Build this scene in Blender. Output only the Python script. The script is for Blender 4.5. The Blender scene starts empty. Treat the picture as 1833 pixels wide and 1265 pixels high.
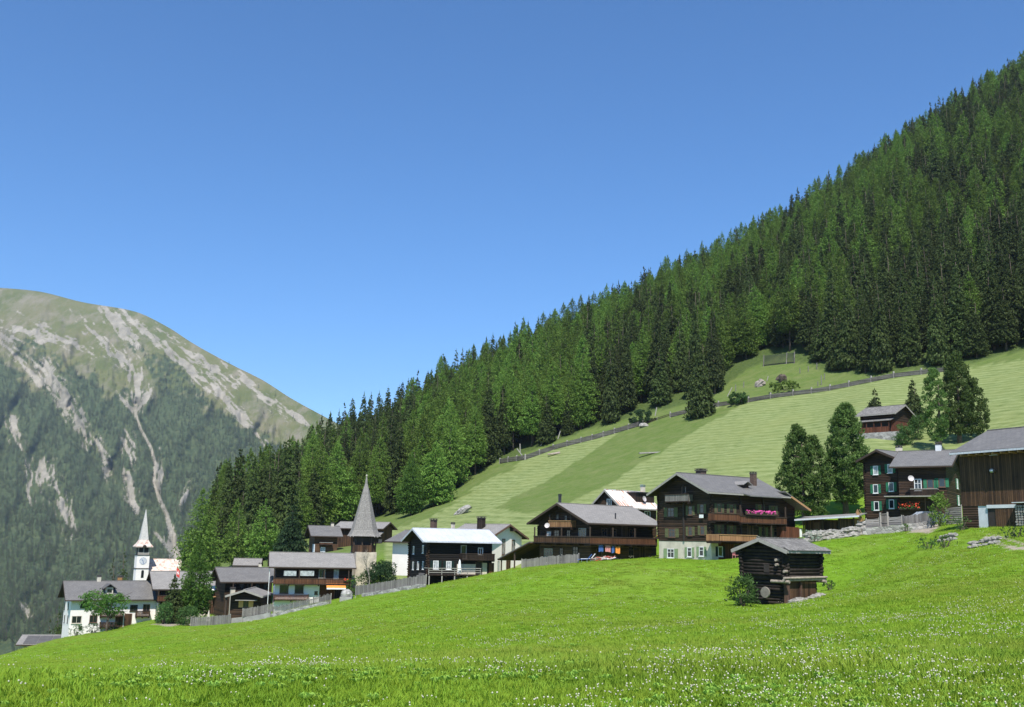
import bpy, math, random
import numpy as np
from mathutils import Vector, Matrix

# ------------------------------------------------------------------ camera, sky, sun, exposure
SC = bpy.context.scene
COL = SC.collection
FPX, CX, CY, IW = 1850.0, 916.5, 632.5, 1833.0
PITCH, ROLL = math.atan(336 / 1850), math.radians(1.15)
fw = np.array([0, math.cos(PITCH), math.sin(PITCH)])
r0 = np.array([1.0, 0, 0]); u0 = np.cross(r0, fw)
rt = math.cos(ROLL) * r0 + math.sin(ROLL) * u0
up = -math.sin(ROLL) * r0 + math.cos(ROLL) * u0
cam = bpy.data.cameras.new('camera'); camo = bpy.data.objects.new('camera', cam); COL.objects.link(camo)
cam.sensor_width = 36; cam.lens = 36 * FPX / IW; cam.clip_start = 0.1; cam.clip_end = 30000
camo.matrix_world = Matrix(((rt[0], up[0], -fw[0], 0), (rt[1], up[1], -fw[1], 0), (rt[2], up[2], -fw[2], 0), (0, 0, 0, 1)))
SC.camera = camo

SUN_EL, SUN_AZ = math.radians(55), math.radians(181)      # azimuth clockwise from +Y (behind the camera, to its right)
W = bpy.data.worlds.new('World'); SC.world = W; W.use_nodes = True
wn = W.node_tree; wn.nodes.clear()
sky = wn.nodes.new('ShaderNodeTexSky'); sky.sky_type = 'NISHITA'; sky.sun_disc = False
sky.sun_elevation = SUN_EL; sky.sun_rotation = SUN_AZ; sky.altitude = 1800; sky.air_density = 1.0; sky.dust_density = 0.0; sky.ozone_density = 6.0
bg = wn.nodes.new('ShaderNodeBackground'); bg.inputs[1].default_value = 0.15
wo = wn.nodes.new('ShaderNodeOutputWorld')
hs_ = wn.nodes.new('ShaderNodeHueSaturation'); hs_.inputs['Saturation'].default_value = 1.15; hs_.inputs['Value'].default_value = 0.97; wn.links.new(sky.outputs[0], hs_.inputs['Color']); wn.links.new(hs_.outputs[0], bg.inputs[0]); wn.links.new(bg.outputs[0], wo.inputs[0])
sl = bpy.data.lights.new('sun', 'SUN'); sl.energy = 4.9; sl.angle = math.radians(0.53); sl.color = (1.0, 0.955, 0.88)
so = bpy.data.objects.new('sun', sl); COL.objects.link(so)
sd = Vector((math.sin(SUN_AZ) * math.cos(SUN_EL), math.cos(SUN_AZ) * math.cos(SUN_EL), math.sin(SUN_EL)))
so.rotation_euler = sd.to_track_quat('Z', 'Y').to_euler(); so.location = (60, -60, 120)
SC.view_settings.view_transform = 'Standard'; SC.view_settings.look = 'None'
SC.view_settings.exposure = 0.42; SC.view_settings.gamma = 1.0
SC.cycles.max_bounces = 5; SC.cycles.transparent_max_bounces = 6; SC.cycles.diffuse_bounces = 2
SC.cycles.volume_bounces = 0; SC.cycles.use_denoising = True
rng = np.random.default_rng(7); R = random.Random(5)

# ------------------------------------------------------------------ pixel <-> world
def ray(px, py):
    d = fw + rt * ((px - CX) / FPX) + up * ((CY - py) / FPX)
    return d
def P(px, py, D):
    d = ray(px, py); return d * (D / d[1])
def proj(p):
    p = np.asarray(p, float); x = p @ rt; y = p @ up; z = p @ fw
    z = np.where(z < 0.01, 0.01, z)
    return CX + FPX * x / z, CY - FPX * y / z
def colX(px, D, z):              # X of the point with depth D and height z seen in column px
    a, b = -D, D * 1.5
    for _ in range(40):
        m = (a + b) / 2
        if float(proj((m, D, z))[0]) < px: a = m
        else: b = m
    return (a + b) / 2
ZOOM = {1: (0, 880, 4.2175), 2: (260, 920, 5.623), 3: (460, 840, 5.06), 4: (680, 900, 6.546), 5: (900, 860, 6.11), 6: (1130, 820, 4.866),
        7: (1360, 700, 4.218), 8: (1520, 640, 3.613), 9: (1600, 740, 4.687), 10: (1540, 880, 6.256), 11: (540, 920, 7.906),
        12: (1400, 880, 9.165), 13: (220, 900, 7.908), 14: (1180, 930, 5.728), 15: (780, 700, 3.16), 16: (1180, 540, 4.364)}
def q(k, x, y):
    o = ZOOM[k]; return o[0] + x / o[2], o[1] + y / o[2]

# ------------------------------------------------------------------ meshes
class MB:
    def __init__(s): s.v = []; s.f = []
    def poly(s, pts):
        n = len(s.v); s.v += [tuple(map(float, p)) for p in pts]; s.f.append(tuple(range(n, n + len(pts)))); return s
    def hexa(s, p):                      # 8 points: bottom 4 ccw, top 4 ccw
        n = len(s.v); s.v += [tuple(map(float, a)) for a in p]
        for f in ((3, 2, 1, 0), (4, 5, 6, 7), (0, 1, 5, 4), (1, 2, 6, 5), (2, 3, 7, 6), (3, 0, 4, 7)): s.f.append(tuple(n + i for i in f))
        return s
    def beam(s, p, q_, w, h, upv=(0, 0, 1)):
        p = np.array(p, float); q_ = np.array(q_, float); d = q_ - p; d /= np.linalg.norm(d) + 1e-9
        side = np.cross(d, upv)
        if np.linalg.norm(side) < 1e-3: side = np.cross(d, (1, 0, 0))
        side /= np.linalg.norm(side); u = np.cross(side, d)
        a, b = side * w / 2, u * h / 2
        return s.hexa([p - a - b, p + a - b, p + a + b, p - a + b, q_ - a - b, q_ + a - b, q_ + a + b, q_ - a + b])
    def tube(s, p, q_, ra, rb, n=6, cap=True):
        p = np.array(p, float); q_ = np.array(q_, float); d = q_ - p; d /= np.linalg.norm(d) + 1e-9
        a = np.cross(d, (0.3, 0.9, 0.2)); a /= np.linalg.norm(a); b = np.cross(d, a); k = len(s.v)
        for c, r in ((p, ra), (q_, rb)):
            for i in range(n):
                t = 2 * math.pi * i / n; s.v.append(tuple(c + r * (math.cos(t) * a + math.sin(t) * b)))
        for i in range(n): s.f.append((k + i, k + (i + 1) % n, k + n + (i + 1) % n, k + n + i))
        if cap: s.f.append(tuple(k + i for i in range(n))[::-1]); s.f.append(tuple(k + n + i for i in range(n)))
        return s
    def rings(s, rings, cap=True):       # list of rings with equal counts
        n = len(rings[0]); k = len(s.v)
        for r in rings: s.v += [tuple(map(float, p)) for p in r]
        for j in range(len(rings) - 1):
            for i in range(n): s.f.append((k + j * n + i, k + j * n + (i + 1) % n, k + (j + 1) * n + (i + 1) % n, k + (j + 1) * n + i))
        if cap: s.f.append(tuple(k + i for i in range(n))[::-1]); s.f.append(tuple(k + (len(rings) - 1) * n + i for i in range(n)))
        return s
    def blob(s, c, r, seed=0, n=8, m=5, rough=0.25, rx=1, ry=1, rz=1):
        rr = random.Random(seed); rg = []
        for j in range(m + 1):
            a = -math.pi / 2 + math.pi * (j + .02) / (m + .04)
            k = [r * (1 + rr.uniform(-rough, rough)) for _ in range(n)]
            rg.append([(c[0] + rx * k[i] * math.cos(a) * math.cos(2 * math.pi * i / n), c[1] + ry * k[i] * math.cos(a) * math.sin(2 * math.pi * i / n), c[2] + rz * k[i] * math.sin(a)) for i in range(n)])
        return s.rings(rg)
    def build(s, name, mat, parent=None, smooth=False):
        v = np.array(s.v, float).reshape(-1, 3)
        return mesh_obj(name, v, s.f, mat, parent, smooth)

def mesh_obj(name, v, f, mat, parent=None, smooth=False, uv=True):
    loc = np.zeros(3)
    if parent is not None:
        pt = parent
        while pt is not None: loc = loc + np.array(pt.location); pt = pt.parent
    else: loc = v.mean(0) if len(v) else loc; loc = np.array([loc[0], loc[1], v[:, 2].min()])
    me = bpy.data.meshes.new(name)
    me.from_pydata((v - loc).tolist(), [], f if isinstance(f, list) else f.tolist())
    me.validate()
    if uv and len(me.polygons) < 200000:
        npoly = len(me.polygons); nrm = np.empty(npoly * 3); me.polygons.foreach_get('normal', nrm); nrm = nrm.reshape(-1, 3)
        lt = np.empty(npoly, int); me.polygons.foreach_get('loop_total', lt)
        t = np.cross((0, 0, 1), nrm); ln = np.linalg.norm(t, axis=1); t[ln < 1e-3] = (1, 0, 0); t /= np.maximum(np.linalg.norm(t, axis=1), 1e-6)[:, None]
        b = np.cross(nrm, t)
        vi = np.empty(len(me.loops), int); me.loops.foreach_get('vertex_index', vi)
        co = np.empty(len(me.vertices) * 3); me.vertices.foreach_get('co', co); co = co.reshape(-1, 3)[vi]
        T = np.repeat(t, lt, 0); B = np.repeat(b, lt, 0)
        uvl = me.uv_layers.new(name='metres'); uvl.data.foreach_set('uv', np.stack([(co * T).sum(1), (co * B).sum(1)], 1).ravel())
    if smooth: me.polygons.foreach_set('use_smooth', [True] * len(me.polygons))
    if mat is not None: me.materials.append(mat)
    o = bpy.data.objects.new(name, me); COL.objects.link(o)
    if parent is not None: o.parent = parent
    else: o.location = loc
    return o
def tag(o, label=None, cat=None, group=None, kind=None):
    if label: o['label'] = label
    if cat: o['category'] = cat
    if group: o['group'] = group
    if kind: o['kind'] = kind
    return o
def empty(name, loc, label, cat, group=None):
    o = bpy.data.objects.new(name, None); COL.objects.link(o); o.location = tuple(map(float, loc)); o.empty_display_size = .5
    return tag(o, label, cat, group)

# ------------------------------------------------------------------ materials
def new_mat(name):
    m = bpy.data.materials.new(name); m.use_nodes = True; nt = m.node_tree; nt.nodes.clear()
    out = nt.nodes.new('ShaderNodeOutputMaterial'); b = nt.nodes.new('ShaderNodeBsdfPrincipled'); nt.links.new(b.outputs[0], out.inputs[0])
    return m, nt, b, out
def nd(nt, t, ins=None, **kw):
    n = nt.nodes.new(t)
    for k, v in kw.items(): setattr(n, k, v)
    if ins:
        for k, v in ins.items():
            if hasattr(v, 'links') or isinstance(v, bpy.types.NodeSocket): nt.links.new(v, n.inputs[k])
            else: n.inputs[k].default_value = v
    return n
def c4(c): return (c[0], c[1], c[2], 1)
def ramp(nt, fac, stops):
    n = nt.nodes.new('ShaderNodeValToRGB'); e = n.color_ramp.elements
    while len(e) < len(stops): e.new(0.5)
    for i, (p, c) in enumerate(stops): e[i].position = p; e[i].color = c4(c) if len(c) == 3 else c
    nt.links.new(fac, n.inputs[0]); return n.outputs[0]
def mix(nt, f, a, b, mode='MIX'):
    n = nt.nodes.new('ShaderNodeMix'); n.data_type = 'RGBA'; n.blend_type = mode
    for s, v in ((n.inputs[0], f), (n.inputs[6], a), (n.inputs[7], b)):
        if isinstance(v, bpy.types.NodeSocket): nt.links.new(v, s)
        else: s.default_value = v if not isinstance(v, tuple) else c4(v)
    return n.outputs[2]
def mth(nt, op, a, b=0.0, c=0.0):
    n = nt.nodes.new('ShaderNodeMath'); n.operation = op
    for i, v in enumerate((a, b, c)):
        if isinstance(v, bpy.types.NodeSocket): nt.links.new(v, n.inputs[i])
        else: n.inputs[i].default_value = v
    return n.outputs[0]
def coords(nt, which='UV', scale=(1, 1, 1)):
    tc = nd(nt, 'ShaderNodeTexCoord'); mp = nd(nt, 'ShaderNodeMapping', {0: tc.outputs[which], 3: scale}); return mp.outputs[0]
def noise(nt, vec, scale, detail=4, rough=.55):
    return nd(nt, 'ShaderNodeTexNoise', {'Vector': vec, 'Scale': scale, 'Detail': detail, 'Roughness': rough}).outputs[0]
def bump(nt, b, h, strength=.5, dist=.05):
    n = nd(nt, 'ShaderNodeBump', {'Height': h, 'Strength': strength, 'Distance': dist}); nt.links.new(n.outputs[0], b.inputs['Normal'])

def wood(name, col, col2, kind='logs', pitch=.22, rough=.8, grain=.6):
    m, nt, b, _ = new_mat(name); uv = coords(nt); sep = nd(nt, 'ShaderNodeSeparateXYZ', {0: uv})
    a = sep.outputs[1] if kind == 'logs' else sep.outputs[0]
    st = mth(nt, 'DIVIDE', a, pitch); fr = mth(nt, 'FRACT', st); fl = mth(nt, 'FLOOR', st)
    wn_ = nd(nt, 'ShaderNodeTexWhiteNoise', noise_dimensions='1D'); nt.links.new(fl, wn_.inputs['W'])
    gs = coords(nt, 'UV', (.6, 9, 1) if kind == 'logs' else (9, .6, 1))
    g = noise(nt, gs, 1.2, 5); big = noise(nt, uv, .5, 3)
    f = mth(nt, 'ADD', mth(nt, 'MULTIPLY', wn_.outputs[0], .45), mth(nt, 'MULTIPLY', g, grain))
    f = mth(nt, 'ADD', f, mth(nt, 'MULTIPLY', mth(nt, 'SUBTRACT', big, .5), .6))
    c = ramp(nt, f, [(.25, col), (.85, col2)])
    edge = mth(nt, 'ABSOLUTE', mth(nt, 'SUBTRACT', fr, .5))
    j = mth(nt, 'GREATER_THAN', edge, .44); c = mix(nt, j, c, tuple(x * .35 for x in col))
    nt.links.new(c, b.inputs['Base Color']); b.inputs['Roughness'].default_value = rough; b.inputs['Specular IOR Level'].default_value = .25
    h = mth(nt, 'SUBTRACT', 1.0, mth(nt, 'POWER', mth(nt, 'MULTIPLY', edge, 2.0), 3.0)); bump(nt, b, h, .9 if kind == 'logs' else .5, .05 if kind == 'logs' else .02)
    return m
def plaster(name, col, dirt=.12, rough=.9, scale=1.0):
    m, nt, b, _ = new_mat(name); v = coords(nt, 'Object'); n1 = noise(nt, v, .8 * scale, 6, .65); n2 = noise(nt, v, 14 * scale, 3)
    c = ramp(nt, n1, [(.3, tuple(x * (1 - dirt * 1.6) for x in col)), (.62, col)]); nt.links.new(c, b.inputs['Base Color'])
    b.inputs['Roughness'].default_value = rough; bump(nt, b, n2, .3, .02); return m
def stone(name, c1, c2, scale=3.0, mortar=(.3, .29, .27)):
    m, nt, b, _ = new_mat(name); v = coords(nt, 'Object', (1, 1, 1.5)); dis = nd(nt, 'ShaderNodeTexNoise', {'Vector': v, 'Scale': 2.0})
    vv = mix(nt, .12, v, dis.outputs[1])
    vo = nd(nt, 'ShaderNodeTexVoronoi', {'Vector': vv, 'Scale': scale}); ed = nd(nt, 'ShaderNodeTexVoronoi', {'Vector': vv, 'Scale': scale}, feature='DISTANCE_TO_EDGE')
    n = noise(nt, v, 9, 5); sp = nd(nt, 'ShaderNodeSeparateXYZ', {0: vo.outputs['Color']})
    c = ramp(nt, mth(nt, 'ADD', mth(nt, 'MULTIPLY', sp.outputs[0], .6), mth(nt, 'MULTIPLY', n, .5)), [(.2, c1), (.85, c2)])
    c = mix(nt, mth(nt, 'LESS_THAN', ed.outputs[0], .035), c, mortar); nt.links.new(c, b.inputs['Base Color']); b.inputs['Roughness'].default_value = .95
    bump(nt, b, mth(nt, 'MINIMUM', ed.outputs[0], .12), 1.0, .25); return m
def rooftile(name, c1, c2, w=.4, h=.3, rough=.6, spec=.4):
    m, nt, b, _ = new_mat(name); uv = coords(nt)
    br = nd(nt, 'ShaderNodeTexBrick', {'Vector': uv, 'Color1': c4(c1), 'Color2': c4(c2), 'Mortar': c4(tuple(x * .55 for x in c1)), 'Scale': 1.0, 'Mortar Size': .02, 'Brick Width': w, 'Row Height': h, 'Bias': 0.0})
    n = noise(nt, uv, .5, 5, .65); n2 = noise(nt, uv, 5, 4, .7)
    c = mix(nt, 1.0, br.outputs[0], ramp(nt, n, [(.3, (.78, .77, .76)), (.7, (1.1, 1.08, 1.05))]), 'MULTIPLY')
    c = mix(nt, .35, c, ramp(nt, n2, [(.3, tuple(x * .7 for x in c1)), (.75, tuple(min(1, x * 1.35) for x in c2))]))
    nt.links.new(c, b.inputs['Base Color']); b.inputs['Roughness'].default_value = rough; b.inputs['Specular IOR Level'].default_value = spec
    bump(nt, b, br.outputs['Fac'], -.4, .02); return m
def plain(name, col, rough=.6, metal=0, var=.15, spec=.5):
    m, nt, b, _ = new_mat(name); v = coords(nt, 'Object'); n1 = noise(nt, v, 3, 5)
    c = ramp(nt, n1, [(.3, tuple(x * (1 - var) for x in col)), (.7, tuple(min(1, x * (1 + var)) for x in col))]); nt.links.new(c, b.inputs['Base Color'])
    b.inputs['Roughness'].default_value = rough; b.inputs['Metallic'].default_value = metal; b.inputs['Specular IOR Level'].default_value = spec; return m
def leafmat(name, dark, light, trans=.3, world=False):
    m, nt, b, out = new_mat(name); g = nd(nt, 'ShaderNodeNewGeometry'); oi = nd(nt, 'ShaderNodeObjectInfo')
    v = coords(nt, 'Object'); n = noise(nt, v, .35, 3)
    f = mth(nt, 'ADD', mth(nt, 'MULTIPLY', g.outputs['Random Per Island'], .38), mth(nt, 'ADD', mth(nt, 'MULTIPLY', oi.outputs['Random'], .45), mth(nt, 'MULTIPLY', n, .3)))
    c = ramp(nt, f, [(.15, dark), (.85, light)])
    hs = nd(nt, 'ShaderNodeHueSaturation', {'Hue': mth(nt, 'ADD', .478, mth(nt, 'MULTIPLY', oi.outputs['Random'], .035)), 'Color': c}); c = hs.outputs[0]
    if world:
        wp = g.outputs['Position']; a1 = noise(nt, wp, .055, 4, .6); a2 = noise(nt, wp, .5, 3, .6)
        c = mix(nt, ramp(nt, a1, [(.42, (0, 0, 0)), (.66, (.75, .75, .75))]), c, (.30, .34, .055)); c = mix(nt, ramp(nt, a2, [(.45, (0, 0, 0)), (.7, (.55, .55, .55))]), c, (.115, .235, .012))
    nt.links.new(c, b.inputs['Base Color']); b.inputs['Roughness'].default_value = .65; b.inputs['Specular IOR Level'].default_value = .2
    tr = nd(nt, 'ShaderNodeBsdfTranslucent', {0: c}); mx = nd(nt, 'ShaderNodeMixShader', {0: trans, 1: b.outputs[0], 2: tr.outputs[0]}); nt.links.new(mx.outputs[0], out.inputs[0])
    return m
M = {}
M['logs_dark'] = wood('logs_dark', (.020, .0125, .0085), (.080, .047, .028))
M['logs_black'] = wood('logs_black', (.006, .0055, .005), (.02, .016, .013), pitch=.26)
M['logs_brown'] = wood('logs_brown', (.040, .024, .014), (.15, .082, .045))
M['logs_grey'] = wood('logs_grey', (.05, .042, .035), (.16, .135, .11), pitch=.3)
M['planks_brown'] = wood('planks_brown', (.030, .018, .011), (.135, .072, .038), 'planks', .2)
M['planks_dark'] = wood('planks_dark', (.014, .010, .008), (.05, .032, .022), 'planks', .18)
M['planks_red'] = wood('planks_red', (.07, .026, .014), (.18, .065, .035), 'planks', .18)
M['planks_gold'] = wood('planks_gold', (.24, .12, .045), (.42, .23, .09), 'planks', .16)
M['fence_dark'] = wood('fence_dark', (.055, .05, .047), (.16, .15, .14), 'logs', .22)
M['planks_grey'] = wood('planks_grey', (.13, .12, .11), (.30, .28, .26), 'planks', .14)
M['boards_grey'] = wood('boards_grey', (.16, .15, .14), (.34, .32, .30), 'logs', .2)
M['balcony'] = wood('balcony', (.06, .026, .015), (.19, .085, .042), 'planks', .13)
M['balcony_light'] = wood('balcony_light', (.20, .10, .05), (.46, .25, .12), 'planks', .13)
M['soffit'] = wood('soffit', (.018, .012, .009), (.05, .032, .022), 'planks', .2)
M['beam'] = plain('beam', (.045, .028, .018), .85)
M['beam_light'] = plain('beam_light', (.36, .20, .09), .8)
M['beam_grey'] = plain('beam_grey', (.30, .28, .25), .9)
M['plaster'] = plaster('plaster', (.86, .80, .76), .05)
M['plaster_grey'] = plaster('plaster_grey', (.64, .57, .46), .2)
M['plaster_cool'] = plaster('plaster_cool', (.62, .64, .66), .15)
M['tower_stone'] = plaster('tower_stone', (.60, .52, .41), .22, .95, 1.4)
M['stone'] = stone('stone', (.16, .15, .14), (.46, .44, .41), 2.4)
M['concrete'] = plaster('concrete', (.34, .33, .31), .25)
M['slate'] = rooftile('slate', (.135, .130, .124), (.185, .178, .168), .5, .4)
M['slate_light'] = rooftile('slate_light', (.225, .212, .195), (.295, .28, .258), .45, .35)
M['slate_dark'] = rooftile('slate_dark', (.09, .085, .08), (.13, .125, .118), .45, .35)
M['shingle'] = rooftile('shingle', (.19, .175, .16), (.36, .345, .32), .14, .22, .9, .15)
M['shingle_grey'] = rooftile('shingle_grey', (.12, .115, .108), (.27, .26, .245), .25, .5, .9, .15)
M['metal_sheet'] = rooftile('metal_sheet', (.52, .54, .60), (.60, .62, .68), .9, 9, .45, .5)
M['glass'] = plain('glass', (.015, .018, .022), .12, 0, .1, .8)
M['curtain'] = plain('curtain', (.34, .36, .36), .4, 0, .5, .6)
M['frame_white'] = plain('frame_white', (.75, .75, .73), .6)
M['frame_brown'] = plain('frame_brown', (.13, .07, .045), .7)
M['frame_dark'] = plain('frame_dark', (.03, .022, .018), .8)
M['shutter_green'] = wood('shutter_green', (.03, .17, .09), (.05, .27, .14), 'logs', .07, .6, .2)
M['shutter_pale'] = wood('shutter_pale', (.24, .34, .17), (.36, .46, .25), 'logs', .07, .6, .2)
M['shutter_dull'] = wood('shutter_dull', (.12, .13, .06), (.21, .22, .12), 'logs', .07, .6, .2)
M['shutter_dark'] = wood('shutter_dark', (.01, .03, .025), (.02, .05, .04), 'logs', .07, .6, .2)
M['shutter_gold'] = plain('shutter_gold', (.62, .33, .10), .6)
M['brick'] = rooftile('brick', (.10, .065, .05), (.17, .12, .095), .24, .08, .9, .2)
M['chim_white'] = plaster('chim_white', (.62, .56, .46), .2)
M['cap'] = plain('cap', (.07, .06, .055), .8)
M['white'] = plain('white', (.82, .82, .80), .6)
M['orange'] = plain('orange', (.80, .28, .05), .7)
M['red'] = plain('red', (.62, .05, .04), .6)
M['pinkflower'] = plain('pinkflower', (.72, .08, .34), .6, 0, .5)
M['redflower'] = plain('redflower', (.80, .07, .03), .6, 0, .4)
M['blue'] = plain('blue', (.05, .12, .34), .7)
M['pinkcloth'] = plain('pinkcloth', (.60, .25, .24), .7)
M['steel'] = plain('steel', (.42, .45, .47), .35, .8)
M['darkmetal'] = plain('darkmetal', (.05, .05, .055), .5, .3)
M['dish'] = plain('dish', (.52, .47, .47), .5)
M['carpaint'] = plain('carpaint', (.16, .18, .21), .25, .5, .05, .8)
M['tyre'] = plain('tyre', (.02, .02, .02), .85)
M['rock'] = plaster('rock', (.38, .36, .32), .45, .95, 3)
M['bark'] = plain('bark', (.10, .075, .058), .95, 0, .4)
M['bark_pale'] = plain('bark_pale', (.30, .26, .22), .95, 0, .3)
M['spruce'] = leafmat('spruce', (.018, .038, .011), (.095, .132, .034), .18)
M['larch'] = leafmat('larch', (.042, .092, .016), (.195, .315, .052), .25)
M['larch_bright'] = leafmat('larch_bright', (.050, .120, .020), (.120, .240, .040), .4)
M['pine'] = leafmat('pine', (.030, .065, .016), (.125, .205, .045), .3)
M['bush'] = leafmat('bush', (.035, .085, .022), (.10, .19, .05), .35)
M['bush_dark'] = leafmat('bush_dark', (.018, .05, .020), (.05, .10, .035), .3)
M['sage'] = leafmat('sage', (.16, .22, .15), (.30, .38, .28), .3)
M['far_tree'] = leafmat('far_tree', (.016, .040, .016), (.115, .175, .055), .12)
M['grass'] = leafmat('grass', (.135, .255, .010), (.32, .48, .045), .45, True)
M['weed'] = leafmat('weed', (.17, .36, .025), (.38, .57, .10), .45)
M['clover'] = plain('clover', (.56, .53, .40), .9, 0, .3)
def rusty():
    m, nt, b, _ = new_mat('rusty_sheet'); uv = coords(nt, 'UV', (1.6, .12, 1)); n = noise(nt, uv, 2.2, 5, .6); big = noise(nt, coords(nt), .28, 2)
    c = mix(nt, ramp(nt, mth(nt, 'MULTIPLY', n, mth(nt, 'ADD', big, .5)), [(.50, (0, 0, 0)), (.60, (1, 1, 1))]), (.72, .71, .67), (.50, .20, .09))
    nt.links.new(c, b.inputs['Base Color']); b.inputs['Roughness'].default_value = .55; return m
M['rusty'] = rusty()
def church_roof():
    m, nt, b, _ = new_mat('church_shingle'); uv = coords(nt); n = noise(nt, uv, 1.1, 6, .75)
    c = ramp(nt, n, [(.38, (.60, .56, .50)), (.52, (.62, .50, .42)), (.60, (.38, .19, .14)), (.70, (.60, .55, .50))]); nt.links.new(c, b.inputs['Base Color'])
    b.inputs['Roughness'].default_value = .8; return m
M['church_roof'] = church_roof()
M['spire_green'] = plain('spire_green', (.52, .50, .46), .65, 0)

# ------------------------------------------------------------------ the ground: rows of (px, py, depth), joined smoothly
def pchip(x, y, xi):
    x = np.asarray(x, float); y = np.asarray(y, float); h = np.diff(x); d = np.diff(y) / h; m = np.zeros_like(y)
    for i in range(1, len(x) - 1):
        if d[i - 1] * d[i] > 0:
            w1 = 2 * h[i] + h[i - 1]; w2 = h[i] + 2 * h[i - 1]; m[i] = (w1 + w2) / (w1 / d[i - 1] + w2 / d[i])
    m[0] = d[0]; m[-1] = d[-1]
    xi = np.clip(xi, x[0], x[-1]); k = np.clip(np.searchsorted(x, xi) - 1, 0, len(h) - 1); t = (xi - x[k]) / h[k]
    return (2 * t**3 - 3 * t**2 + 1) * y[k] + (t**3 - 2 * t**2 + t) * h[k] * m[k] + (-2 * t**3 + 3 * t**2) * y[k + 1] + (t**3 - t**2) * h[k] * m[k + 1]
ROWS = [
 [(-300, 1275, 10.5), (0, 1268, 10.5), (916, 1262, 10.5), (1833, 1255, 10.5), (2150, 1252, 10.5)],
 [(-300, 1250, 25), (0, 1232, 25), (450, 1213, 25), (916, 1190, 25), (1400, 1160, 25), (1833, 1132, 25), (2150, 1120, 25)],
 [(-300, 1230, 50), (0, 1206, 50), (450, 1178, 50), (916, 1135, 50), (1400, 1105, 50), (1833, 1060, 50), (2150, 1030, 50)],
 [(-300, 1218, 80), (0, 1190, 80), (250, 1168, 80), (450, 1146, 80), (700, 1112, 80), (916, 1083, 80), (1150, 1080, 80), (1350, 1082, 82), (1480, 1064, 84), (1640, 1010, 80), (1740, 988, 78), (1833, 972, 76), (2150, 940, 76)],
 [(-300, 1208, 112), (0, 1180, 112), (250, 1146, 112), (450, 1122, 112), (640, 1087, 112), (760, 1067, 112), (916, 1034, 112), (1000, 1016, 112), (1180, 1003, 112), (1290, 1005, 114), (1390, 990, 112), (1440, 972, 112), (1560, 962, 108), (1640, 955, 104), (1740, 947, 96), (1833, 942, 92), (2150, 920, 90)],
 [(-300, 1207, 135), (0, 1176, 140), (40, 1163, 150), (110, 1142, 170), (200, 1128, 170), (285, 1111, 168), (340, 1118, 158), (450, 1108, 156), (560, 1084, 150), (640, 1069, 146), (760, 1050, 143), (850, 1033, 140), (930, 1018, 137), (1060, 1006, 134), (1180, 1001, 127), (1290, 1000, 132), (1440, 962, 130), (1560, 948, 134), (1640, 938, 132), (1740, 925, 128), (1833, 915, 124), (2150, 880, 118)],
 [(-300, 1270, 160), (0, 1212, 166), (40, 1190, 172), (110, 1150, 187), (200, 1130, 187), (285, 1104, 186), (340, 1112, 172), (450, 1098, 169), (560, 1076, 166), (640, 1066, 162), (700, 1058, 160), (765, 1049, 158), (850, 1032, 158), (930, 1021, 162), (1000, 1010, 156), (1060, 1004, 152), (1180, 995, 146), (1290, 985, 149), (1440, 948, 146), (1560, 930, 150), (1640, 914, 150), (1740, 886, 147), (1833, 866, 142), (2150, 820, 134)],
 [(-300, 1350, 190), (0, 1265, 195), (110, 1180, 205), (285, 1095, 205), (420, 1060, 190), (520, 1035, 188), (570, 1000, 186), (640, 1000, 184), (700, 1010, 178), (800, 990, 178), (930, 985, 176), (1060, 972, 176), (1180, 950, 172), (1330, 925, 170), (1440, 900, 170), (1560, 852, 170), (1640, 836, 168), (1740, 835, 165), (1833, 820, 160), (2150, 770, 150)],
 [(-300, 1450, 250), (0, 1330, 255), (110, 1210, 260), (250, 1085, 270), (340, 1040, 265), (420, 1012, 245), (520, 992, 235), (640, 965, 235), (700, 950, 240), (800, 912, 255), (930, 888, 245), (1060, 862, 240), (1180, 835, 235), (1330, 800, 225), (1440, 785, 220), (1560, 770, 200), (1640, 762, 205), (1740, 735, 205), (1833, 715, 200), (2150, 660, 185)],
 [(-300, 1500, 320), (0, 1380, 320), (110, 1260, 320), (250, 1080, 320), (340, 1000, 310), (420, 975, 305), (520, 952, 305), (640, 930, 310), (700, 912, 315), (800, 868, 310), (880, 838, 305), (1040, 789, 305), (1130, 766, 300), (1200, 743, 300), (1340, 717, 288), (1480, 695, 276), (1600, 672, 266), (1740, 655, 256), (1833, 640, 248), (2150, 570, 225)],
 [(-300, 1500, 440), (0, 1400, 440), (110, 1300, 440), (250, 1110, 440), (340, 1000, 430), (380, 990, 420), (480, 925, 420), (560, 872, 430), (620, 840, 442), (700, 800, 455), (800, 742, 470), (900, 700, 485), (1000, 655, 500), (1100, 609, 515), (1200, 556, 528), (1300, 512, 540), (1400, 450, 550), (1500, 386, 560), (1600, 320, 570), (1700, 246, 583), (1833, 168, 600), (2150, -10, 600)],
 [(-300, 1500, 700), (0, 1400, 700), (250, 1200, 700), (380, 1060, 700), (600, 920, 720), (1000, 740, 760), (1300, 600, 800), (1600, 420, 830), (1833, 250, 850), (2150, 100, 850)],
]
NS, NT = 620, 640
S = np.linspace(-1.15, 1.25, NS); T = np.linspace(math.log(1.6), math.log(850), NT); YT = np.exp(T)
ks, kz = [np.full(NS, 1.6)], [-1.62 + 0 * S]
ks.append(np.full(NS, 4.0)); kz.append(-1.62 + S * .1)
for row in ROWS:
    pts = np.array([P(*r) for r in row]); s = pts[:, 0] / pts[:, 1]
    ks.append(pchip(s, pts[:, 1], S)); kz.append(pchip(s, pts[:, 2] / pts[:, 1], S) * ks[-1])
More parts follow.
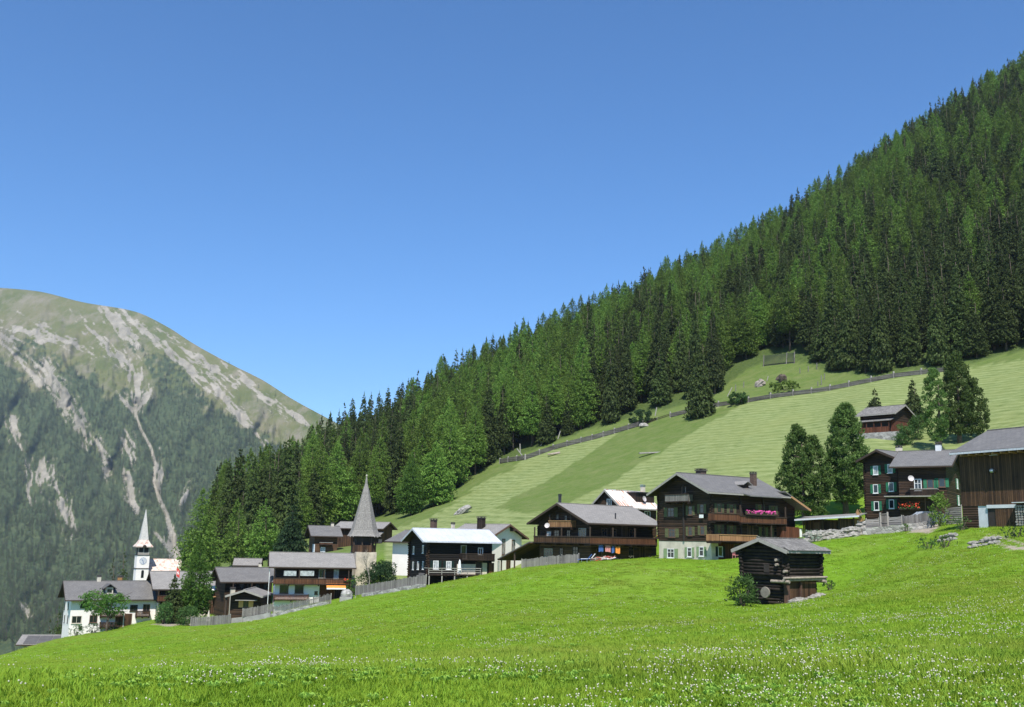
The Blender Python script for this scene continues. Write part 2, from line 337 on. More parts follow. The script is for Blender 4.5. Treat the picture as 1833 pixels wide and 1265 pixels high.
ks = np.array(ks); kz = np.array(kz); ZG = np.zeros((NT, NS))
for i in range(NS): ZG[:, i] = pchip(ks[:, i], kz[:, i], YT)
# soften the row creases
def smooth2(a, n):
    for _ in range(n):
        p = np.pad(a, 1, mode='edge'); a = (p[:-2, 1:-1] + p[2:, 1:-1] + p[1:-1, :-2] + p[1:-1, 2:] + 2 * a) / 6
    return a
ZG = smooth2(ZG, 7)
def vnoise(x, y, seed=0):
    xi = np.floor(x).astype(np.int64); yi = np.floor(y).astype(np.int64); fx = x - xi; fy = y - yi; fx = fx * fx * (3 - 2 * fx); fy = fy * fy * (3 - 2 * fy)
    def h(a, b):
        n = (a * 374761393 + b * 668265263 + seed * 974711) & 0x7fffffff; n = ((n ^ (n >> 13)) * 1274126177) & 0x7fffffff; return ((n ^ (n >> 16)) & 0xffff) / 65535.0
    return (h(xi, yi) * (1 - fx) + h(xi + 1, yi) * fx) * (1 - fy) + (h(xi, yi + 1) * (1 - fx) + h(xi + 1, yi + 1) * fx) * fy - .5
XX = S[None, :] * YT[:, None]; YY = np.repeat(YT[:, None], NS, 1)
near = np.clip((YY - 60) / 100, 0, 1)
ZG = ZG + vnoise(XX / 9, YY / 9, 1) * .22 + vnoise(XX / 2.6, YY / 2.6, 2) * .06 + vnoise(XX / 30, YY / 30, 3) * 1.2 * np.clip((YY - 180) / 150, 0, 1) + vnoise(XX / 8, YY / 8, 4) * 1.6 * np.clip((YY - 330) / 80, 0, 1)
def gz(x, y):
    x = np.asarray(x, float); y = np.asarray(y, float); i = np.clip((x / y - S[0]) / (S[1] - S[0]), 0, NS - 1.001); j = np.clip((np.log(y) - T[0]) / (T[1] - T[0]), 0, NT - 1.001)
    a = i.astype(int); b = j.astype(int); fi = i - a; fj = j - b
    return (ZG[b, a] * (1 - fi) + ZG[b, a + 1] * fi) * (1 - fj) + (ZG[b + 1, a] * (1 - fi) + ZG[b + 1, a + 1] * fi) * fj
def gp(px, D):                      # the ground point of column px at depth D
    z = 0.0
    for _ in range(4): x = colX(px, D, z); z = float(gz(x, D))
    return np.array([x, D, z])
def hitg(px, py, dmin=8.0, dmax=800.0):
    d = ray(px, py); ys = np.exp(np.linspace(math.log(dmin), math.log(dmax), 1500)); t = ys / d[1]
    below = d[2] * t < gz(d[0] * t, ys); k = int(np.argmax(below)) if below.any() else len(ys) - 1
    p = d * t[k]; p[2] = float(gz(p[0], p[1])); return p
def inpoly(x, y, poly):
    c = np.zeros(x.shape, bool); n = len(poly)
    for i in range(n):
        x1, y1 = poly[i]; x2, y2 = poly[(i + 1) % n]
        if y1 == y2: continue
        c ^= ((y1 > y) != (y2 > y)) & (x < (x2 - x1) * (y - y1) / (y2 - y1) + x1)
    return c
FENCE = [(870, 838), (895, 826), (940, 819), (990, 801), (1040, 788), (1100, 772), (1150, 757), (1200, 743), (1260, 728), (1340, 716), (1420, 704), (1520, 688), (1600, 672), (1700, 660), (1833, 640)]
FOREST = [(-300, 1300), (60, 1170), (110, 1140), (200, 1090), (300, 1040), (340, 1005), (400, 1000), (450, 1002), (500, 985), (545, 968), (620, 945), (700, 922), (760, 912), (800, 890), (850, 852), (880, 832), (950, 808), (1050, 772), (1120, 752), (1170, 738), (1230, 725), (1275, 712), (1300, 690), (1340, 660), (1400, 640), (1450, 655), (1490, 668), (1560, 672), (1610, 668), (1660, 660), (1720, 655), (1833, 628), (2150, 560)]
fpx, fpy = proj(np.stack([XX, YY, ZG], -1)); jit = vnoise(XX / 1.5, YY / 1.5, 9) * 4 + vnoise(XX / 6, YY / 6, 10) * 7
zone = np.zeros((NT, NS, 4), np.float32); zone[..., 3] = 1
mown = (YY > 165) & (fpy > np.interp(fpx, [a for a, _ in FENCE], [b for _, b in FENCE]) + 3)
mown &= ~inpoly(fpx + jit, fpy, [(1115, 770), (1045, 818), (982, 858), (932, 883), (889, 910), (938, 918), (982, 915), (1014, 902), (1080, 871), (1200, 798), (1326, 724), (1200, 743)])
mown &= ~inpoly(fpx + jit, fpy + jit, [(500, 1060), (650, 970), (700, 948), (760, 932), (800, 905), (850, 872), (940, 822), (870, 800), (600, 850), (400, 1000)])
mown &= fpx > 690
zone[..., 0] = mown
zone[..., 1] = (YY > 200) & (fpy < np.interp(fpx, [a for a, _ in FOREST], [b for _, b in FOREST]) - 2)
path = np.zeros((NT, NS), bool)
for pl in ([q(9, *a) for a in ((110, 1000), (200, 960), (290, 930), (410, 922), (400, 945), (330, 985), (290, 1003))], [q(9, *a) for a in ((775, 1003), (850, 1015), (960, 1050), (1150, 1098), (1150, 1122), (1000, 1085), (880, 1040), (780, 1012))],
           [q(9, *a) for a in ((740, 1030), (800, 1040), (900, 1085), (1000, 1115), (1140, 1120), (1140, 1142), (980, 1142), (860, 1100), (750, 1042))], [(270, 1118), (340, 1112), (344, 1120), (300, 1122)]):
    path |= inpoly(fpx + jit * .4, fpy + jit * .3, pl) & (YY > 60) & (YY < 200)
zone[..., 2] = path
def meadow_mat():
    m, nt, b, out = new_mat('meadow'); at = nd(nt, 'ShaderNodeAttribute', attribute_name='zone'); sp = nd(nt, 'ShaderNodeSeparateColor', {0: at.outputs['Color']})
    v = coords(nt, 'Object'); n1 = noise(nt, v, .09, 5, .6); n2 = noise(nt, v, 1.1, 5, .7); n3 = noise(nt, v, 9, 3, .7)
    g = ramp(nt, n2, [(.25, (.100, .200, .008)), (.55, (.150, .275, .014)), (.8, (.215, .320, .030))])
    g = mix(nt, .45, g, ramp(nt, n3, [(.3, (.08, .17, .008)), (.7, (.22, .37, .03))]))
    g = mix(nt, ramp(nt, n1, [(.45, (0, 0, 0)), (.7, (.7, .7, .7))]), g, (.185, .250, .040))
    # mown hay: paler, with swathes along the contour
    wv = nd(nt, 'ShaderNodeSeparateXYZ', {0: v}); dz = mth(nt, 'ADD', wv.outputs[2], mth(nt, 'MULTIPLY', noise(nt, v, .03, 3), 4.0))
    dz = mth(nt, 'ADD', dz, mth(nt, 'MULTIPLY', noise(nt, v, .9, 3), .55))
    wave = mth(nt, 'SINE', mth(nt, 'MULTIPLY', dz, 6.6)); st = noise(nt, coords(nt, 'Object', (.25, .25, 3)), 1.3, 4, .7)
    f = mth(nt, 'ADD', mth(nt, 'MULTIPLY', wave, .09), mth(nt, 'MULTIPLY', st, 1.0))
    h = ramp(nt, f, [(.28, (.105, .150, .040)), (.5, (.190, .235, .085)), (.75, (.275, .315, .135))])
    h = mix(nt, ramp(nt, n1, [(.4, (0, 0, 0)), (.75, (.6, .6, .6))]), h, (.215, .245, .085))
    g2 = ramp(nt, n2, [(.25, (.075, .125, .022)), (.55, (.115, .165, .040)), (.8, (.190, .210, .085))]); g2 = mix(nt, ramp(nt, noise(nt, v, .22, 5, .7), [(.4, (0, 0, 0)), (.68, (.7, .7, .7))]), g2, (.165, .190, .070)); g2 = mix(nt, ramp(nt, noise(nt, v, .55, 5, .75), [(.5, (0, 0, 0)), (.72, (.6, .6, .6))]), g2, (.055, .105, .018)); yy = nd(nt, 'ShaderNodeMapRange', {0: wv.outputs[1], 1: 150.0, 2: 205.0}); g = mix(nt, yy.outputs[0], g, g2)
    c = mix(nt, sp.outputs[0], g, h)
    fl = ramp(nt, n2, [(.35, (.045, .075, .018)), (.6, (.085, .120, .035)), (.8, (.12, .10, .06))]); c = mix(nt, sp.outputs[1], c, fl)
    c = mix(nt, sp.outputs[2], c, ramp(nt, n2, [(.3, (.26, .22, .16)), (.7, (.40, .35, .27))]))
    nt.links.new(c, b.inputs['Base Color']); b.inputs['Roughness'].default_value = .9; b.inputs['Specular IOR Level'].default_value = .1
    bump(nt, b, mth(nt, 'ADD', n3, mth(nt, 'MULTIPLY', n2, 2)), .5, .12); return m
idx = np.arange(NT * NS).reshape(NT, NS)
faces = np.stack([idx[:-1, :-1], idx[:-1, 1:], idx[1:, 1:], idx[1:, :-1]], -1).reshape(-1, 4)
def grid_obj(name, V, F, mat, attr=None):
    me = bpy.data.meshes.new(name); me.vertices.add(len(V)); me.vertices.foreach_set('co', V.astype(np.float32).ravel())
    me.loops.add(F.size); me.loops.foreach_set('vertex_index', F.astype(np.int32).ravel())
    me.polygons.add(len(F)); me.polygons.foreach_set('loop_start', np.arange(0, F.size, F.shape[1], dtype=np.int32))
    me.update(calc_edges=True); me.validate()
    me.polygons.foreach_set('use_smooth', np.ones(len(me.polygons), bool))
    if attr is not None:
        a = me.color_attributes.new('zone', 'FLOAT_COLOR', 'POINT'); a.data.foreach_set('color', attr.astype(np.float32).ravel())
    me.materials.append(mat); o = bpy.data.objects.new(name, me); COL.objects.link(o); return o
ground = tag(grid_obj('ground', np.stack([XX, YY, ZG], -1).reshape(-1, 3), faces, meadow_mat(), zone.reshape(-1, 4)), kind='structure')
floor_m = plain('valley_floor', (.06, .10, .035), .95, 0, .3)
tag(mesh_obj('valley_ground', np.array([(-12000, -3000, -230), (12000, -3000, -230), (12000, 14000, -230), (-12000, 14000, -230)], float), [(0, 1, 2, 3)], floor_m), kind='structure')

# ------------------------------------------------------------------ the far mountain
SKY = [(-420, 500), (-200, 507), (0, 515), (60, 520), (150, 541), (240, 557), (300, 585), (345, 614), (420, 655), (470, 680), (520, 712), (595, 753), (680, 800), (800, 870), (950, 940)]
nx, ny = 640, 330
mpx = np.linspace(-420, 950, nx); tt = np.linspace(0, 1, ny)
sk = pchip([a for a, _ in SKY], [b for _, b in SKY], mpx)
PXm = np.repeat(mpx[None, :], ny, 0); PYm = 1270 + (sk[None, :] - 1270) * tt[:, None]
hgt = (1270 - PYm) / 760.0
Dm = 1150 + 2650 * np.clip(hgt, 0, 1.1)**1.05 + np.clip(PXm, -400, 900) * .35
gul = vnoise((PXm + (PYm - 900) * .45) / 46, PYm / 200, 21) + .6 * vnoise((PXm + (PYm - 900) * .5) / 19, PYm / 90, 22) + .35 * vnoise(PXm / 9, PYm / 22, 23) + .15 * vnoise(PXm / 4, PYm / 7, 24)
# two big gullies cut into the slope
def distpoly(x, y, pl):
    d = np.full(x.shape, 1e9)
    for (x1, y1), (x2, y2) in zip(pl[:-1], pl[1:]):
        t = np.clip(((x - x1) * (x2 - x1) + (y - y1) * (y2 - y1)) / ((x2 - x1)**2 + (y2 - y1)**2), 0, 1); d = np.minimum(d, np.hypot(x - x1 - t * (x2 - x1), y - y1 - t * (y2 - y1)))
    return d
CH1 = [(243, 725), (243, 742), (252, 768), (270, 800), (278, 830), (276, 862), (284, 890), (298, 920), (306, 950), (312, 985), (320, 1030)]
CH2 = [(-10, 610), (60, 680), (120, 745), (150, 790), (175, 830), (220, 870), (260, 905)]
fade = np.clip((1 - tt[:, None]) * 7, 0.03, 1)
Dm = Dm + gul * 110 * fade + 60 * np.exp(-(distpoly(PXm, PYm, CH1) / 9)**2) + 90 * np.exp(-(distpoly(PXm, PYm, CH2) / 26)**2) * fade
dr = fw[None, None, :] + rt[None, None, :] * ((PXm - CX) / FPX)[..., None] + up[None, None, :] * ((CY - PYm) / FPX)[..., None]
Vm = dr * (Dm / dr[..., 1])[..., None]
back = Vm[-1:] * 1.0; bk = []
for kk in (1, 2, 3): bk.append(Vm[-1:] + np.array([0, 500.0 * kk, -120.0 * kk * kk])[None, None, :])
VmA = np.concatenate([Vm] + bk, 0)
wob = gul * 14
def strk(cx, cy, w, l, ang):    # an elongated patch of bare scree
    ca, sa = math.cos(ang), math.sin(ang); x = (PXm - cx) * ca + (PYm - cy) * sa; y = -(PXm - cx) * sa + (PYm - cy) * ca
    return .85 * np.clip(1.22 - np.hypot(x / l, y / w) - vnoise(x / 16 + cx, y / 3.5 + cy, 31) * 1.7 - vnoise(x / 6 + cx, y / 1.6, 32) * 1.1, 0, 1)
scree = np.zeros_like(PXm)
for a in ((30, 640, 9, 70, .85), (100, 690, 18, 55, .95), (120, 720, 16, 40, 1.1), (150, 765, 11, 34, 1.25), (60, 600, 10, 60, .35), (130, 615, 8, 85, .5), (215, 585, 12, 50, .9), (245, 580, 9, 45, .75),
          (215, 640, 12, 26, .9), (245, 690, 20, 34, 1.5), (262, 712, 9, 22, 2.0), (228, 722, 8, 25, 1.0), (340, 660, 9, 60, .8), (395, 700, 10, 55, .85), (430, 745, 7, 60, .8), (350, 640, 7, 60, .72), (385, 660, 9, 45, .7),
          (480, 720, 8, 40, .65), (450, 690, 7, 55, .7), (170, 600, 10, 40, .8), (290, 620, 7, 70, .75), (520, 740, 5, 40, .65), (540, 750, 4, 30, .62), (25, 770, 14, 26, 1.2), (75, 850, 20, 34, 1.6), (110, 900, 11, 50, 1.4), (180, 800, 8, 30, 1.1),
          (230, 800, 13, 30, 1.2), (190, 840, 8, 22, 1.2), (230, 865, 8, 30, 1.3), (240, 900, 11, 26, 1.1), (285, 850, 5, 30, 1.6), (310, 975, 12, 26, 1.4), (285, 960, 4, 28, .9), (330, 890, 6, 24, 2.0), (50, 880, 6, 30, 1.5), (130, 930, 6, 30, 1.5), (45, 1090, 8, 24, 1.0), (10, 600, 12, 30, .5)):
    scree = np.maximum(scree, strk(*a))
scree = np.maximum(scree, np.clip(1.5 - distpoly(PXm, PYm, CH1) / np.interp(PYm, [720, 760, 930, 985], [3.4, 2.2, 4.2, 8]) - np.abs(vnoise(PXm / 3, PYm / 3, 5)) * .6, 0, 1) * (PYm > 715))
tl = np.interp(PXm, [-420, 0, 60, 110, 160, 200, 260, 330, 400, 450, 500, 545, 600, 800], [600, 625, 690, 650, 665, 700, 700, 690, 735, 768, 800, 800, 790, 870])    # tree line
forest_m = np.clip((PYm - tl + wob + vnoise(PXm / 14, PYm / 10, 41) * 46) / 10, 0, 1)
forest_m = np.maximum(forest_m, inpoly(PXm + wob, PYm, [(225, 612), (262, 625), (320, 645), (350, 690), (385, 730), (300, 735), (262, 650)]) * np.clip(vnoise(PXm / 5, PYm / 4, 45) * 4 + .8, 0, 1))
forest_m = np.maximum(forest_m, inpoly(PXm + wob, PYm + wob, [(20, 600), (60, 605), (110, 640), (105, 665), (60, 660), (25, 630)]) * np.clip(vnoise(PXm / 5, PYm / 4, 46) * 4 + .7, 0, 1))
forest_m = forest_m * np.clip(1.1 - scree * 1.6, 0, 1)
zm = np.zeros(PXm.shape + (4,), np.float32); zm[..., 0] = scree; zm[..., 1] = forest_m; zm[..., 3] = 1
zm = np.concatenate([zm] + [zm[-1:]] * 3, 0)
def mountain_mat():
    m, nt, b, _ = new_mat('mountain'); at = nd(nt, 'ShaderNodeAttribute', attribute_name='zone'); sp = nd(nt, 'ShaderNodeSeparateColor', {0: at.outputs['Color']})
    v = coords(nt, 'Object'); n1 = noise(nt, v, .004, 6, .65); n2 = noise(nt, coords(nt, 'Object', (1, .5, .35)), .018, 6, .75); n3 = noise(nt, v, .06, 4, .7)
    g = ramp(nt, n1, [(.3, (.080, .105, .030)), (.5, (.125, .135, .048)), (.7, (.175, .160, .085))]); g = mix(nt, ramp(nt, n2, [(.46, (0, 0, 0)), (.66, (.8, .8, .8))]), g, (.235, .205, .155))
    rk = ramp(nt, n2, [(.3, (.17, .155, .125)), (.6, (.37, .335, .275))]); fl = ramp(nt, n3, [(.3, (.032, .058, .026)), (.7, (.095, .115, .050))])
    c = mix(nt, sp.outputs[1], g, fl); sf = mth(nt, 'ADD', sp.outputs[0], mth(nt, 'MULTIPLY', mth(nt, 'SUBTRACT', noise(nt, coords(nt, 'Object', (1, 1, .45)), .045, 5, .7), .5), 1.1)); c = mix(nt, ramp(nt, sf, [(.34, (0, 0, 0)), (.58, (.9, .9, .9))]), c, rk); nt.links.new(c, b.inputs['Base Color']); b.inputs['Roughness'].default_value = .95; b.inputs['Specular IOR Level'].default_value = .1
    bump(nt, b, n2, .6, 14); return m
nyA = ny + 3; idx = np.arange(nyA * nx).reshape(nyA, nx); fm = np.stack([idx[:-1, :-1], idx[:-1, 1:], idx[1:, 1:], idx[1:, :-1]], -1).reshape(-1, 4)
mountain = tag(grid_obj('mountain', VmA.reshape(-1, 3), fm, mountain_mat(), zm.reshape(-1, 4)), kind='structure')
# ------------------------------------------------------------------ trees
def tris_from(c, t, s, w):      # centres, long axes (with length), side axes (unit), widths -> triangles
    n = len(c); v = np.empty((n, 3, 3)); v[:, 0] = c - t * .5 + s * w[:, None] * .5; v[:, 1] = c - t * .5 - s * w[:, None] * .5; v[:, 2] = c + t * .5
    return v.reshape(-1, 3), np.arange(n * 3).reshape(n, 3)
def unit(a): return a / np.maximum(np.linalg.norm(a, axis=-1, keepdims=True), 1e-6)
def conifer(h, r, n, seed, style='spruce', low=.08):
    g = np.random.default_rng(seed); nb = int(n / 9)
    t = 1 - (1 - low) * np.sqrt(g.random(nb)) if style == 'spruce' else 1 - (1 - low) * g.random(nb)**.62
    if style == 'spruce': nw = int(h * 1.5); t = np.round(t * nw) / nw + g.normal(0, .006, nb)
    t = np.clip(t, low, .99); az = g.random(nb) * 2 * np.pi
    prof = (1 - t)**.85 * np.clip((t - low) * 7 + .55, 0, 1) + .02
    if style == 'larch': prof = np.minimum(1.45 * np.clip((1 - t) / (1 - low), 0, 1)**.8, np.sin(np.clip((1 - t) / (1 - low), 0, 1)**.75 * 2.15)) + .03
    L = r * prof * g.uniform(.7, 1.18, nb) * (1 + .18 * np.sin(az * 2 + seed))
    k = 9; qv = np.sqrt(np.linspace(.06, 1, k))[None, :] + g.normal(0, .03, (nb, k)); rad = L[:, None] * qv
    if style == 'spruce': dz = L[:, None] * (.12 * qv - .52 * qv**2) + np.where(t[:, None] > .8, rad * .5, 0)
    else: dz = L[:, None] * (.30 * qv - .28 * qv**2)
    off = L[:, None] * g.normal(0, .12, (nb, k)) * qv
    ca, sa = np.cos(az)[:, None], np.sin(az)[:, None]
    c = np.stack([rad * ca - off * sa, rad * sa + off * ca, t[:, None] * h + dz + g.normal(0, .12 if style == 'spruce' else .22, (nb, k))], -1).reshape(-1, 3)
    out = np.stack([ca + 0 * rad, sa + 0 * rad, 0 * rad], -1).reshape(-1, 3); m = len(c)
    d = out * g.uniform(.2, 1, (m, 1)) + g.normal(0, .45, (m, 3)); d[:, 2] -= (.45 if style == 'spruce' else .1); d = unit(d)
    sz = (.062 if style == 'spruce' else .055) * r * g.uniform(2.2, 4.6, m) * np.repeat(np.clip(1.3 - t, .55, 1), k)
    s = unit(np.cross(d, unit(g.normal(0, .5, (m, 3)) + (0, 0, 1.0)))); v1, f1 = tris_from(c, d * sz[:, None], s, sz * (.5 if style == 'spruce' else .38))
    d2 = unit(g.normal(0, 1, (m, 3)) * .5 + (0, 0, -1 if style == 'spruce' else .3)); s2 = unit(np.cross(d2, g.normal(0, 1, (m, 3)))); v2, f2 = tris_from(c, d2 * sz[:, None] * .8, s2, sz * .42)
    v = np.concatenate([v1, v2]); f = np.concatenate([f1, f2 + len(v1)])
    lead = np.array([(-.05 * r, 0, h * .95), (.05 * r, 0, h * .95), (0, 0, h * 1.03)]); v = np.concatenate([v, lead]); f = np.concatenate([f, [[len(v) - 3, len(v) - 2, len(v) - 1]]])
    return v, f
def clumps(cs, n, size, seed, upb=.35):
    g = np.random.default_rng(seed); vs, fs, o = [], [], 0
    for (x, y, z, rr) in cs:
        m = max(6, int(n * rr * rr)); p = unit(g.normal(0, 1, (m, 3))); rad = rr * g.uniform(.35, 1.08, m)**.6; c = p * rad[:, None] * (1, 1, .85) + (x, y, z)
        d = unit(p * .8 + g.normal(0, .55, (m, 3)) + (0, 0, upb)); s = unit(np.cross(d, g.normal(0, 1, (m, 3)))); sz = size * g.uniform(.55, 1.35, m)
        v, f = tris_from(c, d * sz[:, None], s, sz * .55); vs.append(v); fs.append(f + o); o += len(v)
    return np.concatenate(vs), np.concatenate(fs)
def fast_mesh(name, v, f, mat):
    me = bpy.data.meshes.new(name); me.vertices.add(len(v)); me.vertices.foreach_set('co', np.asarray(v, np.float32).ravel()); me.loops.add(f.size)
    me.loops.foreach_set('vertex_index', f.astype(np.int32).ravel()); me.polygons.add(len(f)); me.polygons.foreach_set('loop_start', np.arange(0, f.size, f.shape[1], dtype=np.int32))
    me.update(calc_edges=True); me.materials.append(mat); return me
def trunk_mesh(h, r, seed=0, limbs=0, mat=None, top=.9, lean=.02, lz=(.25, .8), lr=2.0):
    rr = random.Random(seed); b = MB(); rg = []
    for i in range(6):
        t = i / 5; c = (lean * h * math.sin(t * 3 + seed), lean * h * math.cos(t * 2.3 + seed) - lean * h, t * h * top - .8 * (i == 0)); ra = r * (1 - t * .85) * (1.35 if i == 0 else 1)
        rg.append([(c[0] + ra * math.cos(a * math.pi / 4), c[1] + ra * math.sin(a * math.pi / 4), c[2]) for a in range(8)])
    b.rings(rg)
    for i in range(limbs):
        z = h * rr.uniform(*lz); a = rr.uniform(0, 6.28); L = lr * rr.uniform(.6, 1.1); p0 = (0, 0, z); p1 = (L * math.cos(a), L * math.sin(a), z + L * rr.uniform(.15, .6)); b.tube(p0, p1, r * .35, r * .1, 5)
    me = bpy.data.meshes.new('trunk'); me.from_pydata(b.v, [], b.f); me.polygons.foreach_set('use_smooth', [True] * len(me.polygons)); me.materials.append(mat or M['bark']); return me
def tree_from(name, tm, cm, loc, sc, rz, label, cat, group=None):
    e = empty(name, loc, label, cat, group); e.rotation_euler = (0, 0, rz); e.scale = (sc[0], sc[0], sc[1])
    for nm, me in (('trunk', tm), ('crown', cm)):
        o = bpy.data.objects.new(nm, me); COL.objects.link(o); o.parent = e
    return e
PROT = {}
for i in range(4):
    h, r = (24, 4.1) if i < 3 else (24, 3.4)
    PROT['spruce%d' % i] = (trunk_mesh(h, .26, i), fast_mesh('crown', *conifer(h, r, 5000, 10 + i, 'spruce', (.05, .1, .16, .04)[i]), M['spruce']))
for i in range(4):
    h, r = (24, 3.9) if i < 3 else (24, 4.5)
    PROT['larch%d' % i] = (trunk_mesh(h, .26, i + 9, 10, None, .93, .012, (.12, .5), 1.6), fast_mesh('crown', *conifer(h, r, 5400, 30 + i, 'larch', (.10, .18, .26, .08)[i]), M['larch']))

# candidate positions on the forested slope (jittered grid)
cell = 6.3; cand = []
for gx in np.arange(-170, 620, cell):
    for gy in np.arange(205, 640, cell * .9):
        cand.append((gx + R.uniform(-.42, .42) * cell, gy + R.uniform(-.42, .42) * cell))
cand = np.array(cand); s_ = cand[:, 0] / cand[:, 1]; cand = cand[(s_ > -.42) & (s_ < .66)]
cz = gz(cand[:, 0], cand[:, 1]); cpx, cpy = proj(np.stack([cand[:, 0], cand[:, 1], cz], 1))
keep = cpy < np.interp(cpx, [a for a, _ in FOREST], [b for _, b in FOREST]) - 3
ridgeY = np.interp(cpx, [-300, 110, 250, 380, 600, 1000, 1600, 1833, 2150], [440, 440, 440, 430, 455, 520, 590, 620, 620]) + 12
keep &= (cand[:, 1] < ridgeY) & (cpx > 384 - (cpy - 960) * .2)
# the clearing above the fence
keep &= ~inpoly(cpx, cpy, [(1283, 725), (1292, 676), (1345, 636), (1378, 640), (1440, 668), (1500, 680), (1500, 700)])
keep &= ~inpoly(cpx, cpy, [(1180, 745), (1195, 700), (1230, 700), (1240, 735)])
cand, cz, cpx, cpy = cand[keep], cz[keep], cpx[keep], cpy[keep]
order = np.argsort(cand[:, 1]); cand, cz, cpx, cpy = cand[order], cz[order], cpx[order], cpy[order]
mixn = vnoise(cand[:, 0] / 38, cand[:, 1] / 38, 77) * .8 + rng.normal(0, .30, len(cand))
bias = np.interp(cpx, [350, 480, 560, 700, 760, 900, 1500, 1650, 1833], [.0, -.05, -.1, -.18, .08, .1, .08, .0, -.06])
bias = bias + np.where((cpx > 1400) & (cpy > 420), -.25, 0) + np.where((cpx > 1640) & (cpy > 470), -.4, 0) + np.where((cpx > 560) & (cpx < 720) & (cpy > 800), -.2, 0)
isl = mixn + bias > -.02
hh = rng.uniform(.58, 1.2, len(cand)); ww = rng.uniform(.85, 1.2, len(cand)); vz = rng.integers(0, 4, len(cand)); rzs = rng.random(len(cand)) * 6.28
NEAR = 285
def where_txt(x):
    for lim, tx in ((470, 'behind the white church roofs'), (600, 'behind the brown barn farm'), (720, 'behind the shingled spire tower'), (860, 'at the low end of the mown slope'), (1060, 'above the left stretch of slope fence'),
                    (1270, 'above the strip of uncut grass'), (1480, 'around the wire mesh panel'), (1640, 'above the little slope hut')):
        if x < lim: return tx
    return 'above the mown slope'
rowcount = {}
for i in range(min(NEAR, len(cand))):
    k = ('larch' if isl[i] else 'spruce'); edge = np.interp(cpx[i], [a for a, _ in FOREST], [b for _, b in FOREST]) - cpy[i]
    row = 'at the forest edge' if edge < 14 else ('just inside the forest' if edge < 40 else 'deep in the forest')
    size = 'tall' if hh[i] > .95 else ('mid-height' if hh[i] > .78 else 'short')
    kt = 'light green larch' if isl[i] else 'dark spruce'
    tree_from(k + '_tree', *PROT['%s%d' % (k, vz[i])], (cand[i, 0], cand[i, 1], cz[i] - .3), (ww[i] * hh[i]**.5, hh[i]), rzs[i], '%s %s %s %s' % (size, kt, row, where_txt(cpx[i])), 'tree', 'larches of the forest' if isl[i] else 'spruces of the forest')

def instancer(name, pts, rz, sc, pk, protos, label, mat=None):
    me = bpy.data.meshes.new(name); me.vertices.add(len(pts)); me.vertices.foreach_set('co', np.asarray(pts, np.float32).ravel())
    for an, tp, ar in (('rz', 'FLOAT', rz), ('sc', 'FLOAT_VECTOR', sc), ('pk', 'INT', pk)):
        a = me.attributes.new(an, tp, 'POINT'); a.data.foreach_set('vector' if tp == 'FLOAT_VECTOR' else 'value', np.asarray(ar, np.int32 if tp == 'INT' else np.float32).ravel())
    o = bpy.data.objects.new(name, me); COL.objects.link(o); tag(o, label, None, None, 'stuff')
    ng = bpy.data.node_groups.new(name, 'GeometryNodeTree'); ng.interface.new_socket('Geometry', in_out='INPUT', socket_type='NodeSocketGeometry'); ng.interface.new_socket('Geometry', in_out='OUTPUT', socket_type='NodeSocketGeometry')
    gi = ng.nodes.new('NodeGroupInput'); go = ng.nodes.new('NodeGroupOutput'); jn = ng.nodes.new('GeometryNodeJoinGeometry'); ng.links.new(jn.outputs[0], go.inputs[0])
    def attr(n, t): a = ng.nodes.new('GeometryNodeInputNamedAttribute'); a.data_type = t; a.inputs[0].default_value = n; return a.outputs[0]
    rzn, scn, pkn = attr('rz', 'FLOAT'), attr('sc', 'FLOAT_VECTOR'), attr('pk', 'INT'); cx = ng.nodes.new('ShaderNodeCombineXYZ'); ng.links.new(rzn, cx.inputs[2])
    for i, objs in enumerate(protos):
        ip = ng.nodes.new('GeometryNodeInstanceOnPoints'); ng.links.new(gi.outputs[0], ip.inputs['Points']); cm = ng.nodes.new('FunctionNodeCompare'); cm.data_type = 'INT'; cm.operation = 'EQUAL'
        ng.links.new(pkn, cm.inputs[2]); cm.inputs[3].default_value = i; ng.links.new(cm.outputs[0], ip.inputs['Selection']); ng.links.new(cx.outputs[0], ip.inputs['Rotation']); ng.links.new(scn, ip.inputs['Scale'])
        ji = ng.nodes.new('GeometryNodeJoinGeometry')
        for ob in objs:
            oi = ng.nodes.new('GeometryNodeObjectInfo'); oi.transform_space = 'ORIGINAL'; oi.inputs[0].default_value = ob; ng.links.new(oi.outputs['Geometry'], ji.inputs[0])
        ng.links.new(ji.outputs[0], ip.inputs['Instance']); ng.links.new(ip.outputs[0], jn.inputs[0])
    md = o.modifiers.new('scatter', 'NODES'); md.node_group = ng; return o
def find_proto(key):       # the trunk and crown of a real tree of the forest that uses this shape
    tm, cm = PROT[key]
    for ob in COL.objects:
        if ob.data is cm: return [c for c in ob.parent.children]
n0 = NEAR; keys = ['spruce0', 'spruce1', 'spruce2', 'spruce3', 'larch0', 'larch1', 'larch2', 'larch3']
instancer('forest', np.stack([cand[n0:, 0], cand[n0:, 1], cz[n0:] - .3], 1), rzs[n0:], np.stack([ww[n0:] * hh[n0:]**.5] * 2 + [hh[n0:]], 1), vz[n0:] + np.where(isl[n0:], 4, 0), [find_proto(k) for k in keys],
          'mixed larch and spruce forest climbing the steep slope to the skyline')

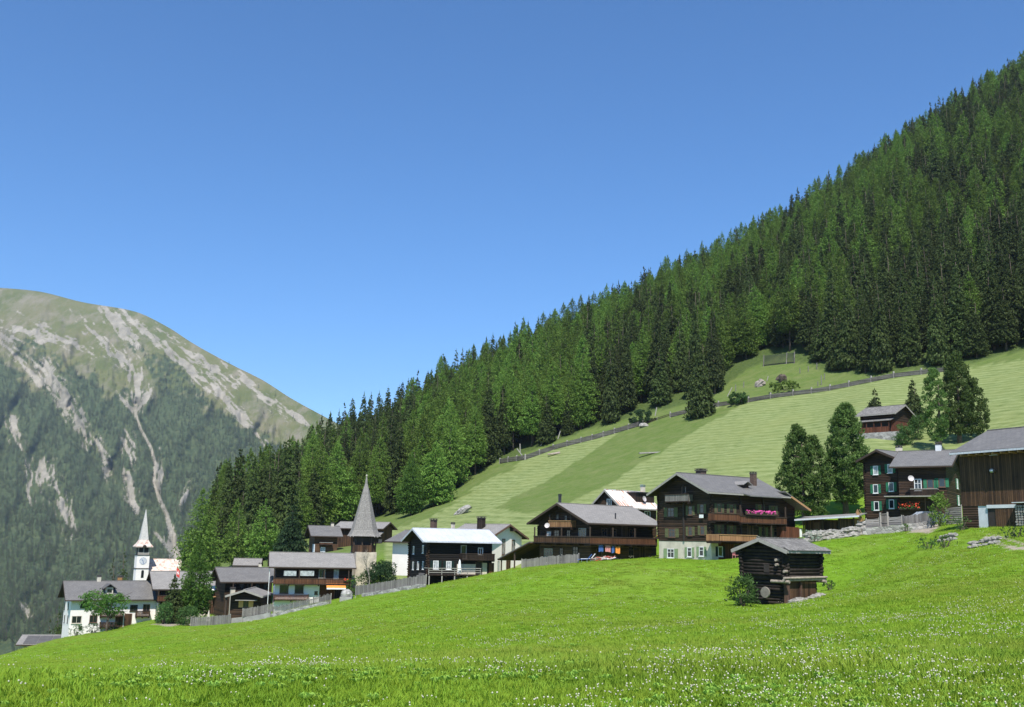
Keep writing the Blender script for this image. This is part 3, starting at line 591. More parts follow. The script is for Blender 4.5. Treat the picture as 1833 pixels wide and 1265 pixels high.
# trees on the far mountain
mp = []
PR = np.random.default_rng(11); NM = 26000; pi = PR.random(NM * 3) * (ny - 2); pj = 150 + PR.random(NM * 3) * (nx - 240)
a, b = pi.astype(int), pj.astype(int); den = zm[a, b, 1] * (.25 + .95 * np.clip(.6 + vnoise(PXm[a, b] / 12, PYm[a, b] / 12, 51) * 1.6, 0, 1)); den = np.maximum(den, .015 * (PYm[a, b] > 640)) * np.clip(1.25 - zm[a, b, 0] * 1.6, .02, 1)
ok = (PR.random(NM * 3) < den) & (PYm[a, b] < 1150); a, b, pi, pj = a[ok][:NM], b[ok][:NM], pi[ok][:NM], pj[ok][:NM]
fi, fj = (pi - a)[:, None], (pj - b)[:, None]
mp = (Vm[a, b] * (1 - fj) + Vm[a, b + 1] * fj) * (1 - fi) + (Vm[a + 1, b] * (1 - fj) + Vm[a + 1, b + 1] * fj) * fi
def small_conifer(seed):
    v, f = conifer(16, 2.9, 260, seed, 'spruce', .03); return v * (1.15, 1.15, 1), f
fts = []
for i in range(2):
    w = mp[i]; cm = fast_mesh('crown', *small_conifer(70 + i), M['far_tree']); cm.polygons.foreach_set('use_smooth', [False] * len(cm.polygons))
    e = tree_from('mountain_spruce', trunk_mesh(16, .3, i), cm, w, (1, 1), 0, 'single dark conifer on the far mountain slope', 'tree', 'lone conifers on the far mountain'); fts.append([c for c in e.children])
ms = PR.uniform(.6, 1.25, len(mp)); instancer('mountain_forest', mp[2:], PR.random(len(mp) - 2) * 6.28, np.stack([ms[2:]] * 3, 1), np.arange(len(mp) - 2) % 2, fts, 'blue-green conifer forest covering the far mountain flank')

# ------------------------------------------------------------------ village trees and bushes
def special(name, px, D, h, r, style, seed, n, matk, label, low=.06, cat='tree', group=None, limbs=0):
    p = gp(px, D); v, f = conifer(h, r, n, seed, style, low)
    return tree_from(name, trunk_mesh(h, max(.12, h * .014), seed, limbs), fast_mesh('crown', v, f, M[matk]), p - (0, 0, .2), (1, 1), seed, label, cat, group)
def hpx(D, n): return D * n / FPX
special('larch_tree', 347, 162, hpx(162, 148), hpx(162, 29), 'larch', 3, 6500, 'larch_bright', 'tall bright green larch beside the slate-roofed house below the church', .12, limbs=8)
special('larch_tree', 352, 232, hpx(232, 175), hpx(232, 33), 'larch', 4, 6000, 'larch', 'big dusky larch rising behind the church nave roof', .08)
special('spruce_tree', 307, 160, hpx(160, 82), hpx(160, 26), 'spruce', 5, 5200, 'spruce', 'small dense spruce in front of the slate-roofed house, left of the bright larch', .05)
special('spruce_tree', 1568, 206, hpx(206, 66), hpx(206, 26), 'spruce', 6, 1800, 'spruce', 'small dark spruce behind the left end of the slope hut', .05)
special('spruce_tree', 1637, 203, hpx(203, 92), hpx(203, 30), 'spruce', 7, 2600, 'spruce', 'middle-sized dark spruce behind the right gable of the slope hut', .04)
special('spruce_tree', 1254, 284, hpx(284, 150), hpx(284, 31), 'spruce', 8, 5200, 'spruce', 'broad dark spruce standing alone just above the slope fence', .03)
special('larch_tree', 733, 268, hpx(268, 112), hpx(268, 25), 'larch', 9, 5500, 'larch_bright', 'bright yellow-green larch at the forest edge right of the shingled spire', .05)
special('larch_tree', 777, 272, hpx(272, 116), hpx(272, 32), 'larch', 10, 6000, 'larch', 'spreading light larch at the forest edge, right of the yellow-green one', .05)
special('spruce_tree', 520, 228, hpx(228, 92), hpx(228, 32), 'spruce', 12, 3600, 'bush_dark', 'bushy dark spruce behind the house with the orange awning', .03)
special('larch_tree', 470, 236, hpx(236, 108), hpx(236, 28), 'larch', 13, 3000, 'larch', 'rounded larch behind the roof ridge of the dark chalet with two gables', .05)
special('larch_tree', 418, 244, hpx(244, 120), hpx(244, 27), 'larch', 14, 3000, 'larch', 'larch behind the small grey roof with a chimney', .05)
for k, (px, dd, hn) in enumerate(((62, 236, 62), (78, 232, 74), (95, 230, 80), (108, 238, 86), (212, 236, 92), (192, 246, 84))):
    special('spruce_tree', px, dd, hpx(dd, hn + 40), hpx(dd, 19), 'spruce', 40 + k, 2200, 'spruce', 'dark spruce rising behind the ridge of the white house' if px > 150 else 'dark spruce beyond the gable end of the white house', .03, 'tree', 'spruces behind the white house')

def pine(px, D, tops, label, seed, lowf=.12):          # rounded stone pine: limbs with clumps of needles
    p = gp(px, D); g = random.Random(seed); cs = []; hmax = max(t[2] for t in tops)
    for (dx, z0, z1, rad) in tops:
        n = int((z1 - z0) * 15)
        for i in range(n):
            t = (i + g.random()) / n; rr = rad * math.sin(math.pi * min(.97, (.16 + .84 * t)))**.62 * (1.0 if t < .8 else .95); a = g.uniform(0, 6.28); k = g.uniform(.2, 1.0)**.6
            cs.append((dx + rr * k * math.cos(a), rr * k * math.sin(a), z0 + (z1 - z0) * t, rad * g.uniform(.17, .29)))
    v, f = clumps(cs, 150, .36, seed, .75)
    return tree_from('stone_pine', trunk_mesh(hmax, hmax * .026, seed, 14, None, .82, .01, (.1, .7), tops[0][3] * .7), fast_mesh('crown', v, f, M['pine']), p - (0, 0, .2), (1, 1), 0, label, 'tree')
D1 = 152; m1 = D1 / FPX
pine(1440, D1, [(-.6, 22 * m1, 176 * m1, 33 * m1), (1.6, 20 * m1, 158 * m1, 28 * m1), (-2.6, 34 * m1, 110 * m1, 20 * m1)], 'left of the two big rounded pines between the balcony chalet and the green-shuttered house', 3)
pine(1512, D1 + 2, [(.6, 30 * m1, 204 * m1, 36 * m1), (2.4, 40 * m1, 130 * m1, 24 * m1), (-1.6, 34 * m1, 120 * m1, 24 * m1)], 'right and taller of the two big rounded pines, touching the green-shuttered house', 8)
D2 = 178; m2 = D2 / FPX
pine(1684, D2, [(-.6, 22 * m2, 150 * m2, 23 * m2)], 'narrower pine on the mown slope behind the green-shuttered house', 5)
pine(1718, D2 + 4, [(0, 20 * m2, 165 * m2, 32 * m2), (2.8, 20 * m2, 118 * m2, 26 * m2)], 'wider pine on the mown slope behind the green-shuttered house', 6)

def bushy(name, px, D, w, h, matk, label, seed, n=60, cat='bush', size=.3, zoff=0.0, group=None):
    p = gp(px, D); g = random.Random(seed); cs = []
    for i in range(n):
        a = g.uniform(0, 6.28); k = g.random()**.5; t = g.random(); cs.append((w * .5 * k * math.cos(a) * math.sin(math.pi * (.18 + .72 * t))**.5, w * .5 * k * math.sin(a) * math.sin(math.pi * (.18 + .72 * t))**.5, h * (.06 + .86 * t), min(w, h) * g.uniform(.10, .2)))
    v, f = clumps(cs, 150, size, seed, .3)
    b = MB()
    for i in range(5): a = i * 1.3; b.tube((0, 0, -.3), (w * .22 * math.cos(a), w * .22 * math.sin(a), h * .6), .05, .02, 5)
    me = bpy.data.meshes.new('stem'); me.from_pydata(b.v, [], b.f); me.materials.append(M['bark'])
    e = empty(name, p + (0, 0, zoff), label, cat, group)
    for nm, m_ in (('stem', me), ('foliage', fast_mesh('foliage', v, f, M[matk]))): o = bpy.data.objects.new(nm, m_); COL.objects.link(o); o.parent = e
    return e
bushy('bush', 1330, 79, 2.3, 2.4, 'bush', 'leafy bush at the left corner of the black log barn in the meadow', 1, 70, size=.22)
bushy('bush', 1485, 87, 1.1, .9, 'bush', 'low weedy bush at the right corner of the black log barn', 2, 30, size=.16)
bushy('bush', 681, 152, 4.3, 4.6, 'bush_dark', 'large round dark green bush between the shingled tower and the white wall', 3, 90, size=.26)
bushy('bush', 655, 152, 2.6, 3.6, 'bush', 'lighter bush below the stone foot of the shingled tower', 4, 60, size=.24)
bushy('bush', 630, 153, 1.7, 3.2, 'larch_bright', 'small yellow-green bush beside the orange awning', 5, 40, size=.22)
bushy('bush', 292, 156, 2.5, 3.2, 'bush', 'bush at the foot of the small dense spruce', 6, 60, size=.25)
bushy('bush', 335, 154, 3.4, 2.7, 'bush', 'leafy bush at the foot of the bright larch', 7, 70, size=.25)
bushy('bush', 728, 146, 1.7, 1.5, 'bush', 'little bush at the steps of the black log house', 8, 40, size=.2)
bushy('bush', 1619, 186, 3.6, 3.6, 'bush', 'round clipped bush in front of the slope hut gable', 9, 90, size=.24)
bushy('bush', 1641, 190, 2.9, 4.6, 'bush', 'taller rounded bush beside the clipped one at the slope hut', 10, 90, size=.24)
bushy('bush', 1683, 110, 2.0, 3.7, 'larch', 'slim feathery young tree before the red flowers of the green-shuttered house', 11, 90, 'young tree', .22)
bushy('bush', 1455, 112, 2.3, 1.2, 'sage', 'silvery sage bush on the boulder wall', 12, 60, size=.15, zoff=.1)
bushy('bush', 136, 163, 2.4, 1.7, 'bush', 'low shrub at the corner of the white house', 14, 40, size=.2)
bushy('bush', 168, 163, 2.8, 1.6, 'bush_dark', 'dark shrub below the wall of the white house', 15, 40, size=.2)
bushy('bush', 207, 166, 2.4, 1.2, 'bush_dark', 'flat dark shrub by the doors of the white house', 16, 30, size=.2)
bushy('bush', 1662, 88, 2.0, .9, 'bush', 'weedy shrub left of the stones by the plank barn', 17, 40, size=.16)
bushy('bush', 1692, 86, 2.2, 1.0, 'bush', 'weedy shrub between the stone heaps by the plank barn', 18, 40, size=.16)
bushy('bush', 1818, 82, 2.4, 1.0, 'bush_dark', 'dark weedy shrub beside the track at the plank barn', 19, 40, size=.16)
bushy('bush', 1722, 96, 1.8, 1.3, 'bush', 'shrub at the dark corner of the plank barn', 20, 40, size=.16)
bushy('bush', 1622, 110, 1.2, .9, 'larch_bright', 'small yellow-green shrub on the stone wall by the garden gate', 21, 30, size=.15)
bushy('bush', 1322, 286, 6.0, 3.5, 'bush', 'shrub in the clearing right of the lone spruce', 22, 50, size=.5)
bushy('bush', 1405, 288, 9.0, 3.0, 'larch', 'wide light green shrub below the wire mesh panel', 23, 60, size=.5)
bushy('bush', 1150, 302, 8.0, 4.0, 'bush_dark', 'dark shrub at the forest edge above the slope fence', 24, 60, size=.5)
# the spreading larch in front of the white house
p = gp(196, 164); g = random.Random(4); cs = []
for i in range(95):
    a = g.uniform(0, 6.28); k = g.random()**.5; lx = 3.9 * k * math.cos(a) - 1.2; cs.append((lx, 2.2 * k * math.sin(a), 2.3 + 2.9 * g.random() + .15 * abs(lx), g.uniform(.35, .7)))
v, f = clumps(cs, 110, .33, 4, -.2); tree_from('spreading_larch', trunk_mesh(5.4, .22, 4, 12, None, .9, .06, (.3, .9), 3.2), fast_mesh('crown', v, f, M['larch_bright']), p, (1, 1), 0, 'low wide-spreading larch with drooping sprays before the white house', 'tree')
# bare tree at the shingled tower
p = gp(660, 150); b = MB(); g = random.Random(9)
def twig(p0, d, L, r, n):
    p1 = p0 + d * L; b.tube(p0, p1, r, r * .6, 4, False)
    if n: 
        for _ in range(3): twig(p0 + d * L * g.uniform(.55, 1), unit(d + np.array([g.uniform(-.8, .8), g.uniform(-.8, .8), g.uniform(-.1, .7)])), L * g.uniform(.55, .8), r * .55, n - 1)
twig(p - (0, 0, .3), np.array([0, 0, 1.0]), 3.0, .09, 5)
tag(b.build('bare_tree', M['bark_pale']), 'thin leafless tree before the stone base of the shingled tower', 'tree')

# ------------------------------------------------------------------ meadow: grass, clover, broad-leaved weeds
def tuft(nb, h, spread, w, seed):
    g = np.random.default_rng(seed); a = g.random(nb) * 6.28; rr = spread * np.sqrt(g.random(nb)); base = np.stack([rr * np.cos(a), rr * np.sin(a), np.zeros(nb) - .01], 1); a2 = g.random(nb) * 6.28
    out = np.stack([np.cos(a2), np.sin(a2), np.zeros(nb)], 1); side = np.stack([-np.sin(a2), np.cos(a2), np.zeros(nb)], 1); H = h * g.uniform(.5, 1.1, nb)[:, None]; bend = H * g.uniform(.15, .8, nb)[:, None]; ww = (w * g.uniform(.7, 1.3, nb))[:, None]
    mid = base + out * bend * .35 + H * (0, 0, .6); tip = base + out * bend + H * (0, 0, 1.0) * .92
    v = np.stack([base - side * ww / 2, base + side * ww / 2, mid + side * ww * .42, mid - side * ww * .42, tip], 1).reshape(-1, 3)
    i = np.arange(nb)[:, None] * 5; return v, np.concatenate([i + [0, 1, 2], i + [0, 2, 3], i + [3, 2, 4]])
def rosette(seed):
    g = np.random.default_rng(seed); vs = []; fs = []
    for i in range(7):
        a = i * .9 + g.uniform(-.3, .3); L = g.uniform(.06, .13); w = L * .5; e = g.uniform(.02, .07); o = np.array([math.cos(a), math.sin(a), 0]); s = np.array([-math.sin(a), math.cos(a), 0]); z = np.array([0, 0, 1])
        k = len(vs); vs += [z * .02, o * L * .5 + s * w / 2 + z * (.03 + e), o * L + z * (.02 + e * .8), o * L * .5 - s * w / 2 + z * (.03 + e)]; fs += [(k, k + 1, k + 2), (k, k + 2, k + 3)]
    return np.array(vs), np.array(fs)
def flowerhead(seed):
    g = np.random.default_rng(seed); b = MB()
    for i in range(3): x, y, z = g.uniform(-.12, .12), g.uniform(-.12, .12), g.uniform(.08, .15); b.blob((x, y, z), .0085, i, 6, 3, .2)
    F = []
    for f_ in b.f:
        for k in range(1, len(f_) - 1): F.append((f_[0], f_[k], f_[k + 1]))
    return np.array(b.v), np.array(F)
def scatter_pts(n, y0, y1, power, seed, smin=-.68, smax=.86):
    g = np.random.default_rng(seed); u = g.random(n); y = (y0**(1 - power) + u * (y1**(1 - power) - y0**(1 - power)))**(1 / (1 - power)) if power != 1 else y0 * (y1 / y0)**u
    x = g.uniform(smin, smax, n) * y; z = gz(x, y); return np.stack([x, y, z], 1)
def visible(pts):
    px, py = proj(pts); return pts[(px > -150) & (px < 2260) & (py < 1320)]
sh = [('grass_tuft', tuft(26, .15, .17, .011, 1), 'grass', 'low tuft of meadow grass'), ('grass_tuft', tuft(30, .20, .16, .009, 2), 'grass', 'taller tuft of meadow grass'), ('leafy_weed', rosette(3), 'weed', 'flat leaf rosette in the meadow'), ('clover_heads', flowerhead(4), 'clover', 'pale clover heads in the meadow')]
po = []
for i, (nm, (v, f), mk, lb) in enumerate(sh):
    o = bpy.data.objects.new(nm, fast_mesh(nm, v, f, M[mk])); COL.objects.link(o); x, y = (-2 + i * 1.2), 11.6 + i * .3; o.location = (x, y, float(gz(x, y))); tag(o, lb, None, None, 'stuff'); po.append([o])
G1 = visible(scatter_pts(150000, 9.4, 185, .85, 1)); g = np.random.default_rng(5)
zi = np.clip(np.round((G1[:, 0] / G1[:, 1] - S[0]) / (S[1] - S[0])), 0, NS - 1).astype(int); zj = np.clip(np.round((np.log(G1[:, 1]) - T[0]) / (T[1] - T[0])), 0, NT - 1).astype(int); G1 = G1[(zone[zj, zi, 2] < .5) & (zone[zj, zi, 0] < .5)]
dens = vnoise(G1[:, 0] / 3, G1[:, 1] / 3, 61); sc1 = (.62 + (G1[:, 1] / 11)**.62 * .42) * (1 + dens * .5) * g.uniform(.75, 1.25, len(G1))
instancer('meadow_grass', G1, g.random(len(G1)) * 6.28, np.stack([sc1, sc1, sc1 / (1 + np.clip(G1[:, 1] - 15, 0, 200) / 55) * g.uniform(.45, .85, len(G1))], 1), (g.random(len(G1)) < .3).astype(int), [po[0], po[1]], 'fresh green grass of the foreground meadow')
W1 = visible(scatter_pts(37000, 9.4, 60, 1.15, 2)); d = vnoise(W1[:, 0] / 2.2, W1[:, 1] / 2.2, 62) + .6 * vnoise(W1[:, 0] / .7, W1[:, 1] / .7, 63) - np.clip((W1[:, 1] - 22) / 60, 0, .4); W1 = W1[g.random(len(W1)) < np.clip(.05 + d * .6, .006, .4)]; W1[:, 2] += .05
ws = g.uniform(.45, 1.0, len(W1)) * (W1[:, 1] / 11)**.3; instancer('meadow_weeds', W1, g.random(len(W1)) * 6.28, np.stack([ws] * 3, 1), np.zeros(len(W1)), [po[2]], 'light green broad-leaved weeds in the meadow')
C1 = visible(scatter_pts(8800, 9.4, 120, .8, 3)); d = vnoise(C1[:, 0] / 4, C1[:, 1] / 4, 64) + .5 * vnoise(C1[:, 0] / 1.1, C1[:, 1] / 1.1, 65) + np.clip(C1[:, 0] / C1[:, 1], -.4, .5) * .35; C1 = C1[(d > .14) | (g.random(len(C1)) < .08)]; C1[:, 2] += .02
cs_ = g.uniform(.7, 1.2, len(C1)) * (C1[:, 1] / 11)**.45; instancer('meadow_clover', C1, g.random(len(C1)) * 6.28, np.stack([cs_] * 3, 1), np.zeros(len(C1)), [po[3]], 'pale clover flowers dotted through the meadow')
# ------------------------------------------------------------------ buildings
class Fr:
    """A building block: near corner C, a = direction of the right-hand face (y=0), b = direction of the left-hand face (x=0)."""
    def __init__(s, px, D, th, pxl=None, pxr=None, z=None, L=None, Wd=None, C=None):
        th = math.radians(th); s.a = np.array([math.cos(th), math.sin(th), 0]); s.b = np.array([-math.sin(th), math.cos(th), 0])
        if C is None:
            z = 0.0 if z is None else z; s.C = np.array([colX(px, D, z), D, 0.0])
            kf = lambda p: colX(p, D, z) / D
            if L is None: k = kf(pxr); L = (k * s.C[1] - s.C[0]) / (s.a[0] - k * s.a[1])
            if Wd is None: k = kf(pxl); Wd = (k * s.C[1] - s.C[0]) / (s.b[0] - k * s.b[1])
        else: s.C = np.array([C[0], C[1], 0.0])
        s.L, s.W, s.D = L, Wd, s.C[1]
    def p(s, x, y, z): return s.C + s.a * x + s.b * y + np.array([0, 0, z])
    def fp(s, face, u, z, d=0):      # d = outward distance; face L: x=0, R: y=0, E: x=L, B: y=W
        return {'L': lambda: s.p(-d, u, z), 'R': lambda: s.p(u, -d, z), 'E': lambda: s.p(s.L + d, u, z), 'B': lambda: s.p(u, s.W + d, z)}[face]()
    def hit(s, face, px, py, d=0):
        o = s.fp(face, 0, 0, d); n = {'L': -s.a, 'R': -s.b, 'E': s.a, 'B': s.b}[face]; t = s.b if face in 'LE' else s.a
        r = ray(px, py); k = (o @ n) / (r @ n); w = r * k - o; return float(w @ t), float(w[2])
    def gmin(s):
        return min(float(gz(*s.p(x, y, 0)[:2])) for x in (0, s.L) for y in (0, s.W))
    def zat(s, py, x=0, y=0):        # height of the point above corner (x,y) seen at row py
        c = s.p(x, y, 0); lo, hi = -80.0, 120.0
        for _ in range(40):
            m = (lo + hi) / 2
            if float(proj((c[0], c[1], m))[1]) > py: lo = m
            else: hi = m
        return (lo + hi) / 2
def fbox(mb, F, face, u0, u1, z0, z1, d0, d1):
    g_ = F.fp; return mb.hexa([g_(face, u0, z0, d1), g_(face, u1, z0, d1), g_(face, u1, z0, d0), g_(face, u0, z0, d0), g_(face, u0, z1, d1), g_(face, u1, z1, d1), g_(face, u1, z1, d0), g_(face, u0, z1, d0)])
def lbox(mb, F, x0, x1, y0, y1, z0, z1):
    g_ = F.p; return mb.hexa([g_(x0, y0, z0), g_(x1, y0, z0), g_(x1, y1, z0), g_(x0, y1, z0), g_(x0, y0, z1), g_(x1, y0, z1), g_(x1, y1, z1), g_(x0, y1, z1)])
def walls(F, root, mat, z0, z1, axis=None, rise=0, name='wall', x0=0, x1=None, y0=0, y1=None):
    x1 = F.L if x1 is None else x1; y1 = F.W if y1 is None else y1; mb = MB(); g_ = F.p
    mb.poly([g_(x0, y0, z0), g_(x1, y0, z0), g_(x1, y1, z0), g_(x0, y1, z0)][::-1])
    def side(pa, pb, peak=None):
        pts = [g_(*pa, z0), g_(*pb, z0), g_(*pb, z1)] + ([g_(*peak, z1 + rise)] if peak else []) + [g_(*pa, z1)]; mb.poly(pts)
    xm, ym = (x0 + x1) / 2, (y0 + y1) / 2
    side((x0, y0), (x1, y0), (xm, y0) if axis == 'b' else None); side((x1, y0), (x1, y1), (x1, ym) if axis == 'a' else None)
    side((x1, y1), (x0, y1), (xm, y1) if axis == 'b' else None); side((x0, y1), (x0, y0), (x0, ym) if axis == 'a' else None)
    if axis is None: mb.poly([g_(x0, y0, z1), g_(x1, y0, z1), g_(x1, y1, z1), g_(x0, y1, z1)])
    elif axis == 'a': mb.poly([g_(x0, y0, z1), g_(x1, y0, z1), g_(x1, ym, z1 + rise), g_(x0, ym, z1 + rise)]); mb.poly([g_(x0, ym, z1 + rise), g_(x1, ym, z1 + rise), g_(x1, y1, z1), g_(x0, y1, z1)])
    else: mb.poly([g_(x0, y0, z1), g_(xm, y0, z1 + rise), g_(xm, y1, z1 + rise), g_(x0, y1, z1)]); mb.poly([g_(xm, y0, z1 + rise), g_(x1, y0, z1), g_(x1, y1, z1), g_(xm, y1, z1 + rise)])
    return mb.build(name, mat, root)
def slab(mb, F, A, B, Cc, Dd, t0, t1):   # A,B eave line; Cc,Dd ridge line (local x,y,z); thickness from t0 to t1 above the plane
    lo = [F.p(*v) + (0, 0, t0) for v in (A, B, Cc, Dd)]; hi = [F.p(*v) + (0, 0, t1) for v in (A, B, Cc, Dd)]; return mb.hexa(lo + hi)
def roof(F, root, mat, axis, zt, rise, oe=1.0, og=1.1, x0=0, x1=None, y0=0, y1=None, trim='beam', th=.13, only=None, soffit='soffit', gutter=None, ogs=None):
    """gable roof over the block; zt = wall top, rise = ridge above it. oe: eave overhang, og: gable overhang"""
    x1 = F.L if x1 is None else x1; y1 = F.W if y1 is None else y1; og0, og1 = ogs or (og, og)
    if axis == 'a': e0, e1, g0, g1 = y0, y1, x0 - og0, x1 + og1; P_ = lambda e, g, z: (g, e, z)
    else: e0, e1, g0, g1 = x0, x1, y0 - og0, y1 + og1; P_ = lambda e, g, z: (e, g, z)
    em = (e0 + e1) / 2; sl_ = rise / (em - e0); r = MB(); so_ = MB(); fa = MB()
    for sgn, e in ((-1, e0), (1, e1)):
        if only and sgn != only: continue
        ee = e + sgn * oe; ze = zt - oe * sl_; zr = zt + rise
        q_ = [P_(ee, g0, ze), P_(ee, g1, ze), P_(em, g1, zr), P_(em, g0, zr)]
        if (sgn < 0) == (axis == 'b'): q_ = [q_[1], q_[0], q_[3], q_[2]]
        slab(r, F, *q_, .15, .15 + th)
        i1, i0 = g0 + .04, g1 - .04; ei = ee - sgn * .04
        q2 = [P_(ei, i1, zt - (oe - .04) * sl_), P_(ei, i0, zt - (oe - .04) * sl_), P_(em, i0, zr), P_(em, i1, zr)]
        if (sgn < 0) == (axis == 'b'): q2 = [q2[1], q2[0], q2[3], q2[2]]
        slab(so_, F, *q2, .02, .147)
        for gg, off in ((g0, -.03), (g1, .03)):      # bargeboards
            A, B = F.p(*P_(ee, gg + off, ze + .10)), F.p(*P_(em, gg + off, zr + .10)); fa.beam(A, B, .06, .26)
        A, B = F.p(*P_(ee + sgn * .035, g0, ze + .13)), F.p(*P_(ee + sgn * .035, g1, ze + .13)); fa.beam(A, B, .07, .17)
    ro = r.build('roof', mat, root); so_.build('soffit', M[soffit], ro); fa.build('bargeboard', M[trim], ro)
    if only is None: MB().beam(F.p(*P_(em, g0, zt + rise + .15 + th)), F.p(*P_(em, g1, zt + rise + .15 + th)), .34, .07).build('ridge_cap', mat, ro)
    return ro
def win(F, root, face, px, py, w, h, fr='frame_white', sh=None, pane='glass', mull=1, d=0.0, ft=.09, cross=0, sill=True, name='window', at=None):
    u, z = at if at else F.hit(face, px, py, d); mb = MB(); ft_ = ft; u0, u1, z0, z1 = u - w / 2, u + w / 2, z - h / 2, z + h / 2
    fbox(mb, F, face, u0, u0 + ft_, z0, z1, d - .02, d + .05); fbox(mb, F, face, u1 - ft_, u1, z0, z1, d - .02, d + .05); fbox(mb, F, face, u0 + ft_, u1 - ft_, z0, z0 + ft_, d - .02, d + .05); fbox(mb, F, face, u0 + ft_, u1 - ft_, z1 - ft_, z1, d - .02, d + .05)
    for k in range(mull): c = u0 + (u1 - u0) * (k + 1) / (mull + 1); fbox(mb, F, face, c - .03, c + .03, z0 + ft_, z1 - ft_, d - .02, d + .035)
    if cross: c = z0 + h * .62; fbox(mb, F, face, u0 + ft_, u1 - ft_, c - .025, c + .025, d - .02, d + .032)
    if sill: fbox(mb, F, face, u0 - .06, u1 + .06, z0 - .07, z0 - .003, d - .02, d + .12)
    wo_ = mb.build(name, M[fr], root); fbox(MB(), F, face, u0 + .01, u1 - .01, z0 + .01, z1 - .01, d - .01, d + .018).build('pane', M[pane], wo_)
    if sh:
        for k in (-1, 1):
            a_ = u + k * (w / 2 + .02); b_ = a_ + k * (w * .5); fbox(MB(), F, face, min(a_, b_), max(a_, b_), z0, z1, d + .005, d + .05).build('shutter', M[sh], wo_)
    return wo_
def door(F, root, face, px, py, w, h, mat='planks_dark', name='door', fr='frame_brown', d=0.0):
    u, z = F.hit(face, px, py, d); mb = MB(); fbox(mb, F, face, u - w / 2, u + w / 2, z - h / 2, z + h / 2, d - .02, d + .03); o = mb.build(name, M[mat], root)
    m2 = MB(); fbox(m2, F, face, u - w / 2 - .1, u - w / 2, z - h / 2, z + h / 2 + .1, d - .02, d + .06); fbox(m2, F, face, u + w / 2, u + w / 2 + .1, z - h / 2, z + h / 2 + .1, d - .02, d + .06); fbox(m2, F, face, u - w / 2, u + w / 2, z + h / 2, z + h / 2 + .1, d - .02, d + .06); m2.build('frame', M[fr], o); return o
def balcony(F, root, face, u0, u1, z, depth, rh, mat='balcony', ends=(1, 1), gap=.03, bw=.13, posts=0, rail='beam', open_=False, ph=2.2, d0=0.0):
    if u1 < u0: u0, u1 = u1, u0
    fl = MB(); fbox(fl, F, face, u0, u1, z - .14, z, d0, d0 + depth); n = max(2, int((u1 - u0) / 2.2))
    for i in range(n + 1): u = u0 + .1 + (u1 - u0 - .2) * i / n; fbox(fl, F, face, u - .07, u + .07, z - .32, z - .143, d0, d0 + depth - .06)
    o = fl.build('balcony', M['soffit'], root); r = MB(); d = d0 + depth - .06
    if open_:
        for hz in (.35, .68): fbox(r, F, face, u0, u1, z + rh * hz - .04, z + rh * hz + .04, d, d + .04)
        k = max(2, int((u1 - u0) / 1.9))
        for i in range(k + 1): u = u0 + .05 + (u1 - u0 - .1) * i / k; fbox(r, F, face, u - .05, u + .05, z + .003, z + rh - .003, d - .06, d - .003)
    else:
        u = u0
        while u < u1 - bw * .5: fbox(r, F, face, u, min(u + bw - gap, u1), z - .10, z + rh - .04, d, d + .035); u += bw
        for e, c in zip(ends, (u0, u1 - .035)):
            if e:
                t = d0
                while t < d - bw * .5: fbox(r, F, face, c, c + .035, z - .10, z + rh - .04, t, t + bw - gap); t += bw
    r.build('railing', M[mat], o); h_ = MB(); fbox(h_, F, face, u0 - .03, u1 + .03, z + rh - .037, z + rh + .05, d - .04, d + .09)
    for e, c in zip(ends, (u0, u1 - .1)):
        if e: fbox(h_, F, face, c, c + .1, z + rh - .037, z + rh + .045, d0, d - .043)
    h_.build('handrail', M[rail], o)
    if posts:
        p_ = MB()
        for i in range(posts): u = u0 + .08 + (u1 - u0 - .16) * i / max(1, posts - 1); fbox(p_, F, face, u - .07, u + .07, z + .003, z + ph, d - .16, d - .02)
        p_.build('post', M['beam'], o)
    return o
def chimney(F, root, x, y, z0, z1, w=.8, mat='brick', name='chimney', capm='cap', capw=.12):
    mb = MB(); lbox(mb, F, x - w / 2, x + w / 2, y - w / 2, y + w / 2, z0, z1); o = mb.build(name, M[mat], root)
    c = MB(); lbox(c, F, x - w / 2 - capw, x + w / 2 + capw, y - w / 2 - capw, y + w / 2 + capw, z1 + .003, z1 + .12)
    for i in (-1, 1):
        for j in (-1, 1): lbox(c, F, x + i * w * .38 - .05, x + i * w * .38 + .05, y + j * w * .38 - .05, y + j * w * .38 + .05, z1 + .12, z1 + .22)
    lbox(c, F, x - w / 2 - capw, x + w / 2 + capw, y - w / 2 - capw, y + w / 2 + capw, z1 + .22, z1 + .30); c.build('chimney_cap', M[capm], o); return o
def logends(F, root, mat, z0, z1, corners=((0, 0),), step=.3, r=.11, ln=.32):
    mb = MB(); z = z0 + step / 2; i = 0
    while z < z1:
        for (x, y) in corners:
            sx = -1 if x == 0 else 1; sy = -1 if y == 0 else 1; l_ = ln * R.uniform(.7, 1.15)
            if i % 2: mb.tube(F.p(x, y + sy * .02, z), F.p(x, y + sy * l_, z), r, r, 6)
            else: mb.tube(F.p(x + sx * .02, y, z), F.p(x + sx * l_, y, z), r, r, 6)
        z += step * .5; i += 1
    return mb.build('log_ends', mat, root)
def house(name, F, label, cat='house'):
    c = F.p(F.L / 2, F.W / 2, 0); return empty(name, (c[0], c[1], F.gmin()), label, cat)
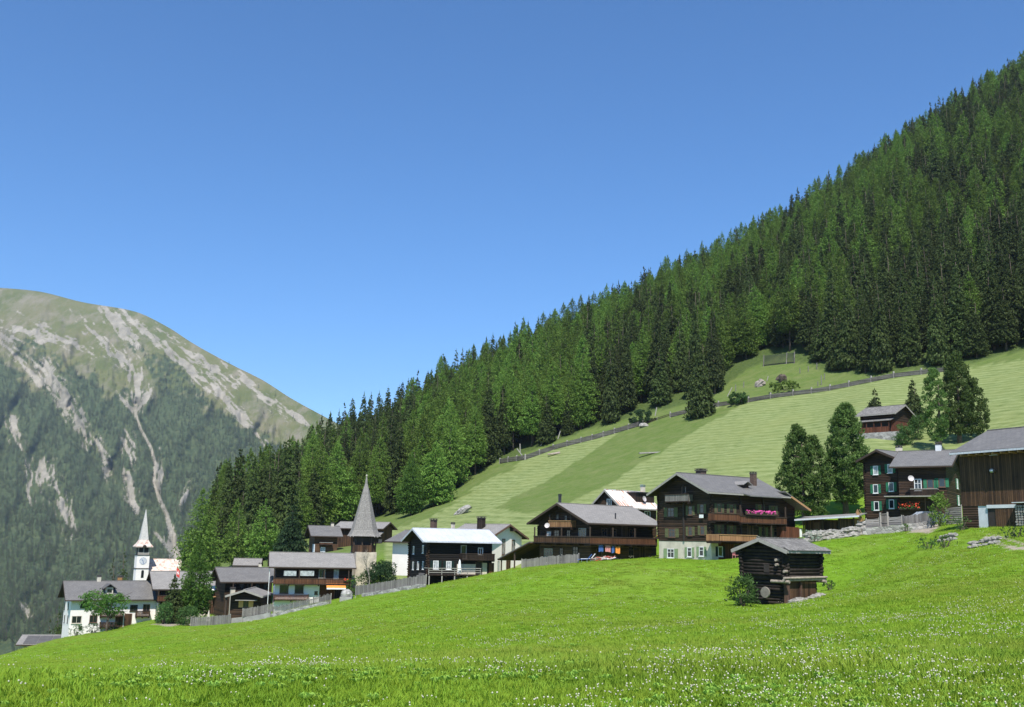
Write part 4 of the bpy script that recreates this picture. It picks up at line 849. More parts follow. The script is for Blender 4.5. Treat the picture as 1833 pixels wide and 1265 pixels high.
def dish(F, root, face, px, py, r, d=.35, mat='dish'):
    u, z = F.hit(face, px, py, d); c = F.fp(face, u, z, d); n = unit(F.fp(face, 0, 0, 1) - F.fp(face, 0, 0, 0) + np.array([.5, -.3, .35])); a_ = unit(np.cross(n, (0, 0, 1))); b_ = np.cross(a_, n); rg = []
    for k, (rr, dd) in enumerate(((.02, -.16), (.5, -.11), (.8, -.05), (1, 0), (1, .03), (.8, -.02), (.5, -.08), (.02, -.13))): rg.append([c + r * rr * (math.cos(t) * a_ + math.sin(t) * b_) + n * dd * r * 2 for t in np.linspace(0, 6.28, 15)[:-1]])
    mb = MB(); mb.rings(rg); mb.tube(c - n * .2, F.fp(face, u, z - .2, 0), .03, .03, 5); return mb.build('satellite_dish', M[mat], root)
def flowers(F, root, face, u0, u1, z, d, mat, n=70, h=.28, name='flower_box', w=.22):
    b = MB(); fbox(b, F, face, u0, u1, z - .22, z, d, d + .2); o = b.build(name, M['beam'], root); m = MB(); lf = MB(); rr = random.Random(n)
    for i in range(n): m.blob(F.fp(face, rr.uniform(u0, u1), z + rr.uniform(-.06, h), d + rr.uniform(-.05, w)), rr.uniform(.045, .10), i, 6, 3, .3)
    for i in range(n): lf.blob(F.fp(face, rr.uniform(u0, u1), z + rr.uniform(-.14, h * .7), d + rr.uniform(0, w * .8)), rr.uniform(.05, .10), i, 5, 3, .3)
    m.build('blossom', M[mat], o); lf.build('leaves', M['bush'], o); return o
def ux(F, y, z, px):           # local x along the ridge whose image column is px
    lo, hi = -5.0, F.L + 5
    for _ in range(30):
        m = (lo + hi) / 2
        if float(proj(F.p(m, y, z))[0]) < px: lo = m
        else: hi = m
    return (lo + hi) / 2

# --- the big balcony chalet
F = Fr(q(6, 700, 900)[0], 126, 35, q(6, 240, 870)[0], q(6, 1300, 700)[0], z=-2)
rt_ = house('balcony_chalet', F, 'big dark log chalet with pink flower balcony and pale rendered ground floor', 'house')
zt = F.zat(q(6, 680, 318)[1]) + .45; zb = F.gmin() - 1.0; zf = F.zat(q(6, 700, 727)[1]); rise = (F.W / 2) * .46
walls(F, rt_, M['plaster_grey'], zb, zf - .003, name='foundation', x0=.03, x1=1.2, y0=.03, y1=F.W - .03)
walls(F, rt_, M['planks_red'], zb, zf - .006, name='ground_floor_wall', x0=1.2, x1=F.L - .05, y0=.08, y1=F.W - .05)
walls(F, rt_, M['logs_dark'], zf, zt, 'a', rise)
logends(F, rt_, M['logs_dark'], zf + .2, zt - .4, ((0, 0), (0, F.W)), .32, .10, .22)
pl = MB(); [fbox(pl, F, 'L', u - .1, u + .1, zf + .02, zt + rise * .4, 0, .14) for u in (F.W * .5,)]; [fbox(pl, F, 'R', u - .1, u + .1, zf + .02, zt - .1, 0, .14) for u in (F.L * .42, F.L * .75)]; pl.build('corner_post', M['frame_dark'], rt_)
ro = roof(F, rt_, M['slate'], 'a', zt, rise, .9, 1.2, trim='beam_grey')
xm0, xm1 = ux(F, -1.0, zt, q(6, 980, 360)[0]), ux(F, -1.0, zt, q(6, 1250, 370)[0]); sl_ = .46; mb = MB()
slab(mb, F, (xm0, -2.1, zt - 2.1 * sl_ + .30), (xm1, -2.1, zt - 2.1 * sl_ + .30), (xm1, -.86, zt - .86 * sl_ + .02), (xm0, -.86, zt - .86 * sl_ + .02), .16, .28); mb.build('eave_extension', M['slate'], rt_)
hz = zt + rise
for (zx, zy, w, h, sh) in ((460, 275, .8, .8, None), (345, 470, 1.2, 1.15, 'shutter_dull'), (515, 455, .72, 1.15, 'shutter_dull'), (615, 440, .72, 1.15, 'shutter_dull'), (355, 650, 1.2, 1.1, 'shutter_dull'), (515, 635, .72, 1.1, 'shutter_dull'), (620, 628, .72, 1.1, 'shutter_dull'), (345, 828, 1.25, 1.15, 'shutter_pale'), (508, 818, .78, 1.15, 'shutter_pale'), (612, 812, .78, 1.15, 'shutter_pale')):
    win(F, rt_, 'L', *q(6, zx, zy), w, h, 'frame_white' if zy > 750 else 'frame_brown', sh, 'glass', 1 if w > 1 else 0, cross=1, d=.0)
for (zx, zy, w, h, sh) in ((765, 435, .8, 1.15, 'shutter_dull'), (872, 440, .8, 1.15, 'shutter_dull'), (1120, 440, .8, 1.15, 'shutter_dull'), (1235, 452, .8, 1.1, 'shutter_dull'), (765, 618, .8, 1.1, 'shutter_dull'), (872, 622, .8, 1.1, 'shutter_dull'), (1150, 640, .8, 1.1, 'shutter_dull'), (1255, 645, .8, 1.1, 'shutter_dull')):
    win(F, rt_, 'R', *q(6, zx, zy), w, h, 'frame_brown', sh, 'glass', 0, cross=1)
win(F, rt_, 'R', *q(6, 775, 812), .8, 1.2, 'frame_white', 'shutter_dark', 'glass', 0, d=-.05)
door(F, rt_, 'R', *q(6, 1035, 640), .85, 1.9, 'planks_brown'); door(F, rt_, 'R', *q(6, 925, 825), 1.1, 2.0, 'frame_dark', d=-.05)
def bal(F, rt_, face, k, xa, xb, ytop, ybot, depth, **kw):
    u0, z1 = F.hit(face, *q(k, xa, ytop), depth); u1, _ = F.hit(face, *q(k, xb, ytop), depth); _, z0 = F.hit(face, *q(k, xa, ybot), depth); return balcony(F, rt_, face, u0, u1, z0 + .1, depth, z1 - z0 - .1, **kw)
bal(F, rt_, 'R', 6, 728, 948, 478, 545, 1.1, mat='balcony'); b2 = bal(F, rt_, 'R', 6, 955, 1355, 502, 565, 1.3, mat='balcony', posts=3, ph=2.1)
bal(F, rt_, 'R', 6, 770, 1092, 665, 725, 2.2, mat='balcony_light', rail='beam_light'); bal(F, rt_, 'L', 6, 490, 292, 312, 378, .9, mat='planks_grey')
st = MB(); u, z = F.hit('R', *q(6, 1095, 672), 2.2); 
for dz in (0, -.5): st.beam(F.fp('R', u, z + dz, 2.1), F.fp('R', u + 3.6, z - 1.2 + dz, 2.1), .08, .08)
for i in range(4): st.beam(F.fp('R', u + i * 1.1, z - 1.6 - i * .36, 2.1), F.fp('R', u + i * 1.1, z - i * .36, 2.1), .08, .08)
st.build('stair_rail', M['beam_grey'], rt_)
u0, z0 = F.hit('R', *q(6, 992, 488), 1.3); u1, _ = F.hit('R', *q(6, 1252, 488), 1.3); flowers(F, rt_, 'R', u0, u1, z0 + .15, 1.32, 'pinkflower', 190, .34)
st = MB(); u, z = F.hit('R', *q(6, 1222, 640), 1.2); fbox(st, F, 'R', u - .07, u + .07, z - 1.3, z + .8, 1.1, 1.24); st.build('post', M['beam'], rt_)
chimney(F, rt_, ux(F, F.W / 2 + .3, hz, q(6, 638, 120)[0]), F.W / 2 + .9, hz - .6, hz + .75, .95, 'brick'); chimney(F, rt_, ux(F, F.W * .22, hz, q(6, 1072, 240)[0]), F.W * .24, zt + .6, hz + .55, .62, 'brick', capw=.04)
xd = ux(F, .9, hz - 1, q(6, 1000, 250)[0]); dm = MB(); lbox(dm, F, xd - .45, xd + .45, .9, 2.2, zt + .3, zt + 1.15); do = dm.build('dormer', M['logs_dark'], rt_)
dm = MB(); slab(dm, F, (xd - .85, .55, zt + 1.05), (xd, .55, zt + 1.5), (xd, 3.0, zt + 1.5), (xd - .85, 3.0, zt + 1.05), 0, .09); slab(dm, F, (xd, .55, zt + 1.5), (xd + .85, .55, zt + 1.05), (xd + .85, 3.0, zt + 1.05), (xd, 3.0, zt + 1.5), 0, .09); dm.build('dormer_roof', M['slate_light'], do)
# lower barn wing at its right end
xe = F.L; walls(F, rt_, M['logs_dark'], zb, zt - .2, name='wing_wall', x0=xe + .003, x1=xe + 4.2, y0=1.0, y1=F.W)
walls(F, rt_, M['planks_red'], zb, F.zat(q(6, 1420, 590)[1], xe, 0) - .1, name='plank_shed', x0=xe - .6, x1=xe + 2.6, y0=-.9, y1=.997)
mb = MB(); slab(mb, F, (xe + 4.9, -1.0, zt - 1.75), (xe + 4.9, F.W + .6, zt - 1.75), (xe + .1, F.W + .6, zt + .35), (xe + .1, -1.0, zt + .35), 0, .15); wr = mb.build('wing_roof', M['slate'], rt_)
MB().beam(F.p(xe + 1.2, -1.05, zt - .20), F.p(xe + 4.9, -1.05, zt - 1.80), .08, .24).build('bargeboard', M['beam_light'], wr)
door(F, rt_, 'R', *q(6, 1475, 668), .5, 1.5, 'white', 'door', 'frame_brown', .9)
flowers(F, rt_, 'R', xe + .7, xe + 1.3, F.hit('R', *q(6, 1412, 540), .0)[1], -.9, 'pinkflower', 16, .2, 'hanging_basket')
mb = MB(); c = F.fp('L', *F.hit('L', *q(6, 628, 505), .25), .25); mb.beam(c, c + F.b * .7 + (0, 0, .0), .02, .4); tag(mb.build('hanging_cloth', M['white']), 'pale cloth airing outside the upper window of the big balcony chalet', 'cloth')
# red garden chair
p = F.fp('R', F.hit('R', *q(6, 885, 880), 1.2)[0], 0, 1.6); gzz = float(gz(p[0], p[1])); e = empty('garden_chair', (p[0], p[1], gzz), 'small red wooden chair in front of the chalet ground floor door', 'chair'); o3 = np.array([p[0], p[1], gzz])
def cb(x0, x1, y0, y1, z0, z1): m = MB(); lbox(m, type('G', (), {'p': lambda s, x, y, z: o3 + F.a * x + F.b * y + np.array([0, 0, z])})(), x0, x1, y0, y1, z0, z1); return m
cb(-.26, .26, -.26, .26, .42, .47).build('seat', M['pinkcloth'], e); cb(-.26, .26, .22, .27, .473, 1.05).build('backrest', M['pinkcloth'], e)
for x in (-.25, .21):
    for y in (-.25, .21): cb(x, x + .045, y, y + .045, 0, .417).build('leg', M['pinkcloth'], e)

# --- the central chalet with the long balcony
F = Fr(q(5, 957, 820)[0], 137, 38, q(5, 388, 850)[0], q(5, 1640, 700)[0], z=-1.5)
rt_ = house('gable_chalet', F, 'wide dark chalet with long brown balcony, clothes line and shallow grey roof', 'house')
sl_ = .42; rise = F.W / 2 * sl_; zt = F.zat(q(5, 950, 480)[1]) + .35; zb = F.gmin() - 1; zf = F.zat(q(5, 957, 700)[1])
walls(F, rt_, M['logs_brown'], zb, zf - .003, name='ground_floor_wall', x0=.15, y0=.15, x1=F.L - .1, y1=F.W - .1); walls(F, rt_, M['logs_dark'], zf, zt, 'a', rise)
logends(F, rt_, M['logs_dark'], zf + .3, zt - .4, ((0, 0), (0, F.W)), .32, .1, .2)
roof(F, rt_, M['slate_light'], 'a', zt, rise, 1.0, 1.3, trim='beam')
hz = zt + rise
for (zx, zy, w, h, fr, pn) in ((505, 598, 1.1, 1.2, 'frame_brown', 'curtain'), (590, 590, 1.1, 1.2, 'frame_brown', 'glass'), (720, 585, .8, 1.1, 'frame_dark', 'glass'), (872, 568, 1.5, 1.15, 'beam_grey', 'glass'), (500, 790, 1.8, 1.2, 'beam_grey', 'glass'), (640, 780, .8, 1.1, 'frame_dark', 'glass'), (795, 780, 1.1, 1.4, 'frame_dark', 'glass'), (690, 410, .6, .8, 'frame_dark', 'glass'), (600, 395, .6, .8, 'frame_dark', 'glass')):
    win(F, rt_, 'L', *q(5, zx, zy), w, h, fr, None, pn, 2 if w > 1.4 else 1, cross=1, d=0 if zy < 700 else -.14)
for (zx, zy, w, h, pn) in ((1110, 565, 1.0, 1.1, 'glass'), (1210, 570, 1.0, 1.1, 'glass'), (1420, 575, 1.4, 1.1, 'glass'), (1400, 770, 1.0, 1.2, 'glass'), (1050, 790, .9, 1.2, 'glass')):
    win(F, rt_, 'R', *q(5, zx, zy), w, h, 'frame_brown', None, pn, 1, cross=1, d=0 if zy < 700 else -.14)
door(F, rt_, 'R', *q(5, 1330, 585), .9, 2.0, 'planks_brown'); door(F, rt_, 'R', *q(5, 1525, 770), .9, 2.0, 'planks_brown', d=-.14)
bal(F, rt_, 'R', 5, 958, 1690, 615, 695, 1.25, mat='balcony', ends=(0, 1), posts=4, ph=2.1); bal(F, rt_, 'L', 5, 950, 335, 615, 690, 1.2, mat='planks_brown', ends=(0, 1), posts=3, ph=2.0)
bal(F, rt_, 'L', 5, 740, 500, 440, 515, 1.0, mat='balcony_light', rail='beam_light', posts=2, ph=1.7); dish(F, rt_, 'L', *q(5, 485, 490), .36, 1.2)
chimney(F, rt_, ux(F, F.W / 2, hz, q(5, 650, 240)[0]), F.W / 2 + .5, hz - .5, hz + 1.2, .3, 'darkmetal', 'flue_pipe', 'darkmetal', .03)
mb = MB(); x = ux(F, .4, zt, q(5, 1245, 420)[0]); lbox(mb, F, x - .06, x + .06, .55, .7, zt - .1, zt + 1.3); mb.build('vent_pipe', M['darkmetal'], rt_)
xx = F.L; walls(F, rt_, M['logs_brown'], zb, zt - .6, name='annex_wall', x0=xx + .003, x1=xx + 3.0, y0=2.2, y1=F.W - .5)
# lean-to at the left end
mb = MB(); yl0, yl1 = F.W + .1, F.W + 7.2; zl = zf + .1; A = (-1.6, yl1, zl - 2.5); slab(mb, F, (-1.6, yl0, zl), (-1.6 + 7, yl0, zl), (-1.6 + 7, yl1, zl - 2.5), (-1.6, yl1, zl - 2.5), 0, .14); lr = mb.build('lean_to_roof', M['slate'], rt_); mb = MB(); slab(mb, F, (-1.56, yl0, zl), (5.3, yl0, zl), (5.3, yl1 - .04, zl - 2.48), (-1.56, yl1 - .04, zl - 2.48), -.12, -.003); mb.build('soffit', M['planks_brown'], lr)
mb = MB(); 
for y in (yl1 - .6, F.W + 3.6): c = F.p(-1.3, y, 0); zz = zl - 2.5 * (y - yl0) / (yl1 - yl0); mb.beam((c[0], c[1], float(gz(c[0], c[1])) - .5), (c[0], c[1], zz - .12), .22, .22, (0, 1, 0))
mb.build('lean_to_post', M['beam'], rt_)
flowers(F, rt_, 'R', F.L - .8, F.L + .5, F.hit('R', *q(5, 1650, 620), 1.3)[1], 1.3, 'orange', 24, .2)
# clothes hanging under the balcony, things by the fence
cl = [(1065, 735, 'blue', .5, 'blue shirt on the clothes line under the long balcony, leftmost garment'), (1088, 735, 'blue', .35, 'dark blue trousers on the clothes line beside the leftmost shirt'), (1150, 740, 'pinkcloth', .95, 'pink sheet on the clothes line under the long balcony'), (1205, 750, 'blue', .45, 'blue towel on the clothes line right of the pink sheet'), (1258, 755, 'orange', .8, 'orange cloth at the right end of the clothes line')]
for zx, zy, mk, w, lb in cl:
    u, z = F.hit('R', *q(5, zx, zy), 1.0); m = MB(); n = 7; rr = random.Random(zx)
    top = [(u - w / 2 + w * i / n, .04 * math.sin(i * 2.2)) for i in range(n + 1)]
    for (ua, da), (ub, db) in zip(top[:-1], top[1:]): zl_ = z - .42 - rr.uniform(0, .12); m.hexa([F.fp('R', ua, zl_, 1.0 + da * 2), F.fp('R', ub, zl_, 1.0 + db * 2), F.fp('R', ub, zl_, 1.012 + db * 2), F.fp('R', ua, zl_, 1.012 + da * 2), F.fp('R', ua, z + .38, 1.0 + da), F.fp('R', ub, z + .38, 1.0 + db), F.fp('R', ub, z + .38, 1.012 + db), F.fp('R', ua, z + .38, 1.012 + da)])
    tag(m.build('garment', M[mk]), lb, 'laundry', 'washing on the clothes line')
u0, z0 = F.hit('R', *q(5, 1040, 712), 1.0); u1, _ = F.hit('R', *q(5, 1290, 712), 1.0); tag(MB().tube(F.fp('R', u0, z0 + .02, 1.0), F.fp('R', u1, z0 + .02, 1.0), .012, .012, 5).build('clothes_line', M['white']), 'thin clothes line strung below the long balcony', 'clothes line')

# --- black log house with white metal roof
F = Fr(q(4, 560, 900)[0], 149, 24, q(4, 345, 900)[0], q(4, 1310, 600)[0], z=-4)
rt_ = house('black_log_house', F, 'almost black log house with a pale sheet metal roof and a grey terrace', 'house')
sl_ = .36; rise = F.W / 2 * sl_; zt = F.zat(q(4, 548, 462)[1]) + .3; zb = F.gmin() - 1.2; hz = zt + rise
walls(F, rt_, M['logs_black'], zb, zt, 'a', rise); logends(F, rt_, M['logs_dark'], zb + 1.5, zt - .2, ((0, F.W), (0, 0)), .34, .13, .34); roof(F, rt_, M['metal_sheet'], 'a', zt, rise, .95, 1.1, trim='metal_sheet', soffit='soffit')
for zx, zy in ((398, 552), (508, 542), (392, 735), (448, 732), (508, 730)): win(F, rt_, 'L', *q(4, zx, zy), .62, 1.15, 'frame_white', 'shutter_dark' if zx != 448 else None, 'glass', 0, ft=.11)
win(F, rt_, 'R', *q(4, 980, 578), .9, 2.0, 'beam_grey', None, 'glass', 0, ft=.12, name='balcony_door'); win(F, rt_, 'R', *q(4, 1178, 566), .8, 1.0, 'frame_white', None, 'pinkflower' if 0 else 'glass', 1); win(F, rt_, 'R', *q(4, 655, 725), .8, 1.15, 'frame_white', 'shutter_dark', 'curtain', 1); win(F, rt_, 'R', *q(4, 806, 730), .8, 1.15, 'frame_white', 'shutter_dark', 'curtain', 1)
bal(F, rt_, 'R', 4, 965, 1350, 595, 668, 1.1, mat='planks_dark'); door(F, rt_, 'R', *q(4, 1160, 765), .9, 1.9, 'frame_dark')
mb = MB(); u0, z1 = F.hit('R', *q(4, 905, 715), .05); u1, z0 = F.hit('R', *q(4, 1120, 850), .05); fbox(mb, F, 'R', u0, u1, z0 - .4, z1, -.1, .06); ua, _ = F.hit('R', *q(4, 1195, 765), .05); fbox(mb, F, 'R', ua, ua + .8, z0 - .4, z1 + .2, -.1, .06); mb.build('rendered_panel', M['plaster_grey'], rt_)
mb = MB(); ua, _ = F.hit('R', *q(4, 1285, 765), .05); fbox(mb, F, 'R', ua - .1, ua + .7, z0 - .3, z1 + .2, -.1, .08); mb.build('plank_panel', M['balcony'], rt_)
u0, z1 = F.hit('R', *q(4, 572, 765), 2.0); u1, _ = F.hit('R', *q(4, 1185, 780), 2.0); _, z0 = F.hit('R', *q(4, 572, 848), 2.0)
to = balcony(F, rt_, 'R', u0, u1, z0 + .1, 2.0, z1 - z0 - .1, open_=True, rail='beam_grey', mat='beam_grey', ends=(1, 1)); to.name = 'terrace'
mb = MB()
for i in range(5): u = u0 + .15 + (u1 - u0 - .3) * i / 4; c = F.fp('R', u, 0, 1.9); mb.beam((c[0], c[1], float(gz(c[0], c[1])) - .5), (c[0], c[1], z0 - .05), .16, .16, (0, 1, 0))
mb.build('terrace_post', M['beam_grey'], rt_)
mb = MB(); [fbox(mb, F, 'L', -.2 + .1 * i, 3.4 - .1 * i, F.zat(q(4, 450, 925)[1]) + .3 * i - .6, F.zat(q(4, 450, 925)[1]) + .3 * i - .38, 0, 1.7 - .28 * i) for i in range(6)]; mb.build('steps', M['boards_grey'], rt_)
c = F.fp('R', F.hit('R', *q(4, 932, 800), 1.4)[0], z0 + .1, 1.4); e = empty('closed_parasol', c, 'closed white parasol standing on the grey terrace of the black log house', 'parasol'); MB().tube(c, c + (0, 0, 2.1), .03, .03, 6).build('pole', M['beam_grey'], e)
MB().rings([[c + np.array([r_ * math.cos(t), r_ * math.sin(t), z_]) for t in np.linspace(0, 6.28, 13)[:-1]] for r_, z_ in ((.30, .15), (.26, .7), (.2, 1.3), (.14, 1.8), (.03, 2.1))]).build('canopy', M['white'], e)

# --- white house behind it
F = Fr(q(4, 1296, 700)[0], 161, 55, q(4, 840, 800)[0], q(4, 1658, 700)[0], z=-2)
rt_ = house('white_house', F, 'white house with brown bargeboards and two tall gable windows behind the black log house', 'house'); sl_ = .40; rise = F.L / 2 * sl_
zt = F.zat(q(4, 1650, 400)[1], F.L, 0) + .0; zb = F.gmin() - 1.2; hz = zt + rise
walls(F, rt_, M['plaster'], zb, zt, 'b', rise); roof(F, rt_, M['slate_light'], 'b', zt, rise, 1.0, .7, trim='frame_brown')
for zx, zy, w, h in ((1448, 515, .85, 2.5), (1562, 515, .85, 2.2)): win(F, rt_, 'R', *q(4, zx, zy), w, h, 'frame_brown', None, 'curtain', 1, cross=1, ft=.14)
win(F, rt_, 'R', *q(4, 1388, 750), .5, 1.8, 'beam_grey', None, 'curtain', 0); door(F, rt_, 'R', *q(4, 1503, 752), .95, 1.9, 'planks_brown')
mb = MB(); u, z = F.hit('R', *q(4, 1548, 325), .3); fbox(mb, F, 'R', u - .12, u + .12, z - .1, z + .35, 0, .9); mb.build('ridge_beam', M['beam'], rt_)
chimney(F, rt_, F.L * .3, (F.C[0] - colX(q(4, 1062, 300)[0], F.C[1] + 3, 1)) * .95 / abs(F.b[0]), zt + .2, hz + 1.1, .95, 'planks_dark', capw=.1)
yw = F.W; Wl = 11.5; zl = zt - .95
walls(F, rt_, M['plaster'], zb - 1.5, zl, 'b', rise * .9, name='left_wing_wall', x0=-.9, x1=F.L - 1.2, y0=yw + .003, y1=yw + Wl)
r2 = MB(); roof(F, rt_, M['slate'], 'b', zl, rise * .9, 1.0, .7, x0=-.9, x1=F.L - 1.2, y0=yw + .2, y1=yw + Wl, trim='beam', ogs=(0, .9))
chimney(F, rt_, F.L * .35, yw + 6.2, zl + .5, hz + .75, .8, 'brick'); chimney(F, rt_, F.L * .2, yw + 1.2, zl + .8, hz + .15, .45, 'chim_white', capw=.05)

# --- rusty roofed house behind the balcony chalet
F = Fr(q(5, 1292, 500)[0], 158, 40, q(5, 985, 500)[0], q(5, 1680, 500)[0], z=3)
rt_ = house('rusty_roof_house', F, 'brown wooden house whose pale metal roof is streaked with rust', 'house'); sl_ = .78; rise = F.W / 2 * sl_
zt = F.zat(q(5, 1292, 300)[1]) + .25; zb = F.gmin() - 1; hz = zt + rise; walls(F, rt_, M['logs_dark'], zb, zt, 'a', rise); roof(F, rt_, M['rusty'], 'a', zt, rise, .55, .5, trim='beam_grey')
win(F, rt_, 'L', *q(5, 1165, 250), 1.0, 1.4, 'frame_white', None, 'glass', 1); win(F, rt_, 'R', *q(5, 1580, 378), 1.3, 1.2, 'frame_white', None, 'glass', 1); bal(F, rt_, 'R', 5, 1560, 1680, 430, 462, 1.0, mat='balcony_light', rail='beam_light')
x0 = F.L * .52; walls(F, rt_, M['planks_dark'], zt - .2, hz - .1, name='dormer', x0=x0, x1=F.L + .3, y0=.7, y1=F.W * .8); mb = MB(); lbox(mb, F, x0 - .2, F.L + .8, .4, F.W * .85, hz - .097, hz + .06); mb.build('dormer_roof', M['darkmetal'], rt_)
chimney(F, rt_, ux(F, F.W / 2, hz, q(5, 1532, 80)[0]), F.W / 2, hz - .4, hz + 1.1, .55, 'plaster_grey', capm='steel', capw=.05); dish(F, rt_, 'R', *q(5, 1550, 200), .45, -.3)

# --- house with the orange awning
F = Fr(q(3, 155, 1100)[0], 158, 14, q(3, 125, 1100)[0], q(3, 850, 1000)[0], z=-9)
F.W = 8.0; rt_ = house('awning_house', F, 'long house with full-width brown balcony, white ground floor and orange awning', 'house'); sl_ = .42; rise = F.W / 2 * sl_
zt = F.zat(q(3, 155, 893)[1]) + .35; zb = F.gmin() - 1.5; zf = F.zat(q(3, 155, 1042)[1]); walls(F, rt_, M['plaster'], zb, zf - .003, name='ground_floor_wall', x0=.02, y0=.02, x1=F.L * .58, y1=F.W - .02); walls(F, rt_, M['planks_red'], zb, zf - .006, name='plank_wall', x0=F.L * .58, y0=.5, x1=F.L - .02, y1=F.W - .02)
walls(F, rt_, M['logs_dark'], zf, zt, 'a', rise); roof(F, rt_, M['slate_light'], 'a', zt, rise, .9, .9, trim='beam', ogs=(1.0, .5))
bal(F, rt_, 'R', 3, 150, 835, 985, 1040, 1.25, mat='balcony', posts=4, ph=2.0); u0, z0 = F.hit('R', *q(3, 840, 1000), 1.25); flowers(F, rt_, 'R', u0 - .9, u0 - .2, z0, 1.27, 'redflower', 16, .2)
for zx, zy, w, h, pn, dd in ((590, 945, 1.0, 1.3, 'glass', 0), (718, 950, .8, 1.5, 'curtain', 0), (245, 1085, 1.3, 1.2, 'glass', -.02), (382, 1085, 1.3, 1.2, 'glass', -.02), (535, 1118, .5, .5, 'glass', -.02)): win(F, rt_, 'R', *q(3, zx, zy), w, h, 'beam_grey' if dd == 0 else 'frame_brown', None, pn, 1, d=dd)
mb = MB(); 
for xa, xb in ((245, 355), (388, 516)): u0, z1 = F.hit('R', *q(3, xa, 918), 1.0); u1, z0 = F.hit('R', *q(3, xb, 965), 1.0); fbox(mb, F, 'R', u0, u1, z0, z1, 1.0, 1.02)
mb.build('wind_screen', M['curtain'], rt_); bal(F, rt_, 'R', 3, 152, 470, 1135, 1185, 1.0, mat='balcony')
u0, z1 = F.hit('R', *q(3, 628, 1052), .9); u1, z0 = F.hit('R', *q(3, 805, 1080), 1.9); mb = MB(); n = 8
for i in range(n): a_, b_ = u0 + (u1 - u0) * i / n, u0 + (u1 - u0) * (i + 1) / n; mb.hexa([F.fp('R', a_, z1 + .3, .5), F.fp('R', b_, z1 + .3, .5), F.fp('R', b_, z0 + .1, 1.9), F.fp('R', a_, z0 + .1, 1.9)] + [F.fp('R', a_, z1 + .34, .5), F.fp('R', b_, z1 + .34, .5), F.fp('R', b_, z0 + .14, 1.9), F.fp('R', a_, z0 + .14, 1.9)])
aw = mb.build('awning', M['orange'], rt_); mb = MB(); fbox(mb, F, 'R', u0, u1, z0 - .12, z0 + .1, 1.9, 1.93); mb.build('valance', M['white'], aw); door(F, rt_, 'R', *q(3, 730, 1130), .9, 1.9, 'planks_dark', d=-.5)
dish(F, rt_, 'L', *q(2, 1265, 655), .6, .5, 'darkmetal')
mb = MB(); c = F.p(-.9, -.5, 0); mb.tube((c[0], c[1], float(gz(c[0], c[1])) - .5), (c[0], c[1], zt - .4), .05, .05, 6); mb.build('downpipe', M['frame_white'], rt_)

# --- shingled spire tower
F = Fr(q(3, 895, 900)[0], 168, 24, q(3, 838, 800)[0], q(3, 1080, 800)[0], z=-4)
rt_ = house('shingled_tower', F, 'old stone tower with dark wooden gallery and tall grey shingled spire', 'tower'); zb = F.gmin() - 2; zs = F.zat(q(3, 895, 748)[1]); zg = F.zat(q(3, 895, 610)[1]) + .1
walls(F, rt_, M['tower_stone'], zb, zs, name='stone_base'); cx_, cy_ = F.L / 2, F.W / 2
def ring(rad, z, n=8, rot=math.pi / 8, cx_=cx_, cy_=cy_, F=F): return [F.p(cx_ + rad * math.cos(rot + 2 * math.pi * i / n), cy_ + rad * math.sin(rot + 2 * math.pi * i / n), z) for i in range(n)]
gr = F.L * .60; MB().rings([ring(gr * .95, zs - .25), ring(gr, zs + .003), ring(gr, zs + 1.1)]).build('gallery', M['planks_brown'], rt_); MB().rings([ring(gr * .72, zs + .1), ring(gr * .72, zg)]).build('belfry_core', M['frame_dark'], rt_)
mb = MB(); 
for pnt in ring(gr * .96, 0): mb.beam(pnt + (0, 0, zs + 1.05), pnt + (0, 0, zg), .2, .2, (0, 1, 0))
mb.build('gallery_post', M['beam'], rt_)
za = F.zat(q(3, 968, 60)[1], cx_, cy_); H = za - zg; pr = [(1.34, 0), (1.20, .04), (1.06, .1), (.92, .2), (.70, .38), (.44, .6), (.21, .8), (.12, .86), (.08, .93), (.04, 1.0)]
base = F.L * .61; sp = MB().rings([ring(base * a_ , zg + H * b_) for a_, b_ in pr]).build('spire', M['shingle'], rt_); MB().blob(F.p(cx_, cy_, za + .08), .15, 1, 8, 5, 0).build('finial', M['chim_white'], sp); MB().tube(F.p(cx_, cy_, za), F.p(cx_, cy_, za + .7), .03, .02, 5).build('finial_rod', M['darkmetal'], sp)

# --- farm buildings behind the tower
F = Fr(q(11, 182, 450)[0], 205, 20, q(11, 118, 450)[0], q(11, 505, 450)[0], z=-1); F.W = 6.5
rt_ = house('brown_farmhouse', F, 'low brown farmhouse with grey roof at the forest foot, left of the spire', 'house'); rise = F.W / 2 * .5; zt = F.zat(q(11, 182, 318)[1]) + .3; zb = F.gmin() - 1.5
walls(F, rt_, M['logs_brown'], zb, zt, 'a', rise); roof(F, rt_, M['slate'], 'a', zt, rise, .8, .9); chimney(F, rt_, ux(F, F.W / 2, zt + rise, q(11, 433, 200)[0]), F.W / 2, zt + rise - .3, zt + rise + .7, .55, 'chim_white', capw=.03)
mb = MB(); fbox(mb, F, 'L', -.1, 1.6, zb, F.zat(q(11, 160, 425)[1]), -.1, .06); mb.build('rendered_panel', M['plaster_cool'], rt_); bal(F, rt_, 'R', 11, 260, 440, 402, 432, .9, mat='balcony', rail='beam_grey'); win(F, rt_, 'R', *q(11, 300, 500), .9, .9, 'frame_white', None, 'curtain', 1)
F = Fr(q(11, 1120, 400)[0], 212, 68, q(11, 500, 400)[0], q(11, 1172, 400)[0], z=-1); F.L = 4.6
rt_ = house('brown_barn', F, 'large brown barn half hidden behind the shingled spire tower', 'barn'); rise = F.L / 2 * .45; zt = F.zat(q(11, 1120, 215)[1]) + .2; zb = F.gmin() - 1.5
